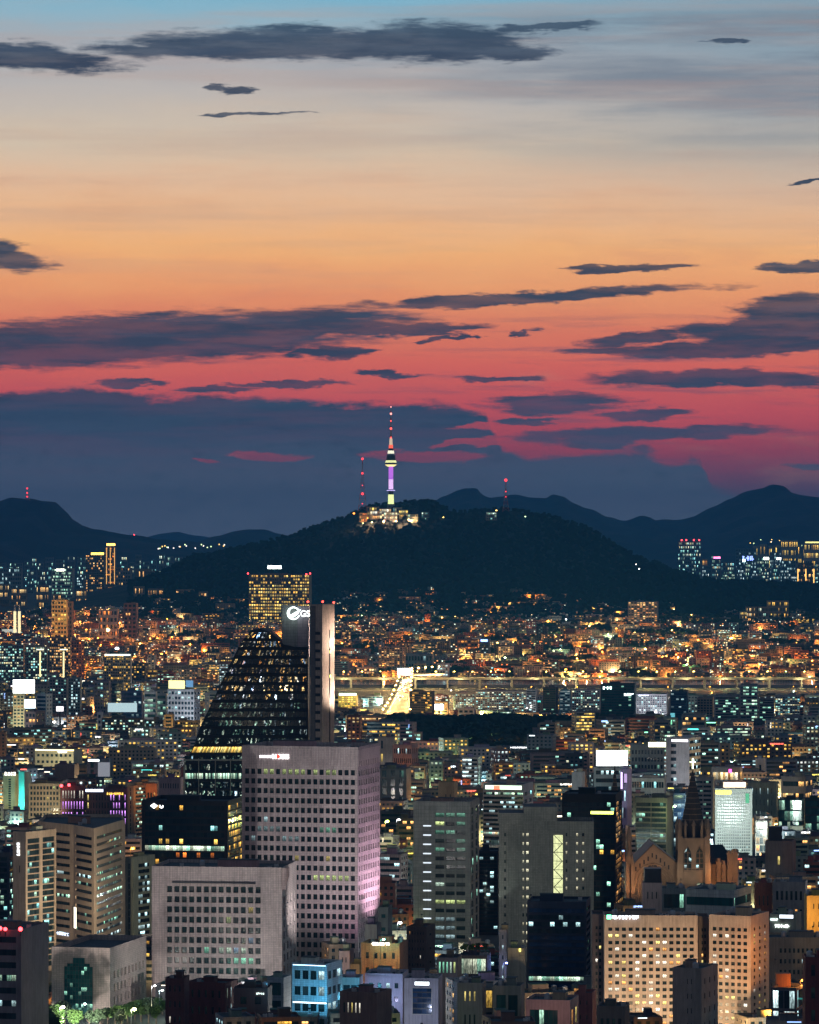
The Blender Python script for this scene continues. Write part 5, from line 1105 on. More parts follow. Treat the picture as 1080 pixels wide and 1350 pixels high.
    t2 = (c - b); L2 = t2.length; t2.normalize(); n2 = Vector((t2.y, -t2.x)); r2 = atan2(t2.y, t2.x)
    pp = b + t2 * (L2 * .6) + n2 * .1; mb = MB(); mb.box(pp.x, pp.y, 20, .9, .3, PZ(830, d) - 20, 'frame_dark', r2); mb.build('vertical_slot', root)
    pp = b + t2 * (L2 * .62) + n2 * .2
    for (yy, hh) in ((861, 3), (893, 4)):
        mb = MB(); mb.box(pp.x, pp.y, PZ(yy, d), 1.4, .5, 1.6, emis((.9, 1, .3), 3).name, r2, bottom=True); mb.build('lit_window', root)
    # upper block with the sign
    dd = d - 2; zb, zt = PZ(853, dd), PZ(798, dd)
    for x0, x1, colr, off in ((371, 392, (.30, .32, .31), 4.0), (392, 407, (.40, .37, .42), 2.0)):
        mb = MB(); mb.box(PX((x0 + x1) / 2, dd) - cx, off + 8, zb - 6, (x1 - x0) * k - .05, 14, zt - zb + 6 - (.6 if x0 == 392 else 0), 'wall_panel'); mb.build('upper_block', root, color=(*colr, 0))
    # round swoosh mark and letters, lit
    mn = emis((.85, 1, .95), 4.0).name; mb = MB(); R1, N = 8.6 * k, 30
    c0 = L(387, 808.5, 0)
    def pt(r, t, ox=0, oz=0): return (c0[0] + ox + r * cos(t), -.2, c0[2] + oz + r * sin(t))
    for i in range(N):
        t0, t1 = math.radians(35 + 305 * i / N), math.radians(35 + 305 * (i + 1) / N)
        def inner(t): return R1 * (.80 - .25 * max(0, cos(t - math.radians(200))))
        mb.face([pt(inner(t0), t0), pt(R1, t0), pt(R1, t1), pt(inner(t1), t1)], mn)
    for i in range(8):          # the swoosh blade
        u0, u1 = i / 8, (i + 1) / 8
        def bl(u, s): return (c0[0] + R1 * (-.55 + 1.7 * u), -.25, c0[2] + R1 * (-.38 + 1.0 * u * u + s * .32 * sin(pi * min(1, u * .95 + .05))))
        mb.face([bl(u0, -1), bl(u1, -1), bl(u1, 1), bl(u0, 1)], mn)
    mb.build('round_mark', root)
    root['_p'] = [PX(371, dd), dd + 3, PX(407, dd), dd + 3, PX(407, dd), dd + 20, PX(371, dd), dd + 20]; root['_t'] = PZ(797, d)
    text(root, 'GS', 402.4, 809, 8.4, (.95, 1, .97), 3.0, wpx=12.4, off=2.2)
    for px, py, q in ((406, 797, d - 6), (425.5, 797, d - 14), (440, 798, d)):
        mb = MB(); mb.bar((0, 0, -1), (0, 0, 1.2), .12, 'metal_dark'); mb.ball(0, 0, 1.6, .62, emis((1, .06, .04), 7).name, 8, 5); mb.build('beacon', root, (PX(px, q) - cx, q - cyy + 1.0, PZ(py, q)))
    mb = MB(); mb.bar((0, 0, 0), (0, 0, 5), .12, 'metal_dark'); mb.build('aerial', root, (PX(344, d) - cx, 12, PZ(829, d)))
    SH.append(dict(l=255, r=441, top=835, d=d - 14, d2=d + 42, vis=1060, pts=[(PX(242, d), d - 14), (PX(441, d), d - 14), (PX(441, d + 42), d + 42), (PX(242, d + 42), d + 42)], root=root, short='the dark glass wedge tower', x=340, y=940, prof=[(242, 1010), (255, 985), (263, 960), (286, 912), (301, 880), (318, 846), (332, 831), (355, 833), (374, 850), (400, 798), (441, 798)]))
    return root
HW = wedge()
# ------------------------------------------------------------------ church
def church():
    d = 1930.0; k = d / F
    root = thing('church', 'brown stone gothic church with one tall pointed spire and a lit cross on top', 'church', (PX(880, d), d, 0)); cx, cyy = root.location.x, d
    st = 'stone'; NAr = emis((1, .9, .65), 1.5).name
    def X(px): return PX(px, d) - cx
    def tower(px0, px1, ybody, ybel, ytip, dd, name, q=1.0):
        w = (px1 - px0) * k; x = X((px0 + px1) / 2); mb = MB(); z1 = PZ(ybody, d); z2 = PZ(ybel, d); zt = PZ(ytip, d)
        mb.box(x, dd, 0, w * .86, w * .86, z1, st)
        for sx in (-1, 1):
            for sy in (-1, 1):
                bx, by = x + sx * w * .43, dd + sy * w * .43
                mb.box(bx, by, 0, w * .17, w * .17, z1 + 1.5, st); mb.box(bx + sx * .25 * q, by + sy * .25 * q, 0, w * .19, w * .19, z1 * .72, st)
        mb.box(x, dd, z1, w * 1.0, w * 1.0, .6, st, bottom=True)
        mb.box(x, dd, z1 * .62, w * .92, w * .92, .5, st, bottom=True)
        mb.build(name, root)
        # belfry ring: arches and pinnacles
        mb = MB()
        for i in range(12):
            s = (i % 3 + .5) / 3 - .5; side = i // 3; r_ = w * .40
            px_, py_ = ((s * 2 * r_, -r_), (r_, s * 2 * r_), (-s * 2 * r_, r_), (-r_, -s * 2 * r_))[side]
            mb.cone(x + px_, dd + py_, z1 + .6, w * .05, z2 - (z2 - z1) * .15, w * .045, st, 6)
            mb.cone(x + px_, dd + py_, z2 - (z2 - z1) * .15, w * .085, z2 + (z2 - z1) * .22, 0, st, 6)
        mb.cone(x, dd, z1 + .6, w * .30, z2 + .5, w * .29, 'slate', 8)
        mb.build('belfry', root)
        for sx in (-1, 1):
            for sy in (-1, 1):
                mb = MB(); bx, by = x + sx * w * .46, dd + sy * w * .46
                mb.cone(bx, by, z1 + 1.4, w * .085, z1 + (z2 - z1) * .7, w * .07, st, 6); mb.cone(bx, by, z1 + (z2 - z1) * .7, w * .1, z2 + (z2 - z1) * .35, 0, st, 6); mb.build('pinnacle', root)
        mb = MB(); mb.cone(x, dd, z2, w * .38, zt, .12, 'stone_dark', 8, rot=pi / 8)
        for i in range(9):
            f = (i + .5) / 10; mb.cone(x, dd, z2 + (zt - z2) * f, w * .38 * (1 - f) + .16, z2 + (zt - z2) * f + .3, w * .38 * (1 - f) + .1, st, 8, rot=pi / 8)
        mb.build('spire', root)
        return x, w, z1, z2, zt
    x, w, z1, z2, zt = tower(893, 934, 1105, 1084, 1013, 0, 'tower')
    for s in (-.19, .19):
        mb = MB(); a = w * .115; zb, zu = PZ(1147, d), PZ(1120, d); y = -w * .43 - .12
        mb.face([(x + s * w - a, y, zb), (x + s * w + a, y, zb), (x + s * w + a, y, zu - 1), (x + s * w, y, zu + 1.8), (x + s * w - a, y, zu - 1)], 'pane_cool', [(0, 0), (3, 0), (3, 6), (1.5, 7), (0, 6)])
        mb.box(x + s * w, y - .15, zb, .22, .2, zu - zb, st)
        for e in (-1, 1): mb.bar((x + s * w + e * (a + .15), y - .05, zb), (x + s * w + e * (a + .15), y - .05, zu - .8), .22, st); mb.bar((x + s * w + e * (a + .15), y - .05, zu - .8), (x + s * w, y - .05, zu + 2.2), .22, st)
        for j in range(4): mb.box(x + s * w, y - .12, zb + (zu - zb) * (j + .5) / 4, 2 * a, .15, .2, st, bottom=True)
        mb.build('lancet_window', root, color=(1, 1, 1, .25))
    mb = MB(); c_ = emis((.85, 1, .55), 6, True).name; mb.box(x, 0, zt - .2, .6, .6, 5.2, c_, bottom=True); mb.box(x, 0, zt + 2.9, 2.8, .58, .6, c_, bottom=True); mb.build('cross', root)
    # second slimmer spire on the left, mostly hidden by the dark glass tower
    tower(804, 820, 1100, 1062, 1010, 10, 'side_tower', .5)
    # gabled front with a great arch
    y = -3.0; xa, xb = X(828), X(893); ze, zp = PZ(1146, d), PZ(1113, d); xm = X(861); xg = X(893)
    mb = MB(); th = 2.0
    G = [(xa, 0), (xg, 0), (xg, ze + 3), (xm, zp), (xa, ze)]
    mb.face([(p[0], y, p[1]) for p in G], st); mb.face([(p[0], y + 34, p[1]) for p in G][::-1], st)
    mb.face([(xa, y + 34, 0), (xa, y, 0), (xa, y, ze), (xa, y + 34, ze)], st)
    mb.build('gable_front', root)
    mb = MB(); mb.face([(xa - .6, y - .6, ze - .4), (xm, y - .6, zp + .5), (xm, y + 34.2, zp + .5), (xa - .6, y + 34.2, ze - .4)][::-1], 'slate'); mb.face([(xm, y - .6, zp + .5), (xg + .6, y - .6, ze + 2.8), (xg + .6, y + 34.2, ze + 2.8), (xm, y + 34.2, zp + .5)][::-1], 'slate'); mb.build('roof', root)
    for r_, zc in ((26 * k, PZ(1166, d)), (22 * k, PZ(1166, d)), (17.5 * k, PZ(1167, d))):
        mb = MB(); N = 16
        for i in range(N):
            a0, a1 = pi * i / N, pi * (i + 1) / N
            mb.bar((xm + r_ * cos(a0), y - .2, zc + r_ * 1.05 * sin(a0)), (xm + r_ * cos(a1), y - .2, zc + r_ * 1.05 * sin(a1)), .45, st)
        for e in (-1, 1): mb.bar((xm + e * r_, y - .2, zc), (xm + e * r_, y - .2, 0), .45, st)
        mb.build('arch_moulding', root)
    for (px, py, r_) in ((860, 1143, 6.5), (849, 1152, 3.2)):
        mb = MB(); rr = r_ * k; N = 14; zc = PZ(py, d)
        mb.face([(X(px) + rr * cos(2 * pi * i / N), y - .15, zc + rr * sin(2 * pi * i / N)) for i in range(N)], 'frame_dark')
        for i in range(N): a0, a1 = 2 * pi * i / N, 2 * pi * (i + 1) / N; mb.bar((X(px) + rr * cos(a0), y - .3, zc + rr * sin(a0)), (X(px) + rr * cos(a1), y - .3, zc + rr * sin(a1)), .22, st)
        for i in range(6): a0 = pi * i / 3; mb.bar((X(px), y - .3, zc), (X(px) + rr * cos(a0), y - .3, zc + rr * sin(a0)), .12, st)
        mb.build('rose_window', root)
    for j in range(9):      # stepped little windows along the gable
        px = 838 + j * 5.4; mb = MB(); zz = ze - 3 + (1 - abs(px - 861) / 30) * (zp - ze - 3); mb.box(X(px), y - .12, zz, .7, .15, 2.2, 'frame_dark', bottom=True); mb.build('gable_slot', root)
    for px, yt in ((828, 1128), (833, 1138)):
        mb = MB(); mb.box(X(px), y - .5, 0, 2.6, 2.6, PZ(yt, d), st); mb.cone(X(px), y - .5, PZ(yt, d), 1.5, PZ(yt - 14, d), 0, st, 6); mb.build('turret', root)
    mb = MB(); mb.cone(X(829), y + 1, PZ(1130, d), 1.6, PZ(1108, d), 1.2, st, 6); mb.cone(X(829), y + 1, PZ(1108, d), 2.0, PZ(1085, d), 0, st, 6); mb.build('pinnacle', root)
    # nave and choir to the right
    x0, x1 = X(934), X(972); zr = PZ(1117, d); zw = PZ(1141, d)
    mb = MB(); mb.box((x0 + x1) / 2, 16, 0, x1 - x0, 20, zw, st); mb.build('nave', root)
    mb = MB(); mb.face([(x0, 5.4, zw), (x1 + .5, 5.4, zw), (x1 - 6, 16, zr), (x0, 16, zr)], 'slate'); mb.face([(x1 + .5, 26.6, zw), (x0, 26.6, zw), (x0, 16, zr), (x1 - 6, 16, zr)], 'slate'); mb.face([(x1 + .5, 5.4, zw), (x1 + .5, 26.6, zw), (x1 - 6, 16, zr)], 'slate'); mb.build('roof', root)
    for px, yt, w_ in ((948, 1134, 2.2), (955, 1137, 1.8), (963, 1124, 2.6), (970, 1122, 2.6)):
        mb = MB(); mb.box(X(px), 3.2, 0, w_, 2.4, PZ(yt + 3, d), st); mb.cone(X(px), 3.2, PZ(yt + 3, d), w_ * .8, PZ(yt - 2, d), w_ * .5, st, 6); mb.build('buttress', root)
    SH.append(dict(l=828, r=972, top=1113, d=d - 10, d2=d + 34, vis=1176, pts=[(PX(803, d), d - 12), (PX(974, d), d - 12), (PX(974, d), d + 34), (PX(803, d), d + 34)], root=root, short='the brown gothic church', x=890, y=1130))
    root['_t'] = zt
    return root
HCH = church()
# ------------------------------------------------------------------ terrain
def sheet(name, xs, ys, zf, mt, kind='structure'):
    mb = MB(); me = bpy.data.meshes.new(name); V_ = [(x, y, zf(x, y)) for y in ys for x in xs]; nx = len(xs)
    Fc = [(j * nx + i, j * nx + i + 1, (j + 1) * nx + i + 1, (j + 1) * nx + i) for j in range(len(ys) - 1) for i in range(nx - 1)]
    me.from_pydata(V_, [], Fc); me.materials.append(MATS[mt]); o = bpy.data.objects.new(name, me); COL.objects.link(o)
    for p in me.polygons: p.use_smooth = False
    o['kind'] = kind; return o
def rng_(a, b, n): return [a + (b - a) * i / (n - 1) for i in range(n)]
sheet('ground', [-8800, -3000] + rng_(-1500, 1500, 61) + [3000, 8800], [-200, 800] + rng_(1200, 5290, 30) + rng_(5310, 12000, 70) + [14000, 20000, 31500], lambda x, y: gz(max(-1500, min(1500, x)), min(y, 12000)) - 0.05, 'ground')
w_ = sheet('river', [PX(330, 5200), 4000], [4965 + 165, 5290], lambda x, y: .06, 'water')
def interp(P, x):
    if x <= P[0][0]: return P[0][1]
    for (a, b), (c, e) in zip(P, P[1:]):
        if x <= c: t = (x - a) / (c - a); t = t * t * (3 - 2 * t) * .35 + t * .65; return b + (e - b) * t
    return P[-1][1]
def ridge(name, prof, d, front, back, xa, xb, nx, ny, amp, base=40, mt='hill', fr=.012, seedz=0.0):
    xs = rng_(PX(xa, d), PX(xb, d), nx); ys = rng_(d - front, d + back, ny)
    def zf(x, y):
        top = PZ(interp(prof, sx_(x, d)), d); b = base if y > 5300 else 0
        t = (y - (d - front)) / front if y < d else 1 - (y - d) / back
        t = min(1, max(0, t)); s = t ** 1.15 if y < d else t * t * (3 - 2 * t)
        sp = mnoise.noise(Vector((x * .0011, y * .0011, seedz))) * (1 - t) * t * 1.3
        z = b - 8 + (top - b + 8) * max(0, s + sp * .55)
        z += (mnoise.noise(Vector((x * fr, y * fr, 3 + seedz))) + .6 * mnoise.noise(Vector((x * fr * 2.7, y * fr * 2.7, 8 + seedz)))) * amp * min(1, t * 6)
        return z
    return sheet(name, xs, ys, zf, mt), zf
NAM = [(60, 800), (130, 778), (190, 765), (215, 755), (250, 736), (300, 727), (350, 717), (380, 709), (410, 698), (440, 688), (470, 677), (485, 670), (500, 666), (530, 665), (550, 663), (572, 664), (588, 672), (605, 677), (640, 673), (668, 672), (700, 677), (722, 681), (745, 689), (775, 697), (800, 713), (830, 730), (860, 743), (900, 756), (930, 765), (950, 768), (1000, 769), (1040, 770), (1080, 773), (1200, 780)]
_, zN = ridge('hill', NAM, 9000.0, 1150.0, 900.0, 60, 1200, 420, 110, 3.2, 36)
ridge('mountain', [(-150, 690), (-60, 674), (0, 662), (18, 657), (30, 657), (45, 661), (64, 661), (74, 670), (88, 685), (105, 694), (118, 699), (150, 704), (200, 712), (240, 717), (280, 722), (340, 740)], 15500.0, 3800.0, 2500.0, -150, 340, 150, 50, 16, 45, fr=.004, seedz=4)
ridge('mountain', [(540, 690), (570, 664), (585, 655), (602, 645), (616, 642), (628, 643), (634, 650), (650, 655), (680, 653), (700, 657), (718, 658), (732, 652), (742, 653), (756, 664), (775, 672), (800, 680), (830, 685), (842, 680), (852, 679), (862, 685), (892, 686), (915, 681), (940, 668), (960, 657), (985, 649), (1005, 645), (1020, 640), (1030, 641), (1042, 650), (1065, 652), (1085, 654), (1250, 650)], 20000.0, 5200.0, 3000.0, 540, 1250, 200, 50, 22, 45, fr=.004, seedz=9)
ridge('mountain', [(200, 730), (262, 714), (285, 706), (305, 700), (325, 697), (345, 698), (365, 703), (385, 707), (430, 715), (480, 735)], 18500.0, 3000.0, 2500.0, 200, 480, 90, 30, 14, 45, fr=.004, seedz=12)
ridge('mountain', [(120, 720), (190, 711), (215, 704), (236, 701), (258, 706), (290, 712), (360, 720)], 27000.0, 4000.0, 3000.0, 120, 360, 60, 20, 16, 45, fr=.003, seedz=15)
def crownpts(n, fn, name, mt, size, seed, leafs=5):
    """treetops of a far wood: one object of many leafy clumps"""
    rr = random.Random(seed); mb = MB()
    for _ in range(n):
        x, y, z, r_ = fn(rr)
        for q in range(leafs):
            a, b = rr.uniform(0, 6.28), rr.uniform(.1, 1); e = r_ * rr.uniform(.5, .95); ox, oy, oz = cos(a) * r_ * .5 * b, sin(a) * r_ * .5 * b, r_ * rr.uniform(-.2, .7)
            P = []
            for j in range(5): t = 2 * pi * j / 5 + a; P.append((x + ox + e * cos(t) * .8, y + oy + e * .5 * sin(t) * cos(a), z + oz + e * .6 * sin(t)))
            mb.face(P, mt)
    o = mb.build(name); o['kind'] = 'stuff'; tag(o, None, None); return o
def nf(rr):
    px = rr.uniform(170, 1100); x = PX(px, 9000); y = 9000 + rr.uniform(-1080, 40); s = sx_(x, y); x = x * y / 9000; z = zN(x, y); return x, y, z + 2, rr.uniform(4.5, 8.5)
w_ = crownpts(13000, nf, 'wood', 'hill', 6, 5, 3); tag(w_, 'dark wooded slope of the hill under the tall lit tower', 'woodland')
# ------------------------------------------------------------------ the lit tower on the hill and three lattice masts
def hilltower():
    d = 8960.0; k = d / F; x = PX(515.5, d); zb = PZ(668, d)
    root = thing('observation_tower', 'observation tower with a purple lit shaft, round deck and striped antenna mast on the hilltop', 'observation tower', (x, d, zb)); Z = lambda y: PZ(y, d) - zb
    def part(nm, items, color=None):
        mb = MB()
        for (y0, r0, y1, r1, mt) in items: mb.cone(0, 0, Z(y0), r0 * k, Z(y1), r1 * k, mt, 16)
        mb.build(nm, root, color=color)
    part('base', [(672, 5, 664.5, 5, 'concrete'), (664.5, 3.9, 652, 3.6, emis((.85, 1, .40), 1.5).name)])
    part('base_ring', [(652, 3.2, 647, 3.2, 'metal_dark'), (647, 5.5, 646, 5.5, emis((.6, .5, 1), 1.6).name)])
    part('shaft', [(646, 3.0, 632, 3.0, emis((.88, .55, 1), 1.3).name), (632, 3.0, 615, 3.0, emis((.62, .18, .95), 1.05).name)])
    part('shaft_ring', [(646, 3.35, 645, 3.35, 'metal_dark'), (630.6, 3.2, 630, 3.2, emis((.5, .15, .9), .7).name)])
    part('lower_deck', [(615, 4.5, 612.5, 8, emis((1, .86, .35), 1.6).name), (612.5, 8, 610, 7.6, 'metal_dark'), (610, 7.6, 607, 6.6, emis((.95, 1, .45), 1.2).name)])
    part('upper_deck', [(607, 6.0, 605, 6.2, 'metal_dark'), (605, 6.2, 600, 5.6, 'metal_dark'), (600, 5.2, 598, 4.6, 'metal_pale'), (598, 4.4, 594, 3.8, emis((1, .95, .70), 1.4).name)])
    part('mast_base', [(594, 3.2, 591, 3.0, 'metal_dark'), (591, 2.8, 586.5, 2.6, emis((1, .12, .06), 1.6).name), (586.5, 2.2, 578, 1.9, emis((1, .75, .5), .8).name)])
    ys = [578, 574, 566, 562, 557, 551, 546, 541, 537]
    for i, (a, b) in enumerate(zip(ys, ys[1:])): part('mast_section', [(a, 1.5 - i * .13, b, 1.4 - i * .13, 'red_steel' if i % 2 == 0 else 'metal_pale')])
    for y, r_ in ((577, 1.5), (565, 2.0), (555, 1.2), (545.5, 1.8), (536.5, 1.1)):
        mb = MB(); mb.ball(0, -1.4 * k if y > 540 else 0, 0, r_ * k * .8, emis((1, .35, .3) if y < 550 else (1, .1, .08), 3.0).name, 8, 5); mb.build('beacon', root, (0, 0, Z(y)))
    root['_t'] = Z(536); return root
hilltower()
SH.append(dict(l=505, r=526, top=536, d=8960, d2=8961, vis=670, pts=None, root=None, short='the purple lit hilltop tower', x=515, y=620))
def mast(label, px, ytop, ybase, w0, d, lights, glow=3.0):
    x = PX(px, d); zb = PZ(ybase, d); k = d / F; H = PZ(ytop, d) - zb; r = thing('radio_mast', label, 'radio mast', (x, d, zb))
    n = 9; mb = MB(); hw = w0 * k / 2; prev = None
    for i in range(n + 1):
        f = i / n; h_ = hw * (1 - f) ** 1.5 + .3; z = H * f; cur = [(h_, h_, z), (-h_, h_, z), (-h_, -h_, z), (h_, -h_, z)]
        if prev:
            for a in range(4):
                mt = 'red_steel' if i % 2 else 'metal_pale'; mb.bar(prev[a], cur[a], .45, mt, n=4); mb.bar(prev[a], cur[(a + 1) % 4], .3, mt, n=4); mb.bar(cur[a], cur[(a + 1) % 4], .3, mt, n=4)
        prev = cur
    mb.build('lattice', r)
    for (y, s, c) in lights:
        mb = MB(); mb.ball(0, -hw * .4, 0, s * k, emis(c, glow).name, 8, 5); mb.build('beacon', r, (0, 0, PZ(y, d) - zb))
    r['_t'] = H; return r
RD = (1, .05, .06)
mast('red lattice mast just left of the purple lit tower', 478, 605, 674, 11, 8930, ((605, 1.6, RD), (624, 1.4, RD), (651, 1.7, RD), (640, .7, RD), (664, .8, RD)))
mast('shorter red lattice mast on the right shoulder of the hill', 667, 635, 674, 8, 8950, ((633, 2.0, RD), (648, .8, RD), (655, .7, RD)))
mast('small mast with red beacons on the dark ridge at the far left', 36, 645, 660, 7, 15500, ((644, 1.2, RD), (650, 1.2, RD), (655, 1.2, RD)))
# terraces and pavilions on the summit
rr = random.Random(3); hillb = []
for i, (x0, x1, yt, yb, c, pal, lt) in enumerate(((484, 500, 668, 684, (.5, .34, .2), 'yellow', .9), (488, 504, 673, 687, (.55, .42, .36), 'warm', .9), (500, 516, 670, 686, (.6, .4, .34), 'warm', .95), (506, 524, 675, 687, (.6, .45, .36), 'mix', .95),
      (518, 530, 669, 686, (.55, .5, .3), 'mix', .8), (526, 538, 672, 685, (.5, .5, .36), 'yellow', .8), (538, 551, 678, 685, (.5, .45, .35), 'mix', .7), (474, 484, 676, 684, (.5, .28, .1), 'orange', .7), (641, 655, 675, 682, (.2, .2, .18), 'mix', .3), (556, 566, 675, 682, (.2, .2, .15), 'mix', .35))):
    d = 8900 - (yt - 668) * 9; xm = (x0 + x1) / 2
    hero('hilltop_pavilion', ['small orange glowing building at the left foot of the hilltop tower', 'lower left lit terrace building below the hilltop tower', 'pink lit terrace building directly left of the tower foot', 'lowest lit terrace building below the tower foot', 'green yellow lit pavilion right of the tower foot', 'lit pavilion second to the right of the tower foot', 'long low lit kiosk right of the hilltop pavilions', 'amber lit gatehouse beside the red lattice mast', 'dim building under the right shoulder mast', 'dim low building on the crest right of the kiosk'][i], 'pavilion',
         x0, x1, x1, yt, d, 0, 14, S('m', 5, 3, .7, .6, .4, .4, .8, .4, lt, pal, rec=.3), None, y0=yb + 4, base=0, col=c, lit=lt, vis=yb, clutter=False)
# ------------------------------------------------------------------ expressway, river bank road, bright avenue
def deckline(name, z, y, wid, label, x0=405, x1=1120, th=1.6, ph=1.1):
    r = thing(name, label, 'bridge', (0, y, 0)); xa, xb = PX(x0, y), PX(x1, y)
    mb = MB(); mb.box((xa + xb) / 2, wid / 2, z - th, xb - xa, wid, th, 'concrete', bottom=True); mb.build('deck', r)
    mb = MB(); mb.box((xa + xb) / 2, wid / 2, z + .004, xb - xa, wid - 1, .01, 'road_pale'); mb.build('carriageway', r)
    for yy in (.15, wid - .15): mb = MB(); mb.box((xa + xb) / 2, yy, z, xb - xa, .25, ph, 'concrete'); mb.build('parapet', r)
    x = xa + 15
    while x < xb: mb = MB(); mb.box(0, 0, 0, 2.6, wid * .6, z - th, 'concrete'); mb.build('pier', r, (x, wid / 2, 0)); x += 42
    return r
deckline('expressway', 12.6, 5010, 22, 'elevated riverside expressway lit by rows of lamps')
o = sheet('road', [PX(405, 4900), PX(1120, 4900)], [4905, 4935], lambda x, y: .1, 'road_pale')
av = [(-30, 4050, 0, 4050), (-27.8, 4140, -1.6, 4140), (-18, 4560, -.8, 4560), (-9, 4960, 1.5, 4960), (-9, 5036, 8, 5036)]
mb = MB(); prev = None
def zav(y): return .15 + 13.0 * smooth(4250, 4960, y)
for (a, y0_, b, y1_) in av:
    cur = ((a, y0_, zav(y0_)), (b, y1_, zav(y1_)))
    if prev: mb.face([prev[0], prev[1], cur[1], cur[0]], 'road_pale')
    prev = cur
o = mb.build('road'); o['kind'] = 'structure'
mb = MB(); mb.face([(-9, 5036, 14.6), (40, 5036, 14.6), (48, 5125, 15.2), (-9, 5125, 15.2)], 'road_pale'); o = mb.build('road'); o['kind'] = 'structure'
mb = MB()
for (a, b) in zip(av, av[1:]):
    for i in (0, 2):
        mb.bar((a[i], a[i + 1], zav(a[i + 1]) + .5), (b[i], b[i + 1], zav(b[i + 1]) + .5), .5, 'concrete')
o = mb.build('kerb'); o['kind'] = 'structure'
# foreground lane and street surfaces
for (P, nm) in (([(PX(30, 1380), 1290), (PX(64, 1380), 1290), (PX(60, 1700), 1760), (PX(44, 1700), 1760)], 'road'), ([(-130, 2100), (150, 2100), (160, 2130), (-130, 2130)], 'road'), ([(PX(340, 1400), 1300), (PX(356, 1400), 1300), (PX(342, 1500), 1500), (PX(330, 1500), 1500)], 'road')):
    mb = MB(); mb.face([(p[0], p[1], .02) for p in P], 'asphalt'); o = mb.build(nm); o['kind'] = 'structure'
    mb = MB(); a, b, c, e = P
    for i in range(24):
        f0, f1 = i / 24, (i + .45) / 24
        def q(f, s): return ((a[0] + (e[0] - a[0]) * f) * (1 - s) + (b[0] + (c[0] - b[0]) * f) * s, a[1] + (e[1] - a[1]) * f, .028)
        mb.face([q(f0, .49), q(f0, .51), q(f1, .51), q(f1, .49)], 'wall_paint')
    o = mb.build('road_marking', color=(.8, .8, .8, 0)); o['kind'] = 'structure'
# ------------------------------------------------------------------ cars
def car_mesh(colr, away):
    mb = MB(); m_ = 'car_%s' % colr[0]
    if m_ not in MATS: simple(m_, colr[1], .3, .2, var=.05)
    P = [(-2.2, .35), (2.2, .35), (2.2, .85), (1.2, .95), (.7, 1.42), (-1.0, 1.45), (-1.7, .98), (-2.2, .92)]
    for s in (-1, 1):
        Q = [(s * .86, x, z) for x, z in P]; mb.face(Q if s > 0 else Q[::-1], m_)
    for (a, b) in zip(P, P[1:] + P[:1]): mb.face([(-.86, a[0], a[1]), (.86, a[0], a[1]), (.86, b[0], b[1]), (-.86, b[0], b[1])][::-1], m_)
    mb.face([(-.75, 1.21, 1.0), (.75, 1.21, 1.0), (.65, .76, 1.38), (-.65, .76, 1.38)][::-1], 'frame_dark')
    for sx in (-.8, .8):
        for sy in (-1.35, 1.4): mb.bar((sx - .1, sy, .33), (sx + .1, sy, .33), .33, 'tyre', n=10)
        mb.box(sx * .72, -2.22, .6, .3, .08, .16, emis((1, .95, .8), 40).name, bottom=True); mb.box(sx * .78, 2.22, .65, .3, .08, .14, emis((1, .05, .02), 12).name, bottom=True)
    return mb.mesh('car')
CM = [car_mesh(c, 0) for c in (('white', (.6, .6, .6)), ('black', (.02, .02, .02)), ('silver', (.3, .31, .32)), ('red', (.25, .03, .03)))]
rr = random.Random(11)
ncar = 0
for lane in range(6):
    for i in range(12):
        y = 4110 + i * 72 + rr.uniform(-30, 30); f = (lane + .6) / 6.2
        for (a, b) in zip(av, av[1:]):
            if a[1] <= y <= b[1]:
                t = (y - a[1]) / (b[1] - a[1]); xl = a[0] + (b[0] - a[0]) * t; xr = a[2] + (b[2] - a[2]) * t
                ci = rr.randrange(4); o = child_mesh('car', CM[ci], None, (xl + (xr - xl) * f, y, zav(y) + .05), (0 if lane < 4 else pi) - atan2(b[0] - a[0], b[1] - a[1]))
                tag(o, 'car in the dense traffic on the bright avenue, headlights on' if lane < 4 else 'car driving away on the bright avenue, tail lights on', 'car', 'cars driving towards the camera on the bright avenue' if lane < 4 else 'cars driving away on the bright avenue'); ncar += 1
for i in range(9):
    y = 1395 + i * 37 + rr.uniform(-8, 8); px = 47 + rr.uniform(-6, 6)
    o = child_mesh('car', CM[rr.randrange(4)], None, (PX(px, y), y, .05), 0 if i % 2 else pi); tag(o, 'car waiting in the street by the bottom left corner', 'car', 'cars queueing in the street at the bottom left')
# ------------------------------------------------------------------ trees
def crown_mesh(seed, mt, H=8.0, Rr=3.4, n=900, ls=.42):
    rr = random.Random(seed); mb = MB(); lobes = [(rr.uniform(-.5, .5) * Rr, rr.uniform(-.5, .5) * Rr, H * rr.uniform(.45, .9), Rr * rr.uniform(.4, .65)) for _ in range(11)]
    for _ in range(n):
        lx, ly, lz, lr = rr.choice(lobes); a, c = rr.uniform(0, 2 * pi), rr.uniform(-1, 1); s = sqrt(1 - c * c); r_ = lr * rr.uniform(.6, 1.05)
        p = Vector((lx + r_ * s * cos(a), ly + r_ * s * sin(a), lz + r_ * c * .85)); u = Vector((rr.gauss(0, 1), rr.gauss(0, 1), rr.gauss(0, 1))).normalized(); v = u.orthogonal().normalized() * ls * rr.uniform(.6, 1.2); u = u * ls * rr.uniform(.7, 1.3)
        mb.face([tuple(p - u), tuple(p + v), tuple(p + u), tuple(p - v)], mt)
    return mb.mesh('crown')
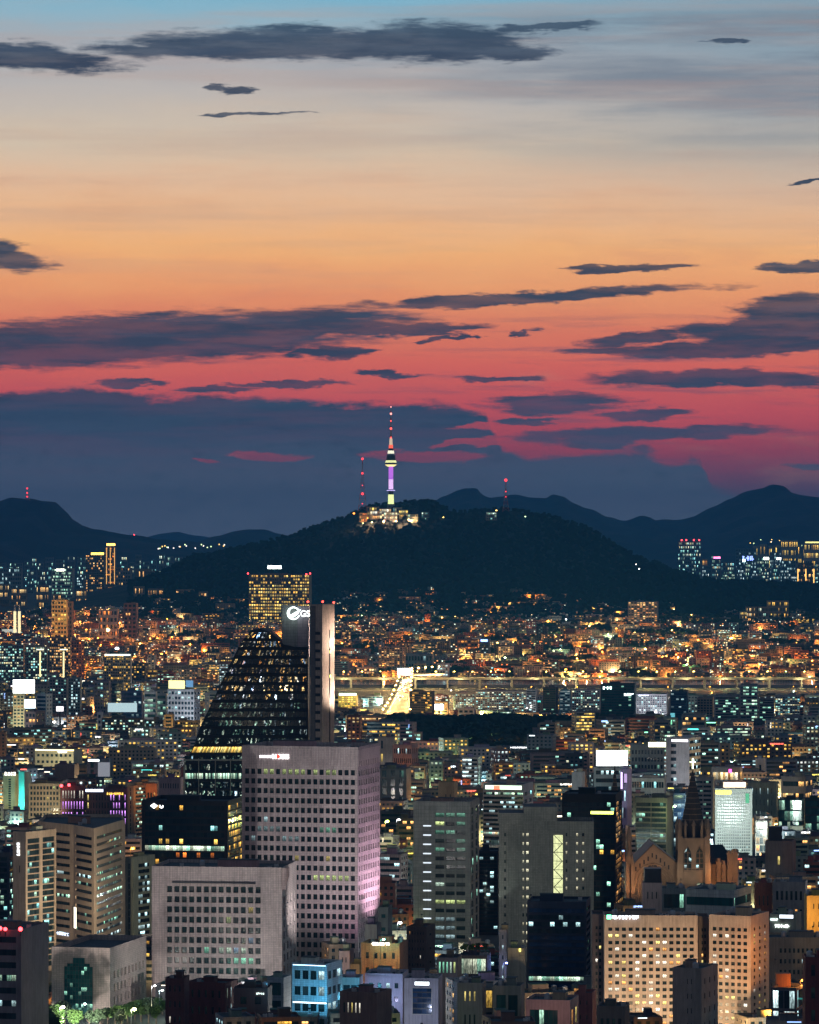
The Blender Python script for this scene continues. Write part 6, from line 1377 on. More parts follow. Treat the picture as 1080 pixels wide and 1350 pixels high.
def trunk_mesh(H=8.0):
    rr = random.Random(9); mb = MB(); mb.bar((0, 0, 0), (0, 0, H * .55), .28, 'bark', .14, 7)
    for i in range(6): a = i * 1.1; z = H * (.3 + .05 * i); mb.bar((0, 0, z), (cos(a) * 1.8, sin(a) * 1.8, z + 2.0), .10, 'bark', .03, 5)
    return mb.mesh('trunk')
TR = trunk_mesh(); CR = [crown_mesh(1, 'leaf'), crown_mesh(2, 'leaf'), crown_mesh(3, 'leaf_dark', 9, 3.0), crown_mesh(4, 'leaf_pine', 9, 2.6)]
ntree = []
def tree(x, y, s=1.0, k=None, z=0.0, label=None, group=None):
    rr = random.Random(int(x * 7 + y)); k = rr.randrange(4) if k is None else k
    r = thing('broadleaf_tree', label, 'tree', (x, y, z), group, rr.uniform(0, 6)); child_mesh('trunk', TR, r, scale=(s, s, s)); child_mesh('crown', CR[k], r, scale=(s, s, s)); r['_t'] = 9 * s; ntree.append(r); return r
# ------------------------------------------------------------------ lamps
nl = [0]
LAMPM = {}
def lamp_mesh(h, colr, s, r_, arm=1.2):
    key = (h, colr, s, r_)
    if key in LAMPM: return LAMPM[key]
    mb = MB(); mb.bar((0, 0, 0), (0, 0, h), .14, 'metal_dark', .08, 6); mb.bar((0, 0, h), (arm, 0, h + .3), .07, 'metal_dark', n=5); p = mb.mesh('pole')
    q = MB(); q.ball(arm, 0, h + .1, r_, emis(colr, s).name, 8, 5, .6); LAMPM[key] = (p, q.mesh('lamp_head')); return LAMPM[key]
LL = []
def street_lamp(px, y, d=None, colr=(1, .42, .08), power=6000, r_=.6, s=12, h=8, z=None, label=None, group=None, x=None, flare=False):
    if d is None: d = 963300 / (y - HY)
    X_ = PX(px, d) if x is None else x; zz = gz(X_, d) if z is None else z
    pm, hm = lamp_mesh(h, colr, s, r_); r = thing('street_lamp', label, 'street lamp', (X_, d, zz), group); child_mesh('pole', pm, r); child_mesh('lamp_head', hm, r)
    if power: lamp('bulb', (1.2, -.9, h - .4), colr, power, .5, r)
    r['_t'] = h; LL.append(r); return r
ORG, WHT, YLW, GRN, PNK = (1, .32, .045), (1, .93, .85), (1, .64, .16), (.7, 1, .45), (1, .25, .6)
# expressway lamps
for i in range(27):
    px = 452 + i * 24.3
    street_lamp(px, 0, 5012, YLW if px < 760 or i % 3 else (.8, 1, .35), 26000 if i % 2 else 12000, .75, 10, 9, z=12.6, label='lamp post on the elevated riverside expressway', group='lamp posts along the expressway')
for i in range(13): lamp('underdeck_light', (PX(455 + i * 50, 5008), 5004, 8.5), (1, .85, .35), 14000, .6, None)
for o in [o for o in COL.objects if o.name.startswith('underdeck_light')]: o.parent = None
for i, (px, y) in enumerate(((700, 4900), (760, 4900), (820, 4900), (880, 4900), (935, 4900), (1045, 4900), (1075, 4900), (640, 4900))):
    street_lamp(px, 0, y, ORG, 16000, .5, 8, 6, z=0, label='low orange lamp on the river bank road below the expressway', group='lamps on the river bank road')
# lamps added to overexpose the bright avenue, two rows
for i in range(11):
    y = 4120 + i * 84
    for (a, b) in zip(av, av[1:]):
        if a[1] <= y <= b[1]:
            t = (y - a[1]) / (b[1] - a[1]); xl = a[0] + (b[0] - a[0]) * t; xr = a[2] + (b[2] - a[2]) * t
            for j, xx in enumerate((xl - 1, xr + 1)): street_lamp(0, 0, y, (1, .58, .18), 85000, .8, 18, 11, z=zav(y), x=xx, label='tall lamp added over the bright avenue', group='lamps added along the bright avenue')
for i in range(5): street_lamp(0, 0, 5046 + i * 17, (1, .62, .22), 90000, .9, 25, 10, z=14.8, x=2 + i * 9, label='lamp added at the bridgehead where the bright avenue bends', group='lamps added at the bridgehead')  # lamps added so the bend shows as a bright streak
# orange lamps among the houses, seen as glowing points
HL = [(30, 810), (45, 825), (62, 832), (72, 826), (84, 827), (105, 822), (113, 830), (129, 838), (128, 846), (108, 864), (117, 859), (132, 868), (119, 879), (157, 826), (150, 798), (220, 811), (205, 825), (207, 832), (233, 840), (183, 857), (197, 851), (201, 866), (186, 855), (219, 876), (244, 877), (188, 891), (177, 884), (125, 889), (113, 896), (105, 905), (120, 903), (212, 880), (10, 835), (25, 843), (50, 838), (180, 842), (165, 848), (226, 851), (250, 858), (262, 838), (208, 893), (142, 880), (98, 836), (80, 812),
      (718, 848), (738, 868), (760, 886), (775, 862), (793, 872), (708, 888), (832, 892), (850, 870), (862, 862), (878, 882), (893, 884), (905, 870), (973, 853), (1012, 852), (1049, 869), (1060, 858), (985, 884), (1000, 893), (1030, 886), (940, 872), (955, 890), (672, 893), (665, 884), (690, 900), (640, 870), (655, 862), (700, 860), (745, 846), (812, 846), (836, 850), (920, 858), (1075, 842), (885, 850), (868, 893), (1070, 888), (728, 892), (745, 900), (590, 862), (562, 850), (540, 846), (460, 842), (450, 862), (905, 893), (800, 892)]
rr = random.Random(21)
HLW = []
for i, (px, y) in enumerate(HL):
    c = ORG if (rr.random() < .8 and px < 300) or rr.random() < .55 else (YLW if rr.random() < .7 else GRN)
    d = 5300 + (905 - y) / (905 - 795) * 2900 if px < 300 else 5350 + (900 - y) / 75 * 2300
    p = rr.choice((7000, 14000, 26000)); HLW.append((px, d, c, p))
# hill foot and summit lights
for i, (px, y, c, s_) in enumerate(((642, 680, YLW, 1.6), (654, 673, YLW, 1.1), (692, 681, GRN, .8), (466, 677, ORG, 1.4), (482, 683, ORG, 2.6), (573, 681, YLW, .8), (584, 682, YLW, .8), (520, 712, WHT, .4), (534, 717, WHT, .5), (583, 742, WHT, .6), (714, 748, GRN, .8), (748, 752, GRN, .5), (473, 762, WHT, .6), (497, 781, YLW, .8), (589, 797, YLW, .8), (604, 797, YLW, .4), (838, 744, WHT, .7), (842, 750, WHT, 1.0), (417, 778, YLW, .8), (419, 785, YLW, .8), (663, 797, WHT, .4), (494, 797, WHT, .5), (486, 793, YLW, .4), (700, 800, WHT, .3))):
    d = 8900 if y < 690 else 8900 - (y - 690) * 7.0
    X_ = PX(px, d); street_lamp(px, 0, d, c, 9000 * s_, 1.5 * s_ + .3, 8, 7, z=PZ(y, d) - 7, label='small lamp on the dark wooded hill', group='lamps scattered over the wooded hill')
for px, dd in ((490, 8800), (505, 8790), (522, 8790), (538, 8800), (478, 8820)): street_lamp(px, 0, dd, (1, .66, .3), 260000, 1.3, 14, 9, z=zN(PX(px, dd), dd) + 3, label='bright lamp on the hilltop terraces below the tower', group='lamps on the hilltop terraces')
# foreground lamps
FG = [(56, 1290, 1600, ORG, 16000, .7, 'orange street lamp in the street beside the slim beige tower'), (39, 1334, 1500, (1, 1, .7), 14000, .8, 'white lamp among the green trees in the bottom left corner'), (79, 1334, 1505, WHT, 9000, .8, 'white lamp at the left corner of the low pale stone office'), (108, 1330, 1515, (.7, 1, .9), 4000, .6, 'greenish white lamp in front of the glass bay'), (173, 1331, 1498, (1, .95, .5), 16000, .9, 'bright lamp in the yellow green bushes by the pale stone office'),
      (295, 1308, 1490, WHT, 12000, .9, 'white lamp in the lane below the broad stone office'), (200, 1300, 1500, WHT, 6000, .5, 'white lamp under the trees at the low office side'), (210, 1306, 1530, (.8, 1, .9), 6000, .5, 'pale lamp beside the broad stone office entrance'), (266, 1291, 1575, (.3, 1, .8), 3000, .8, 'turquoise lamp at the broad stone office entrance'), (508, 1083, 2150, (.8, 1, .15), 30000, 1.0, 'yellow green floodlight right of the grid tower'), (523, 1081, 2160, WHT, 9000, .8, 'white lamp right of the yellow green floodlight'),
      (172, 1119, 2050, ORG, 9000, .9, 'orange lamp behind the beige ribbon tower'), (524, 1217, 1660, (.9, .97, 1), 7000, .8, 'white lamp above the orange lit arches'), (502, 1239, 1556, (.3, 1, .8), 2500, .6, 'turquoise light over the sign letters of the arch building'), (664, 1270, 1565, (.25, .35, 1), 2500, .5, 'blue light on the narrow beige tower'),
      (672, 997, 3400, ORG, 30000, 1.1, 'orange lamp at the edge of the dark park'), (657, 989, 3450, ORG, 9000, .6, 'small orange lamp beside the orange park lamp'), (621, 987, 3500, GRN, 6000, .6, 'left green lamp in the dark park'), (643, 987, 3500, GRN, 6000, .7, 'green lamp in the middle of the dark park'), (594, 1003, 3400, YLW, 6000, .6, 'yellow lamp at the left park edge'), (500, 966, 3780, GRN, 9000, .8, 'greenish lamp right of the stone service core'), (837, 982, 2990, YLW, 22000, 1.2, 'left rooftop floodlight on the greenish office'), (846, 981, 2990, YLW, 22000, 1.2, 'right rooftop floodlight on the greenish office'),
      (182, 1010, 3200, WHT, 12000, .9, 'white lamp above the teal roofs left of the glass wedge'), (1055, 1293, 1440, ORG, 5000, .8, 'orange lamp on the roof above the glass curtains'), (887, 1063, 2140, GRN, 9000, .8, 'greenish white lamp beside the dark balcony tower'), (3, 969, 3500, (.8, 1, 1), 20000, 1.6, 'white glare lamp at the left frame edge'), (70, 952, 3620, WHT, 20000, 1.5, 'white lamp on the pale roof below the left billboard'), (153, 855, 4795, (.9, .95, 1), 30000, 2.4, 'white crown light on the square office tower'), (205, 979, 3560, WHT, 3000, .4, 'small white lamp above the roofs left of the glass wedge')]
for (px, y, d, c, p, r_, lb) in FG: zl = PZ(y, d) - 8; street_lamp(px, 0, d, c, p, r_, 14, 8 if zl > -7.5 else 8, z=zl if zl > 0 else max(zl, 0), label=lb)
# glowing pillars
for px, ya in ((53, 857), (84, 857)):
    d = 5090 if px == 53 else 4700; z1 = PZ(ya, d); t = thing('light_pillar', 'slim yellow glowing lift shaft on the %s, flat bright cap' % ('left of two' if px == 53 else 'right of two'), 'lit shaft', (PX(px, d), d, 0)); mb = MB(); mb.box(0, 0, 0, 2.2, 2.2, z1, 'concrete'); mb.box(0, -1.2, 12 if px == 53 else 25, 1.8, .2, z1 - 14 if px == 53 else z1 - 27, emis((1, .85, .4), 1.8).name); mb.build('shaft', t); mb = MB(); mb.box(0, -.5, z1, 9, 5, 1.2, emis((1, .95, .6), 2.5).name, bottom=True); mb.build('cap', t); t['_t'] = z1
# twin little towers of a hall, far left; its floodlighting is painted as glowing walls
t = thing('church', 'small floodlit hall with two white towers at the far left', 'church', (PX(22, 7100), 7100, gz(PX(22, 7100), 7100))); zb = t.location.z; kk = 7100 / F
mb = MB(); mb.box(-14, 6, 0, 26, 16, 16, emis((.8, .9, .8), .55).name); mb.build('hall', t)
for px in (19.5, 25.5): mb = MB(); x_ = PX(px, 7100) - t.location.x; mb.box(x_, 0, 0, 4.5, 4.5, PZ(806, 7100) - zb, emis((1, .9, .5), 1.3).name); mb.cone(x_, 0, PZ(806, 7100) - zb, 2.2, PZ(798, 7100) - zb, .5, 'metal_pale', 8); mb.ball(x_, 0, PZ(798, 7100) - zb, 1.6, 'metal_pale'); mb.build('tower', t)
# floodlights added to brighten and colour the facades, mostly unseen (each a fixture on a small stand)
def flood(px, y, d, c, p, aimxyz, spot=70, label=None, r_=.5):
    X_ = PX(px, d); Z_ = PZ(y, d); ax, ay, az_ = PX(aimxyz[0], aimxyz[2]) - X_, aimxyz[2] - d, PZ(aimxyz[1], aimxyz[2]) - Z_
    t = thing('floodlight', label, 'floodlight', (X_, d, max(0, Z_ - 1.5)))
    mb = MB(); mb.bar((0, 0, 0), (0, 0, 1.5), .1, 'metal_dark'); mb.box(0, 0, 1.3, .9, .5, .6, 'metal_dark', bottom=True); mb.build('housing', t)
    lamp('bulb', (0, .3 if ay > 0 else -.3, 2.2), c, p, r_, t, math.radians(spot), (ax, ay, az_)); return t
flood(556, 1206, 1690, (1, .62, .84), 133000, (486, 1150, 1694), 96, 'added pink floodlight on a roof to the lower right of the grid tower')
flood(466, 1258, 1650, (1, .5, .76), 13200, (452, 1170, 1676), 90, 'added pink floodlight at the foot of the grid tower front')
flood(322, 1303, 1535, (1, .92, .90), 108375, (285, 1215, 1600), 140, 'added warm floodlight on a low roof facing the broad stone office')
flood(95, 1372, 1480, (1, .90, .82), 178604, (105, 1290, 1545), 130, 'added warm floodlight in the trees facing the low stone office')
flood(440, 1262, 1590, (1, .92, .90), 195500, (392, 1075, 1682), 66, 'added rosy floodlight on a low roof facing the tall grid tower')
flood(146, 1218, 1662, (1, .80, .55), 153000, (108, 1150, 1725), 130, 'added warm floodlight behind the low office facing the beige ribbon tower')
flood(600, 1262, 1700, (.85, 1, .9), 31200, (580, 1180, 1790), 100, 'added cool floodlight facing the grey slab tower')
flood(700, 1180, 1640, (.95, 1, .75), 36000, (715, 1140, 1740), 100, 'added pale floodlight on the navy block facing the grey green stepped tower')
flood(862, 1372, 1462, (1, .70, .40), 52800, (862, 1330, 1500), 140, 'amber floodlight below the pale pink apartment slab')
flood(825, 1372, 1462, (1, .72, .46), 35840, (825, 1330, 1500), 140, 'left amber floodlight below the pale pink apartment slab')
flood(960, 1372, 1455, (1, .68, .36), 52800, (960, 1330, 1490), 140, 'amber floodlight below the right apartment slab')
flood(1022, 1340, 1470, (1, .35, .06), 26000, (1003, 1300, 1500), 110, 'orange floodlight at the orange lit apartment end wall')
flood(1022, 1265, 1478, (1, .35, .06), 14000, (1003, 1230, 1505), 110, 'upper orange floodlight near the orange lit apartment end wall')
flood(408, 1330, 1424, (.10, .60, 1), 12320, (408, 1298, 1440), 130, 'cyan floodlight in front of the small cyan office')
flood(450, 1328, 1432, (.10, .60, 1), 4000, (440, 1298, 1452), 130, 'cyan floodlight at the side of the small cyan office')
flood(462, 1330, 1448, (.15, .7, 1), 5600, (458, 1305, 1465), 130, 'cyan floodlight in front of the cyan annex')
flood(505, 1292, 1545, (1, .45, .12), 7000, (502, 1268, 1560), 130, 'added orange floodlight in front of the arch building')
flood(505, 1340, 1462, (.6, .6, 1), 9100, (506, 1310, 1480), 120, 'added bluish floodlight before the dentil cornice building')
flood(556, 1350, 1404, (.6, .7, 1), 6000, (556, 1320, 1425), 120, 'added bluish floodlight before the navy glass front')
flood(950, 1168, 1910, (1, .42, .14), 13000, (962, 1140, 1933), 120, 'added orange floodlight at the choir of the church')
flood(834, 1180, 1912, (1, .45, .18), 8000, (830, 1150, 1927), 110, 'added orange floodlight at the left turret of the church')
flood(876, 1180, 1895, (1, .74, .50), 8000, (880, 1150, 1927), 120, 'added warm floodlight in front of the church gable')
flood(914, 1176, 1895, (1, .74, .52), 10000, (913, 1110, 1925), 100, 'added warm floodlight in front of the church tower')
flood(972, 1124, 2130, (.85, 1, .92), 840000, (968, 1080, 2280), 70, 'white floodlight in front of the white fine grid tower')
flood(1072, 1222, 1682, (1, .55, .12), 22000, (1072, 1200, 1700), 130, 'added amber floodlight before the orange yellow block')
flood(19, 1080, 2670, (.9, .85, .5), 22000, (15, 1050, 2700), 120, 'added yellow floodlight before the turquoise fin tower')
flood(30, 1080, 2676, (.1, .95, 1), 30000, (28.5, 1050, 2690), 110, 'added turquoise floodlight at the foot of the light fin')
flood(75, 1013, 3050, (1, .9, .55), 40000, (75, 1000, 3080), 120, 'added warm floodlight before the cream office')
flood(478, 930, 2206, (1, .74, .55), 190000, (434, 900, 2206), 110, 'warm floodlight beside the stone service core')
flood(478, 850, 2206, (1, .74, .55), 120000, (434, 845, 2206), 110, 'added upper warm floodlight beside the stone service core')
flood(60, 1080, 2470, (1, .85, .55), 30000, (60, 1060, 2500), 130, 'added warm floodlight before the beige hotel')
flood(195, 1054, 2425, (1, .4, .1), 14000, (195, 1045, 2450), 130, 'added orange floodlight before the long orange lit building')
flood(222, 980, 3555, (1, .65, .2), 26000, (222, 960, 3580), 130, 'added amber floodlight before the warm beige pier')
flood(25, 958, 3870, (1, .95, .6), 50000, (25, 940, 3900), 120, 'added warm floodlight below the left billboard tower')
flood(240, 955, 3815, (.85, .92, 1), 60000, (240, 930, 3850), 120, 'white floodlight before the white grid office')
flood(458, 942, 4320, (1, .85, .2), 50000, (458, 932, 4350), 130, 'added yellow floodlight before the lattice building')
flood(860, 955, 4160, (.9, .92, 1), 60000, (860, 930, 4200), 130, 'white floodlight before the brilliant white apartments')
flood(545, 1046, 2930, (1, .35, .05), 26000, (548, 1000, 2960), 120, 'added orange floodlight in the street by the dark park')
flood(720, 1350, 1362, (1, .6, .5), 4000, (725, 1330, 1380), 130, 'added rosy floodlight before the pink terraced building')
for px, y in ((140, 786), (100, 790), (80, 812), (143, 818)): d = 6900; flood(px, y + 14, d, (1, .6, .2), 160000, (px, y, d + 60), 130, 'added amber floodlight low in the orange lit houses near column %s' % ('of the crowned tower' if px == 140 else 'of the sign office' if px == 100 else 'of the cream tower' if px == 80 else 'of the framed block'))
# ------------------------------------------------------------------ park and street trees
rr = random.Random(31)
def pf(r2):
    while True:
        px = r2.uniform(498, 850); y = r2.uniform(3280, 4030)
        if px > 700 and y < 3650 + (px - 700) * 1.5: continue
        if px < 545 and y < 3500: continue
        t = smooth(3280, 3400, y) * (1 - smooth(3900, 4050, y)); return PX(px, y), y, 5 + 7 * t * (.6 + .4 * sin(px * .05)) + r2.uniform(-1.5, 1.5), r2.uniform(2.6, 4.4)
o = crownpts(5200, pf, 'wood', 'leaf_dark', 3, 8, 6); tag(o, 'dark mass of park trees in the middle of the city', 'woodland')
for (x, y, s) in [(PX(rr.choice((rr.uniform(33, 41), rr.uniform(60, 68))), 1500), rr.uniform(1480, 1700), rr.uniform(.8, 1.2)) for _ in range(16)] + [(PX(rr.uniform(34, 82), 1480), rr.uniform(1440, 1515), rr.uniform(.8, 1.15)) for _ in range(15)]:
    tree(x, y, s, label='street tree lit green at the bottom left corner', group='green lit trees in the bottom left corner')
for px in (98, 118, 132, 142, 152, 160, 168, 178, 186, 196, 206):
    d = 1502 + rr.uniform(-14, 14) + max(0, (px - 150)) * .5; tree(PX(px, d), d, rr.uniform(.8, 1.15), label='bushy tree lit yellow green in front of the low pale stone office', group='trees in front of the low pale stone office')
for px, d in ((272, 1560), (284, 1555), (262, 1565), (299, 1500), (303, 1488), (308, 1520), (292, 1540), (214, 1545), (206, 1550), (199, 1548)): tree(PX(px, d), d, rr.uniform(.6, .9), label='dark tree by the entrance of the broad stone office', group='trees by the broad stone office')
for px, d in ((1003, 1680), (1010, 1690), (1018, 1685), (1028, 1700), (998, 1700)): tree(PX(px, d), d, rr.uniform(1.0, 1.4), 2, label='dark tree behind the pale slab with the orange end wall', group='dark trees behind the orange end wall')
for px, d, z in ((612, 1545, 25), (622, 1545, 25), (630, 1548, 25), (640, 1546, 25)): tree(PX(px, d), d, .45, 0, z, label='small plant lit green on the roof above the loggia', group='rooftop plants above the loggia')
for px, d, z in ((792, 1364, 19), (800, 1366, 19), (808, 1364, 19), (815, 1368, 19)): tree(PX(px, d), d, .5, 2, z, label='dark rooftop shrub below the apartment slab', group='rooftop shrubs below the apartment slab')
for px, d in ((578, 1390), (588, 1385), (594, 1392), (560, 1370)): tree(PX(px, d), d, rr.uniform(.7, 1), 0, label='green tree at the bottom edge right of the navy glass front', group='green trees by the navy glass front')
# ------------------------------------------------------------------ the rest of the city
rr = random.Random(77)
WCOL = [(nm_, tuple(min(.7, v_ * 1.25) for v_ in c_)) for nm_, c_ in [('grey', (.20, .20, .20)), ('beige', (.33, .27, .20)), ('dark brown', (.11, .075, .06)), ('white', (.48, .47, .46)), ('red brick', (.22, .08, .055)), ('blue grey', (.14, .17, .21)), ('pinkish', (.33, .24, .23)), ('dark grey', (.07, .072, .08)), ('tan', (.28, .20, .13)), ('pale green', (.24, .28, .24))]]
def inpoly(P, x, y):
    c = False
    for i in range(len(P)):
        a, b = P[i], P[i - 1]
        if (a[1] > y) != (b[1] > y) and x < (b[0] - a[0]) * (y - a[1]) / (b[1] - a[1]) + a[0]: c = not c
    return c
heroes = [s for s in SH if s['pts']]
NX = 1240
sky_ = [2000.0] * NX         # top row of whatever stands nearer, per column (offset 80)
order = sorted(heroes, key=lambda s: s['d']); hp = 0
def blocked(x, y, w, dep):
    for s in heroes:
        if y + dep < s['d'] - 3 or y - 3 > s['d2']: continue
        xs = [p[0] for p in s['pts']]
        if x + w / 2 + 2 < min(xs) or x - w / 2 - 2 > max(xs): continue
        return True
    if y < 1525 and 28 < sx_(x + w / 2, y) and sx_(x - w / 2, y) < 218: return True
    if 3270 < y < 4060 and 498 < sx_(x, y) < 850 and not (sx_(x, y) > 700 and y < 3650 + (sx_(x, y) - 700) * 1.5) and not (sx_(x, y) < 545 and y < 3500): return True
    if 3900 < y < 5110 and -34 + (y - 3990) * .024 - w / 2 < x < 5 + w / 2: return True
    if 4895 < y + dep and y < 5300 and sx_(x + w / 2, y) > 325: return True
    if y < 1800 and PX(32, y) - w / 2 < x < PX(66, y) + w / 2 and y > 1290: return True
    if y < 1500 and 330 < sx_(x, y) < 356: return True
    if 3200 < y + dep < 3300 and 545 < sx_(x, y) < 700: return True
    return False
CAND = []
y = 1322.0
while y < 8300:
    far = y > 5300
    step = 24 if y < 2200 else (30 if y < 3500 else (34 if y < 5000 else 21))
    dep = step * .62
    x = PX(-35, y) + rr.uniform(0, 10)
    while x < PX(1115, y):
        w = rr.uniform(10, 22) if y < 3500 else (rr.uniform(13, 30) if y < 5000 else rr.uniform(10, 25))
        big = y > 2600 and rr.random() < (.07 if far else .12)
        if big: w = rr.uniform(28, 52)
        cx = x + w / 2; x += w + (rr.uniform(1.5, 5) if rr.random() < .75 else rr.uniform(6, 14))
        yy = y + rr.uniform(-4, 4); base = gz(cx, yy)
        if blocked(cx, yy, w, dep): continue
        px0, px1 = sx_(cx - w / 2, yy), sx_(cx + w / 2, yy)
        if yy > 7850 and not (px0 < 330) and (yy > 8180 or px0 < 430): continue
        if 5300 < yy and yy > 7000 and 860 < px0 < 1100 and rr.random() < .65: continue
        if far and mnoise.noise(Vector((cx * .016, yy * .007, 4.4))) > .24: continue
        if far: H = rr.choice((5.5, 6.5, 6.5, 9.5, 9.5, 12.0)) if rr.random() < .96 else rr.uniform(15, 26)
        elif y > 3000: H = rr.choice((9.5, 12.5, 15.5, 18.5, 12.5)) if rr.random() < .88 else rr.uniform(22, 38)
        else: H = rr.choice((6.5, 9.5, 12.5, 15.5, 18.5)) if rr.random() < .8 else rr.uniform(18, 30)
        if big: H = rr.uniform(14, 30) if not far else rr.uniform(11, 20)
        if yy > 7500 and px0 > 300: H = min(H, 9.5)
        if yy > 7850:
            base = max(base, zN(cx, yy) - 2)
            if rr.random() < .45: continue
        ytop = sy_(base + H, yy)
        lim = 917 if (3700 < yy < 4900 and px1 > 400) else 0
        for s in heroes:
            if s['d'] > yy and s['l'] - 1 < px1 and s['r'] + 1 > px0: lim = max(lim, min(s['vis'], sy_(gz(cx, s['d']), s['d'])) - (2 if yy > 2500 else 4))
        if ytop < lim:
            H = H0 - (lim - HY) * yy / F - base
            if H < 4.5: continue
            ytop = lim
        CAND.append(dict(x=cx, y=yy, w=w, dep=dep, H=H, base=base, ytop=ytop, l=px0, r=px1))
    y += step
CAND.sort(key=lambda c: c['y'])
vis = []
for c in CAND:
    while hp < len(order) and order[hp]['d'] < c['y']:
        s = order[hp]; hp += 1
        for i in range(max(0, int(s['l']) + 80), min(NX, int(s['r']) + 81)): sky_[i] = min(sky_[i], interp(s['prof'], i - 80) + 2 if 'prof' in s else s['top'])
    a, b = max(0, int(c['l']) + 80), min(NX, int(c['r']) + 81)
    if b <= a: continue
    gain = sum(min(6, max(0, min(sky_[i], 1350) - c['ytop'])) for i in range(a, b)) / (b - a); area = sum(max(0, min(sky_[i], 1350, sy_(c['base'], c['y'])) - c['ytop']) for i in range(a, b))
    inframe = c['r'] > 0 and c['l'] < 1080
    if gain < (1.3 if c['y'] > 5000 else 1.0) or not inframe or c['ytop'] > 1348:
        if not (inframe is False and c['r'] > -40 and c['l'] < 1120): continue
    c['area'] = area; vis.append(c)
    for i in range(a, b): sky_[i] = min(sky_[i], c['ytop'])
# glow of the nearest house lamp decides which houses look warm inside (window colours only)
HOUSES = [c for c in vis if c['y'] > 5300]; CITY = [c for c in vis if c['y'] <= 5300]
def kindof(c):
    if c['w'] > 26: return ('housing_block', 'housing block')
    if c['H'] < 10.5 and (c['y'] > 5300 or c['w'] < 15): return 'house', 'house'
    if c['H'] < 10.5: return 'warehouse', 'warehouse'
    if c['H'] < 13.5: return ('townhouse', 'townhouse') if c['w'] > 15 else ('shop_building', 'shop building')
    if c['w'] < 17: return ('commercial_building', 'commercial building')
    return ('office_block', 'office block') if int(c['x'] * 3) % 5 < 2 else ('apartment_block', 'apartment block')
AUTO = []
def put(c, detail):
    nm, cat = kindof(c); q = random.Random(int(c['x'] * 31 + c['y'])); ci = q.randrange(len(WCOL)) if c['y'] < 5300 or q.random() < .5 else q.choice((2, 4, 0, 6, 8)); wn, wc = WCOL[ci]
    rot = math.radians(q.uniform(-16, 16)); w, dp = c['w'] * .96, c['dep']; cs, sn = cos(rot), sin(rot)
    P = [(c['x'] + (a * w / 2) * cs - (b * dp / 2) * sn, c['y'] + dp / 2 + (a * w / 2) * sn + (b * dp / 2) * cs) for a, b in ((-1, -1), (1, -1), (1, 1), (-1, 1))]
    nr = max(1, round(c['H'] / 3.1)); ncol = max(2, int(w / (2.9 if c['y'] < 3000 else 3.4)))
    lit = q.choice((.14, .25, .38, .55)) * (1.0 if c['y'] > 2600 else .6); pal = q.choice(('mix', 'warm', 'yellow', 'warm', 'green', 'cool', 'yellow')) if c['y'] < 5300 else q.choice(('warm', 'yellow', 'orange', 'mix', 'warm'))
    if c['y'] > 5300: lit *= .8
    st = q.random(); wf, hf = (.5, .5) if st < .6 else (.94, .5)
    fr = S('m', ncol if wf < .9 else 1, nr, wf, hf, .5, .5, 1.0, .6, lit, pal, rec=.25); side = S('m', max(1, int(dp / 4)), nr, .45, .5, .6, .6, 1.0, .6, lit, pal, rec=.25)
    wm = q.choice(('paint', 'paint', 'tile', 'panel')) if wn != 'red brick' else 'brick'
    r = building(nm, 'x', cat, P, c['base'] - .5, c['base'] + c['H'], wm, wc, {0: fr, 1: side, 3: side}, q.choice(('roof', 'roof_green', 'roof')), lit, None, None, .8, c['ytop'], detail, c['y'] < 5400)
    SH.pop(); AUTO.append((r, wn, cat, c, lit, st))
    wl = q.random()  # wall lamps added at random to brighten fronts and neighbours
    if (c['y'] < 5300 and wl < .5 and c['y'] > 1340) or (c['y'] > 5300 and wl < .42):
        far = c['y'] > 5300
        cc = q.choice(((1, .28, .035), (1, .30, .04), (1, .36, .06), (1, .5, .12), (1, .7, .25)) if far else ((1, .4, .08), (1, .66, .22), (1, .8, .4), (.9, .95, 1), (.6, 1, .8), (.5, .9, 1), (1, .7, .3), (.85, 1, .35)))
        off = 5 if not far else 6; lx = q.uniform(-.4, .4) * w; bx, by = c['x'] + lx - r.location.x, c['y'] - .6 - r.location.y
        mb = MB(); mb.bar((0, .9, 0), (0, -.5, .1), .06, 'metal_dark', n=4); mb.ball(0, -.6, 0, .3 if not far else .7, emis(cc, 9).name, 8, 4, .6); zz = min(4.5, c['H'] * .6); mb.build('wall_lamp', r, (bx, by - .5, zz))
        lamp('bulb', (bx, by - off * .6, zz + .3), cc, (q.choice((8000, 18000, 36000)) if not far else q.choice((12000, 30000, 60000))) * (1 if c['y'] > 2600 else (.5 if c['y'] > 1700 else .16)), .5, r)
    if 1360 < c['y'] < 5000 and q.random() < .32:
        r['_p'] = [v for p_ in P for v in p_]; a_, b_ = c['l'] + 1, c['r'] - 1; wd = max(2.5, (b_ - a_) * q.uniform(.2, .5)); x0 = q.uniform(a_, max(a_ + .1, b_ - wd)); hh = q.uniform(1.2, 2.4)
        cc = q.choice(((1, 1, 1), (.8, .95, 1), (1, .9, .7), (1, .15, .1), (.3, 1, .6), (1, .8, .15), (.3, .5, 1), (.1, .9, .8), (1, .98, .95)))
        if q.random() < .3: sign(r, x0, x0 + 1.6, c['ytop'] + 2, c['ytop'] + 2 + max(4, hh * 4), cc, 2.2)
        else: sign(r, x0, x0 + wd, c['ytop'] + .6, c['ytop'] + .6 + hh, cc, q.uniform(2, 4), q.choice(('panel', 'glyph')))
    return r
for c in CITY: put(c, c['y'] < 2600)
HOUSES.sort(key=lambda c: -c['area'])
near_h = []; rest_h = []; cnt = {}
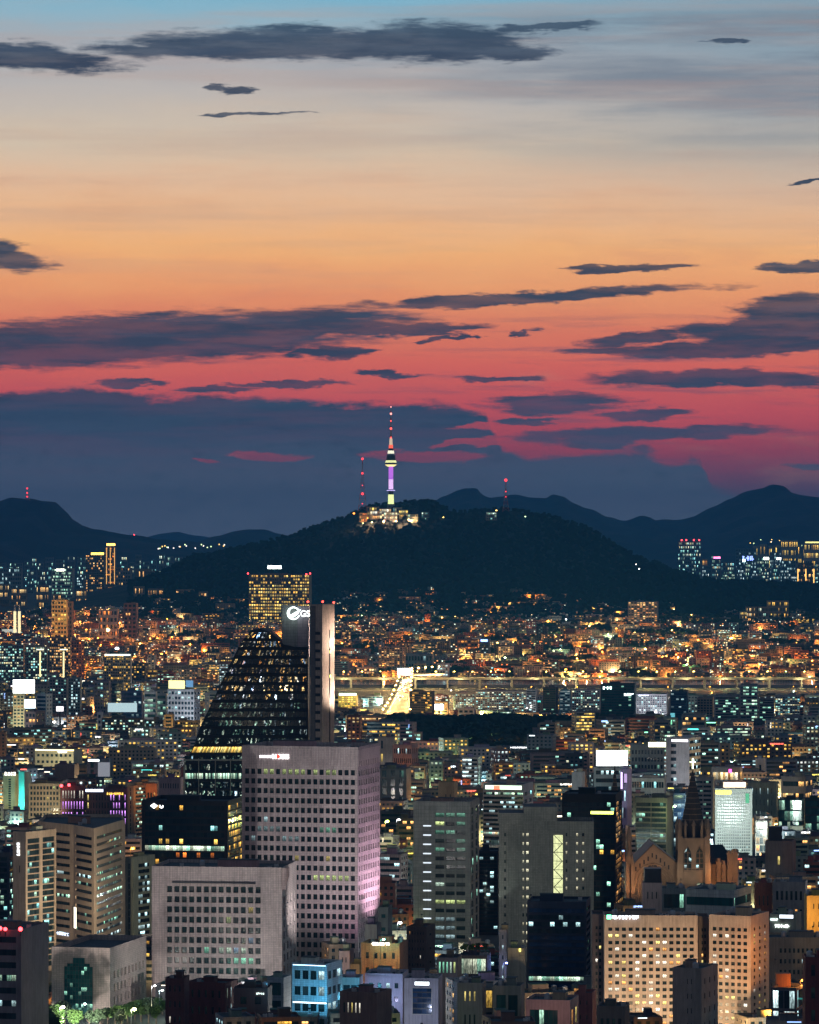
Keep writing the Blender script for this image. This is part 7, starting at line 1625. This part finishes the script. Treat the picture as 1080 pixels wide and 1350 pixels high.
for c in HOUSES:
    k = kindof(c)[0]; tot = sum(cnt.values())
    if tot < 330 and -10 < c['l'] < 1085: cnt[k] = cnt.get(k, 0) + 1; near_h.append(c)
    else: rest_h.append(c)
for c in near_h: put(c, False)
mb = MB()
for c in rest_h:
    q = random.Random(int(c['x'] * 31 + c['y'])); wc = WCOL[q.choice((2, 4, 0, 6, 8, 7, 1, 3))][1]; rot = math.radians(q.uniform(-20, 20)); w, dp = c['w'], c['dep']; cs, sn = cos(rot), sin(rot)
    P = [(c['x'] + (a * w / 2) * cs - (b * dp / 2) * sn, c['y'] + dp / 2 + (a * w / 2) * sn + (b * dp / 2) * cs) for a, b in ((-1, -1), (1, -1), (1, 1), (-1, 1))]; z0, z1 = c['base'] - .5, c['base'] + c['H']
    for i in range(4): a, b = P[i], P[(i + 1) % 4]; mb.face([(*a, z0), (*b, z0), (*b, z1), (*a, z1)], 'far_wall', None, wc)
    mb.face([(*p, z1) for p in P], 'far_wall', None, (.05, .06, .06)); mb.box(c['x'], c['y'] + dp * .6, z1, 3, 3, 2.4, 'far_wall'); 
    for _ in range(6): mb.c[-1 - _ if _ < 5 else -1] = wc
    a, b = P[0], P[1]; L = math.dist(a, b); tx, ty = (b[0] - a[0]) / L, (b[1] - a[1]) / L; n = max(2, int(L / 3.6)); nr = max(1, round(c['H'] / 3.1))
    for i in range(n):
        for j in range(nr):
            s0 = L * (i + .25) / n; s1 = L * (i + .72) / n; za = z0 + .8 + j * 3.05; zb_ = za + 1.4
            if zb_ > z1 - .3: continue
            def g(s, z): return (a[0] + tx * s + ty * .06, a[1] + ty * s - tx * .06, z)
            e = q.choice(((1, .5, .15), (1, .7, .3), (1, .85, .5), (1, .35, .08), (.8, 1, .8))) if q.random() < .26 else None
            st_ = q.uniform(.8, 3.5) if e else 0
            mb.face([g(s0, za), g(s1, za), g(s1, zb_), g(s0, zb_)], 'far_pane', None, tuple(v * st_ for v in e) if e else (0, 0, 0))
if mb.v: o = mb.build('houses'); tag(o, 'mass of small houses packed on the far side of the river', 'houses', None, 'stuff')
def tf(r2):
    while True:
        px = r2.uniform(-20, 1100); y_ = r2.uniform(5320, 8300); x_ = PX(px, y_)
        if mnoise.noise(Vector((x_ * .016, y_ * .007, 4.4))) > .20 or (y_ > 7700 and px > 300): return x_, y_, gz(x_, y_) + 5 + r2.uniform(-1, 2), r2.uniform(3.5, 6)
o = crownpts(6500, tf, 'wood', 'leaf_dark', 3, 18, 5); tag(o, 'dark patches of trees between the houses beyond the river', 'woodland')
# lamps between the houses
for i, (px, d, c, p) in enumerate(HLW):
    street_lamp(px, 0, d, c, p * 11, .9 if p < 20000 else 1.7, 9 if p < 20000 else 14, 13, label='lamp glowing between the packed houses beyond the river', group='street lamps between the houses beyond the river')
q = random.Random(5)
for i in range(34):
    d = q.uniform(5400, 7800); px = q.uniform(0, 1080)
    if 270 < px < 440 : continue
    if px < 300: d = q.uniform(5400, 8300)
    c = q.choice((ORG, ORG, YLW, WHT, GRN) if px > 300 else (ORG, ORG, ORG, YLW)); street_lamp(px, 0, d, c, q.choice((20000, 60000, 120000)), .8, 9, 12, label='lamp glowing between the packed houses beyond the river', group='street lamps between the houses beyond the river')
q2 = random.Random(44)
for i in range(30):
    px = q2.uniform(440, 930); d = q2.uniform(7500, 8150); street_lamp(px, 0, d, q2.choice((YLW, GRN, YLW, WHT, ORG)), q2.choice((0, 30000, 70000)), q2.uniform(.5, 1.3), 9, 10, label='lamp among the trees at the foot of the wooded hill', group='lamps along the foot of the wooded hill')
for i in range(44):
    d = q.uniform(1500, 4850); px = q.uniform(0, 1080); X_ = PX(px, d)
    if blocked(X_, d, 3, 3): continue
    if any(abs(c['x'] - X_) < c['w'] / 2 + 1 and c['y'] - 1 < d < c['y'] + c['dep'] + 1 for c in CITY): continue
    c = q.choice((ORG, YLW, WHT, WHT, (.7, 1, .9))); street_lamp(px, 0, d, c, q.choice((9000, 20000, 40000)), .5, 12, 8, label='street lamp in a gap between the city buildings', group='street lamps between the city buildings')
# far right city lights, far left block rows, hill foot settlement
q = random.Random(8); i = 0
def farblock(px0, px1, yt, d, wn, wc, lt, pal, nr, ncol, cat='apartment block', nm='apartment_block'):
    c = dict(x=PX((px0 + px1) / 2, d), y=d, w=(px1 - px0) * d / F, dep=16, H=0, base=gz(PX((px0 + px1) / 2, d), d) - 1, ytop=yt, l=px0, r=px1); z1 = PZ(yt, d); c['H'] = z1 - c['base']
    P = [(PX(px0, d), d), (PX(px1, d), d), (PX(px1, d), d + 16), (PX(px0, d), d + 16)]
    r = building(nm, 'x', cat, P, c['base'], z1, 'paint', wc, {0: S('m', ncol, nr, .55, .55, .5, .5, 1, 1, lt, pal, rec=.2)}, 'roof', lt, None, None, .8, yt, False, False); SH.pop(); AUTO.append((r, wn, cat, c, lt, 0))
x = 0
while x < 265:                                    # rows of blocks under the left ridge
    w = q.uniform(6, 13); 
    if not 108 < x < 153:
        farblock(x, x + w, q.uniform(731, 742) if x > 20 else 742, 11800 + q.uniform(-200, 200), 'grey', (.16, .19, .21), q.uniform(.2, .45), 'mix', 7, max(2, int(w / 1.8)))
    x += w + q.uniform(1, 4)
x = 0
while x < 215:
    w = q.uniform(7, 15)
    if not (66 < x + w and x < 182): farblock(x, x + w, q.uniform(752, 762), 10300 + q.uniform(-200, 200), 'blue grey', (.15, .17, .19), q.uniform(.2, .5), 'mix', 5, max(2, int(w / 1.8)))
    x += w + q.uniform(1, 5)
for x, w, yt, d in ((178, 22, 750, 9100), (200, 8, 752, 9000), (0, 12, 770, 8700), (15, 20, 775, 8650), (48, 16, 772, 8800), (100, 14, 777, 8700), (176, 14, 773, 8500), (195, 20, 776, 8450), (232, 24, 777, 8400), (262, 12, 780, 8300), (70, 12, 783, 8300)): farblock(x, x + w, yt, d, q.choice(('tan', 'grey')), (.24, .19, .15), .45, 'warm', 3, max(2, int(w / 1.6)))
x = 926
while x < 1085:
    w = q.uniform(6, 12); farblock(x, x + w, q.uniform(741, 754), 11700 + q.uniform(-150, 150), 'blue grey', (.10, .16, .20), q.uniform(.3, .6), q.choice(('mix', 'green', 'cool')), 6, max(3, int(w / 1.4))); x += w + q.uniform(.5, 3)
x = 985
while x < 1085:
    w = q.uniform(5, 10); farblock(x, x + w, q.uniform(716, 724), 13900, 'tan', (.30, .30, .20), .7, 'yellow', 3, 4); x += w + q.uniform(.5, 3)
for x, w, yt, d in ((612, 20, 826, 7600), (630, 14, 823, 7550), (655, 22, 822, 7500), (700, 22, 826, 7450), (722, 18, 812, 7700), (738, 22, 824, 7400), (776, 20, 830, 7200), (800, 22, 826, 7350), (846, 20, 828, 7250), (955, 14, 838, 7000), (975, 30, 836, 6950), (1022, 28, 838, 6900), (1050, 30, 826, 7300), (976, 9, 806, 7700), (984, 14, 800, 7750), (1000, 14, 800, 7750), (1012, 28, 792, 7850), (545, 26, 836, 7100), (572, 24, 834, 7200)):
    farblock(x, x + w, yt, d, q.choice(('white', 'pale green', 'tan')), q.choice(((.36, .33, .28), (.28, .30, .26), (.30, .22, .16))), q.uniform(.3, .7), q.choice(('warm', 'yellow', 'mix')), 3, max(3, int(w / 2)))
# red and white beacons, distant street lights on the slopes
for (px, y, d, c, s_) in [(899, 712, 12500, RD, 2.6), (905, 712, 12500, RD, 2.6), (915, 712, 12500, RD, 2.6), (922, 712, 12500, RD, 2.6), (0, 1224, 1400, RD, .8), (27, 1225, 1400, RD, .8), (7, 1225, 1400, RD, .7), (327, 756, 7700, RD, 1.6), (409, 756, 7700, RD, 1.6), (404, 757, 7700, RD, 1.6), (177, 705, 15000, RD, 2.4), (81, 1036, 2478, RD, 1.0), (91, 1035, 2478, RD, 1.0), (119, 1022, 2940, RD, 1.0), (171, 1038, 2465, RD, 1.0)]:
    t = thing('beacon_light', 'small red aviation beacon on a rooftop or ridge', 'beacon', (PX(px, d), d, PZ(y, d) - 1), 'red aviation beacons'); mb = MB(); mb.bar((0, 0, -1.5), (0, 0, .6), .2, 'metal_dark'); mb.build('pole', t); mb = MB(); mb.ball(0, 0, 1, s_, emis(c, 9).name, 8, 5); mb.build('lens', t); t['_t'] = 1
for i in range(36):
    px = q.uniform(200, 300) if i < 19 else q.uniform(988, 1082); y = 722 - (px - 200) * .06 + q.uniform(-2, 3) + (1.5 if px > 250 else 0) if i < 19 else q.uniform(711, 722); d = 12500 if i < 19 else 14400
    t = thing('street_lamp', 'tiny far street light on the slope beyond the hill', 'street lamp', (PX(px, d), d, PZ(y, d) - 6), 'far street lights on the slopes'); mb = MB(); mb.bar((0, 0, -5), (0, 0, 5), .3, 'metal_dark'); mb.ball(0, 0, 6, 2.2, emis(q.choice((YLW, WHT, GRN)), 3).name, 6, 4); mb.build('lamp_head', t); t['_t'] = 6
# ------------------------------------------------------------------ labels for the many
LM = [s for s in SH if s.get('short')]
LM += [dict(short='the dark park', x=640, y=985), dict(short='the bright avenue', x=500, y=925), dict(short='the elevated expressway', x=760, y=900), dict(short='the wooded hill foot', x=600, y=815)]
groups = {}
for (r, wn, cat, c, lit, st) in AUTO:
    px, py = (c['l'] + c['r']) / 2, c['ytop']; m_ = min(LM, key=lambda s: (s['x'] - px) ** 2 + (s['y'] - py) ** 2 * 1.4); dx, dy = px - m_['x'], py - m_['y']
    rel = ('left of' if dx < 0 else 'right of') if abs(dx) > abs(dy) else ('behind' if dy < 0 else 'in front of')
    hgt = 'low' if c['H'] < 8 else ('mid height' if c['H'] < 17 else 'tall'); wid = 'narrow' if c['w'] < 13 else 'wide'
    lt = 'mostly dark' if lit < .13 else ('partly lit' if lit < .3 else 'brightly lit')
    groups.setdefault((wn, cat, m_['short'], rel, hgt, lt), []).append((px, py, r, wid, c))
ORD = ['leftmost', 'second', 'third', 'fourth', 'fifth', 'sixth', 'seventh', 'eighth', 'ninth', 'tenth', 'eleventh', 'twelfth']
for (wn, cat, sh, rel, hgt, lt), L in groups.items():
    L.sort(key=lambda t: t[0])
    for i, (px, py, r, wid, c) in enumerate(L):
        s = f"{hgt} {wn} {cat}, {lt}, {rel} {sh}"
        if len(L) > 1: s = (f"{ORD[i]} " if i else 'leftmost ') + (f"from left of {len(L)}, " if i else f"of {len(L)}, ") + s if i < 12 else s
        wds = s.split(); r['label'] = ' '.join(wds[:16]) if len(wds) <= 16 else ' '.join(w for w in wds if w != 'lit,' or True)[:400]
        if len(r['label'].split()) > 16: r['label'] = r['label'].replace('mid height ', 'medium ').replace('apartment block', 'apartments').replace(' from left', '')
        if len(r['label'].split()) > 16: r['label'] = ' '.join(r['label'].replace(f' {lt},', ',').replace(',,', ',').split()[:16])
        if cat == 'house': r['group'] = 'small houses of the city'
        elif c['y'] > 5300: r['group'] = 'low blocks beyond the river'
        else: r['group'] = 'mid sized buildings of the city'
seen_ = {}
for (r, *_x) in AUTO: seen_.setdefault(r['label'], []).append(r)
for k_, L_ in seen_.items():
    if len(L_) > 1:
        L_.sort(key=lambda r: r.location.y)
        for i_, r in enumerate(L_): r['label'] = ' '.join((('nearer ', 'farther ', 'farthest ')[min(i_, 2)] + k_.replace(' mostly dark,', '').replace(' partly lit,', '')).split()[:16])
for o in COL.objects:
    if len(str(o.get('label', '')).split()) > 16: print('LONG', o.name, o['label'])
for o in list(COL.objects):
    for k in ('_p', '_t', '_q'):
        if k in o: del o[k]
# ------------------------------------------------------------------ haze: one closed box of even, pale air
m = bpy.data.materials.new('haze'); m.use_nodes = True; n = NT(m.node_tree); out = n.n('ShaderNodeOutputMaterial'); pv = n.n('ShaderNodeVolumePrincipled')
pv.inputs['Color'].default_value = (.07, .45, 1.0, 1); pv.inputs['Density'].default_value = 3.8e-5; pv.inputs['Anisotropy'].default_value = 0.1
n.t.links.new(pv.outputs[0], out.inputs['Volume']); MATS['haze'] = m
try: m.cycles.homogeneous_volume = True
except Exception: pass
mb = MB(); mb.box(0, 15650, -1.2 - .05, 17800, 32100, 590, 'haze', bottom=True); hz = mb.build('haze'); hz['kind'] = 'stuff'
print('AUTO', len(AUTO), 'near houses', len(near_h), 'rest', len(rest_h), 'city', len(CITY), 'lamps', len(LL), 'trees', len(ntree), 'cars', ncar, 'objects', len(COL.objects))
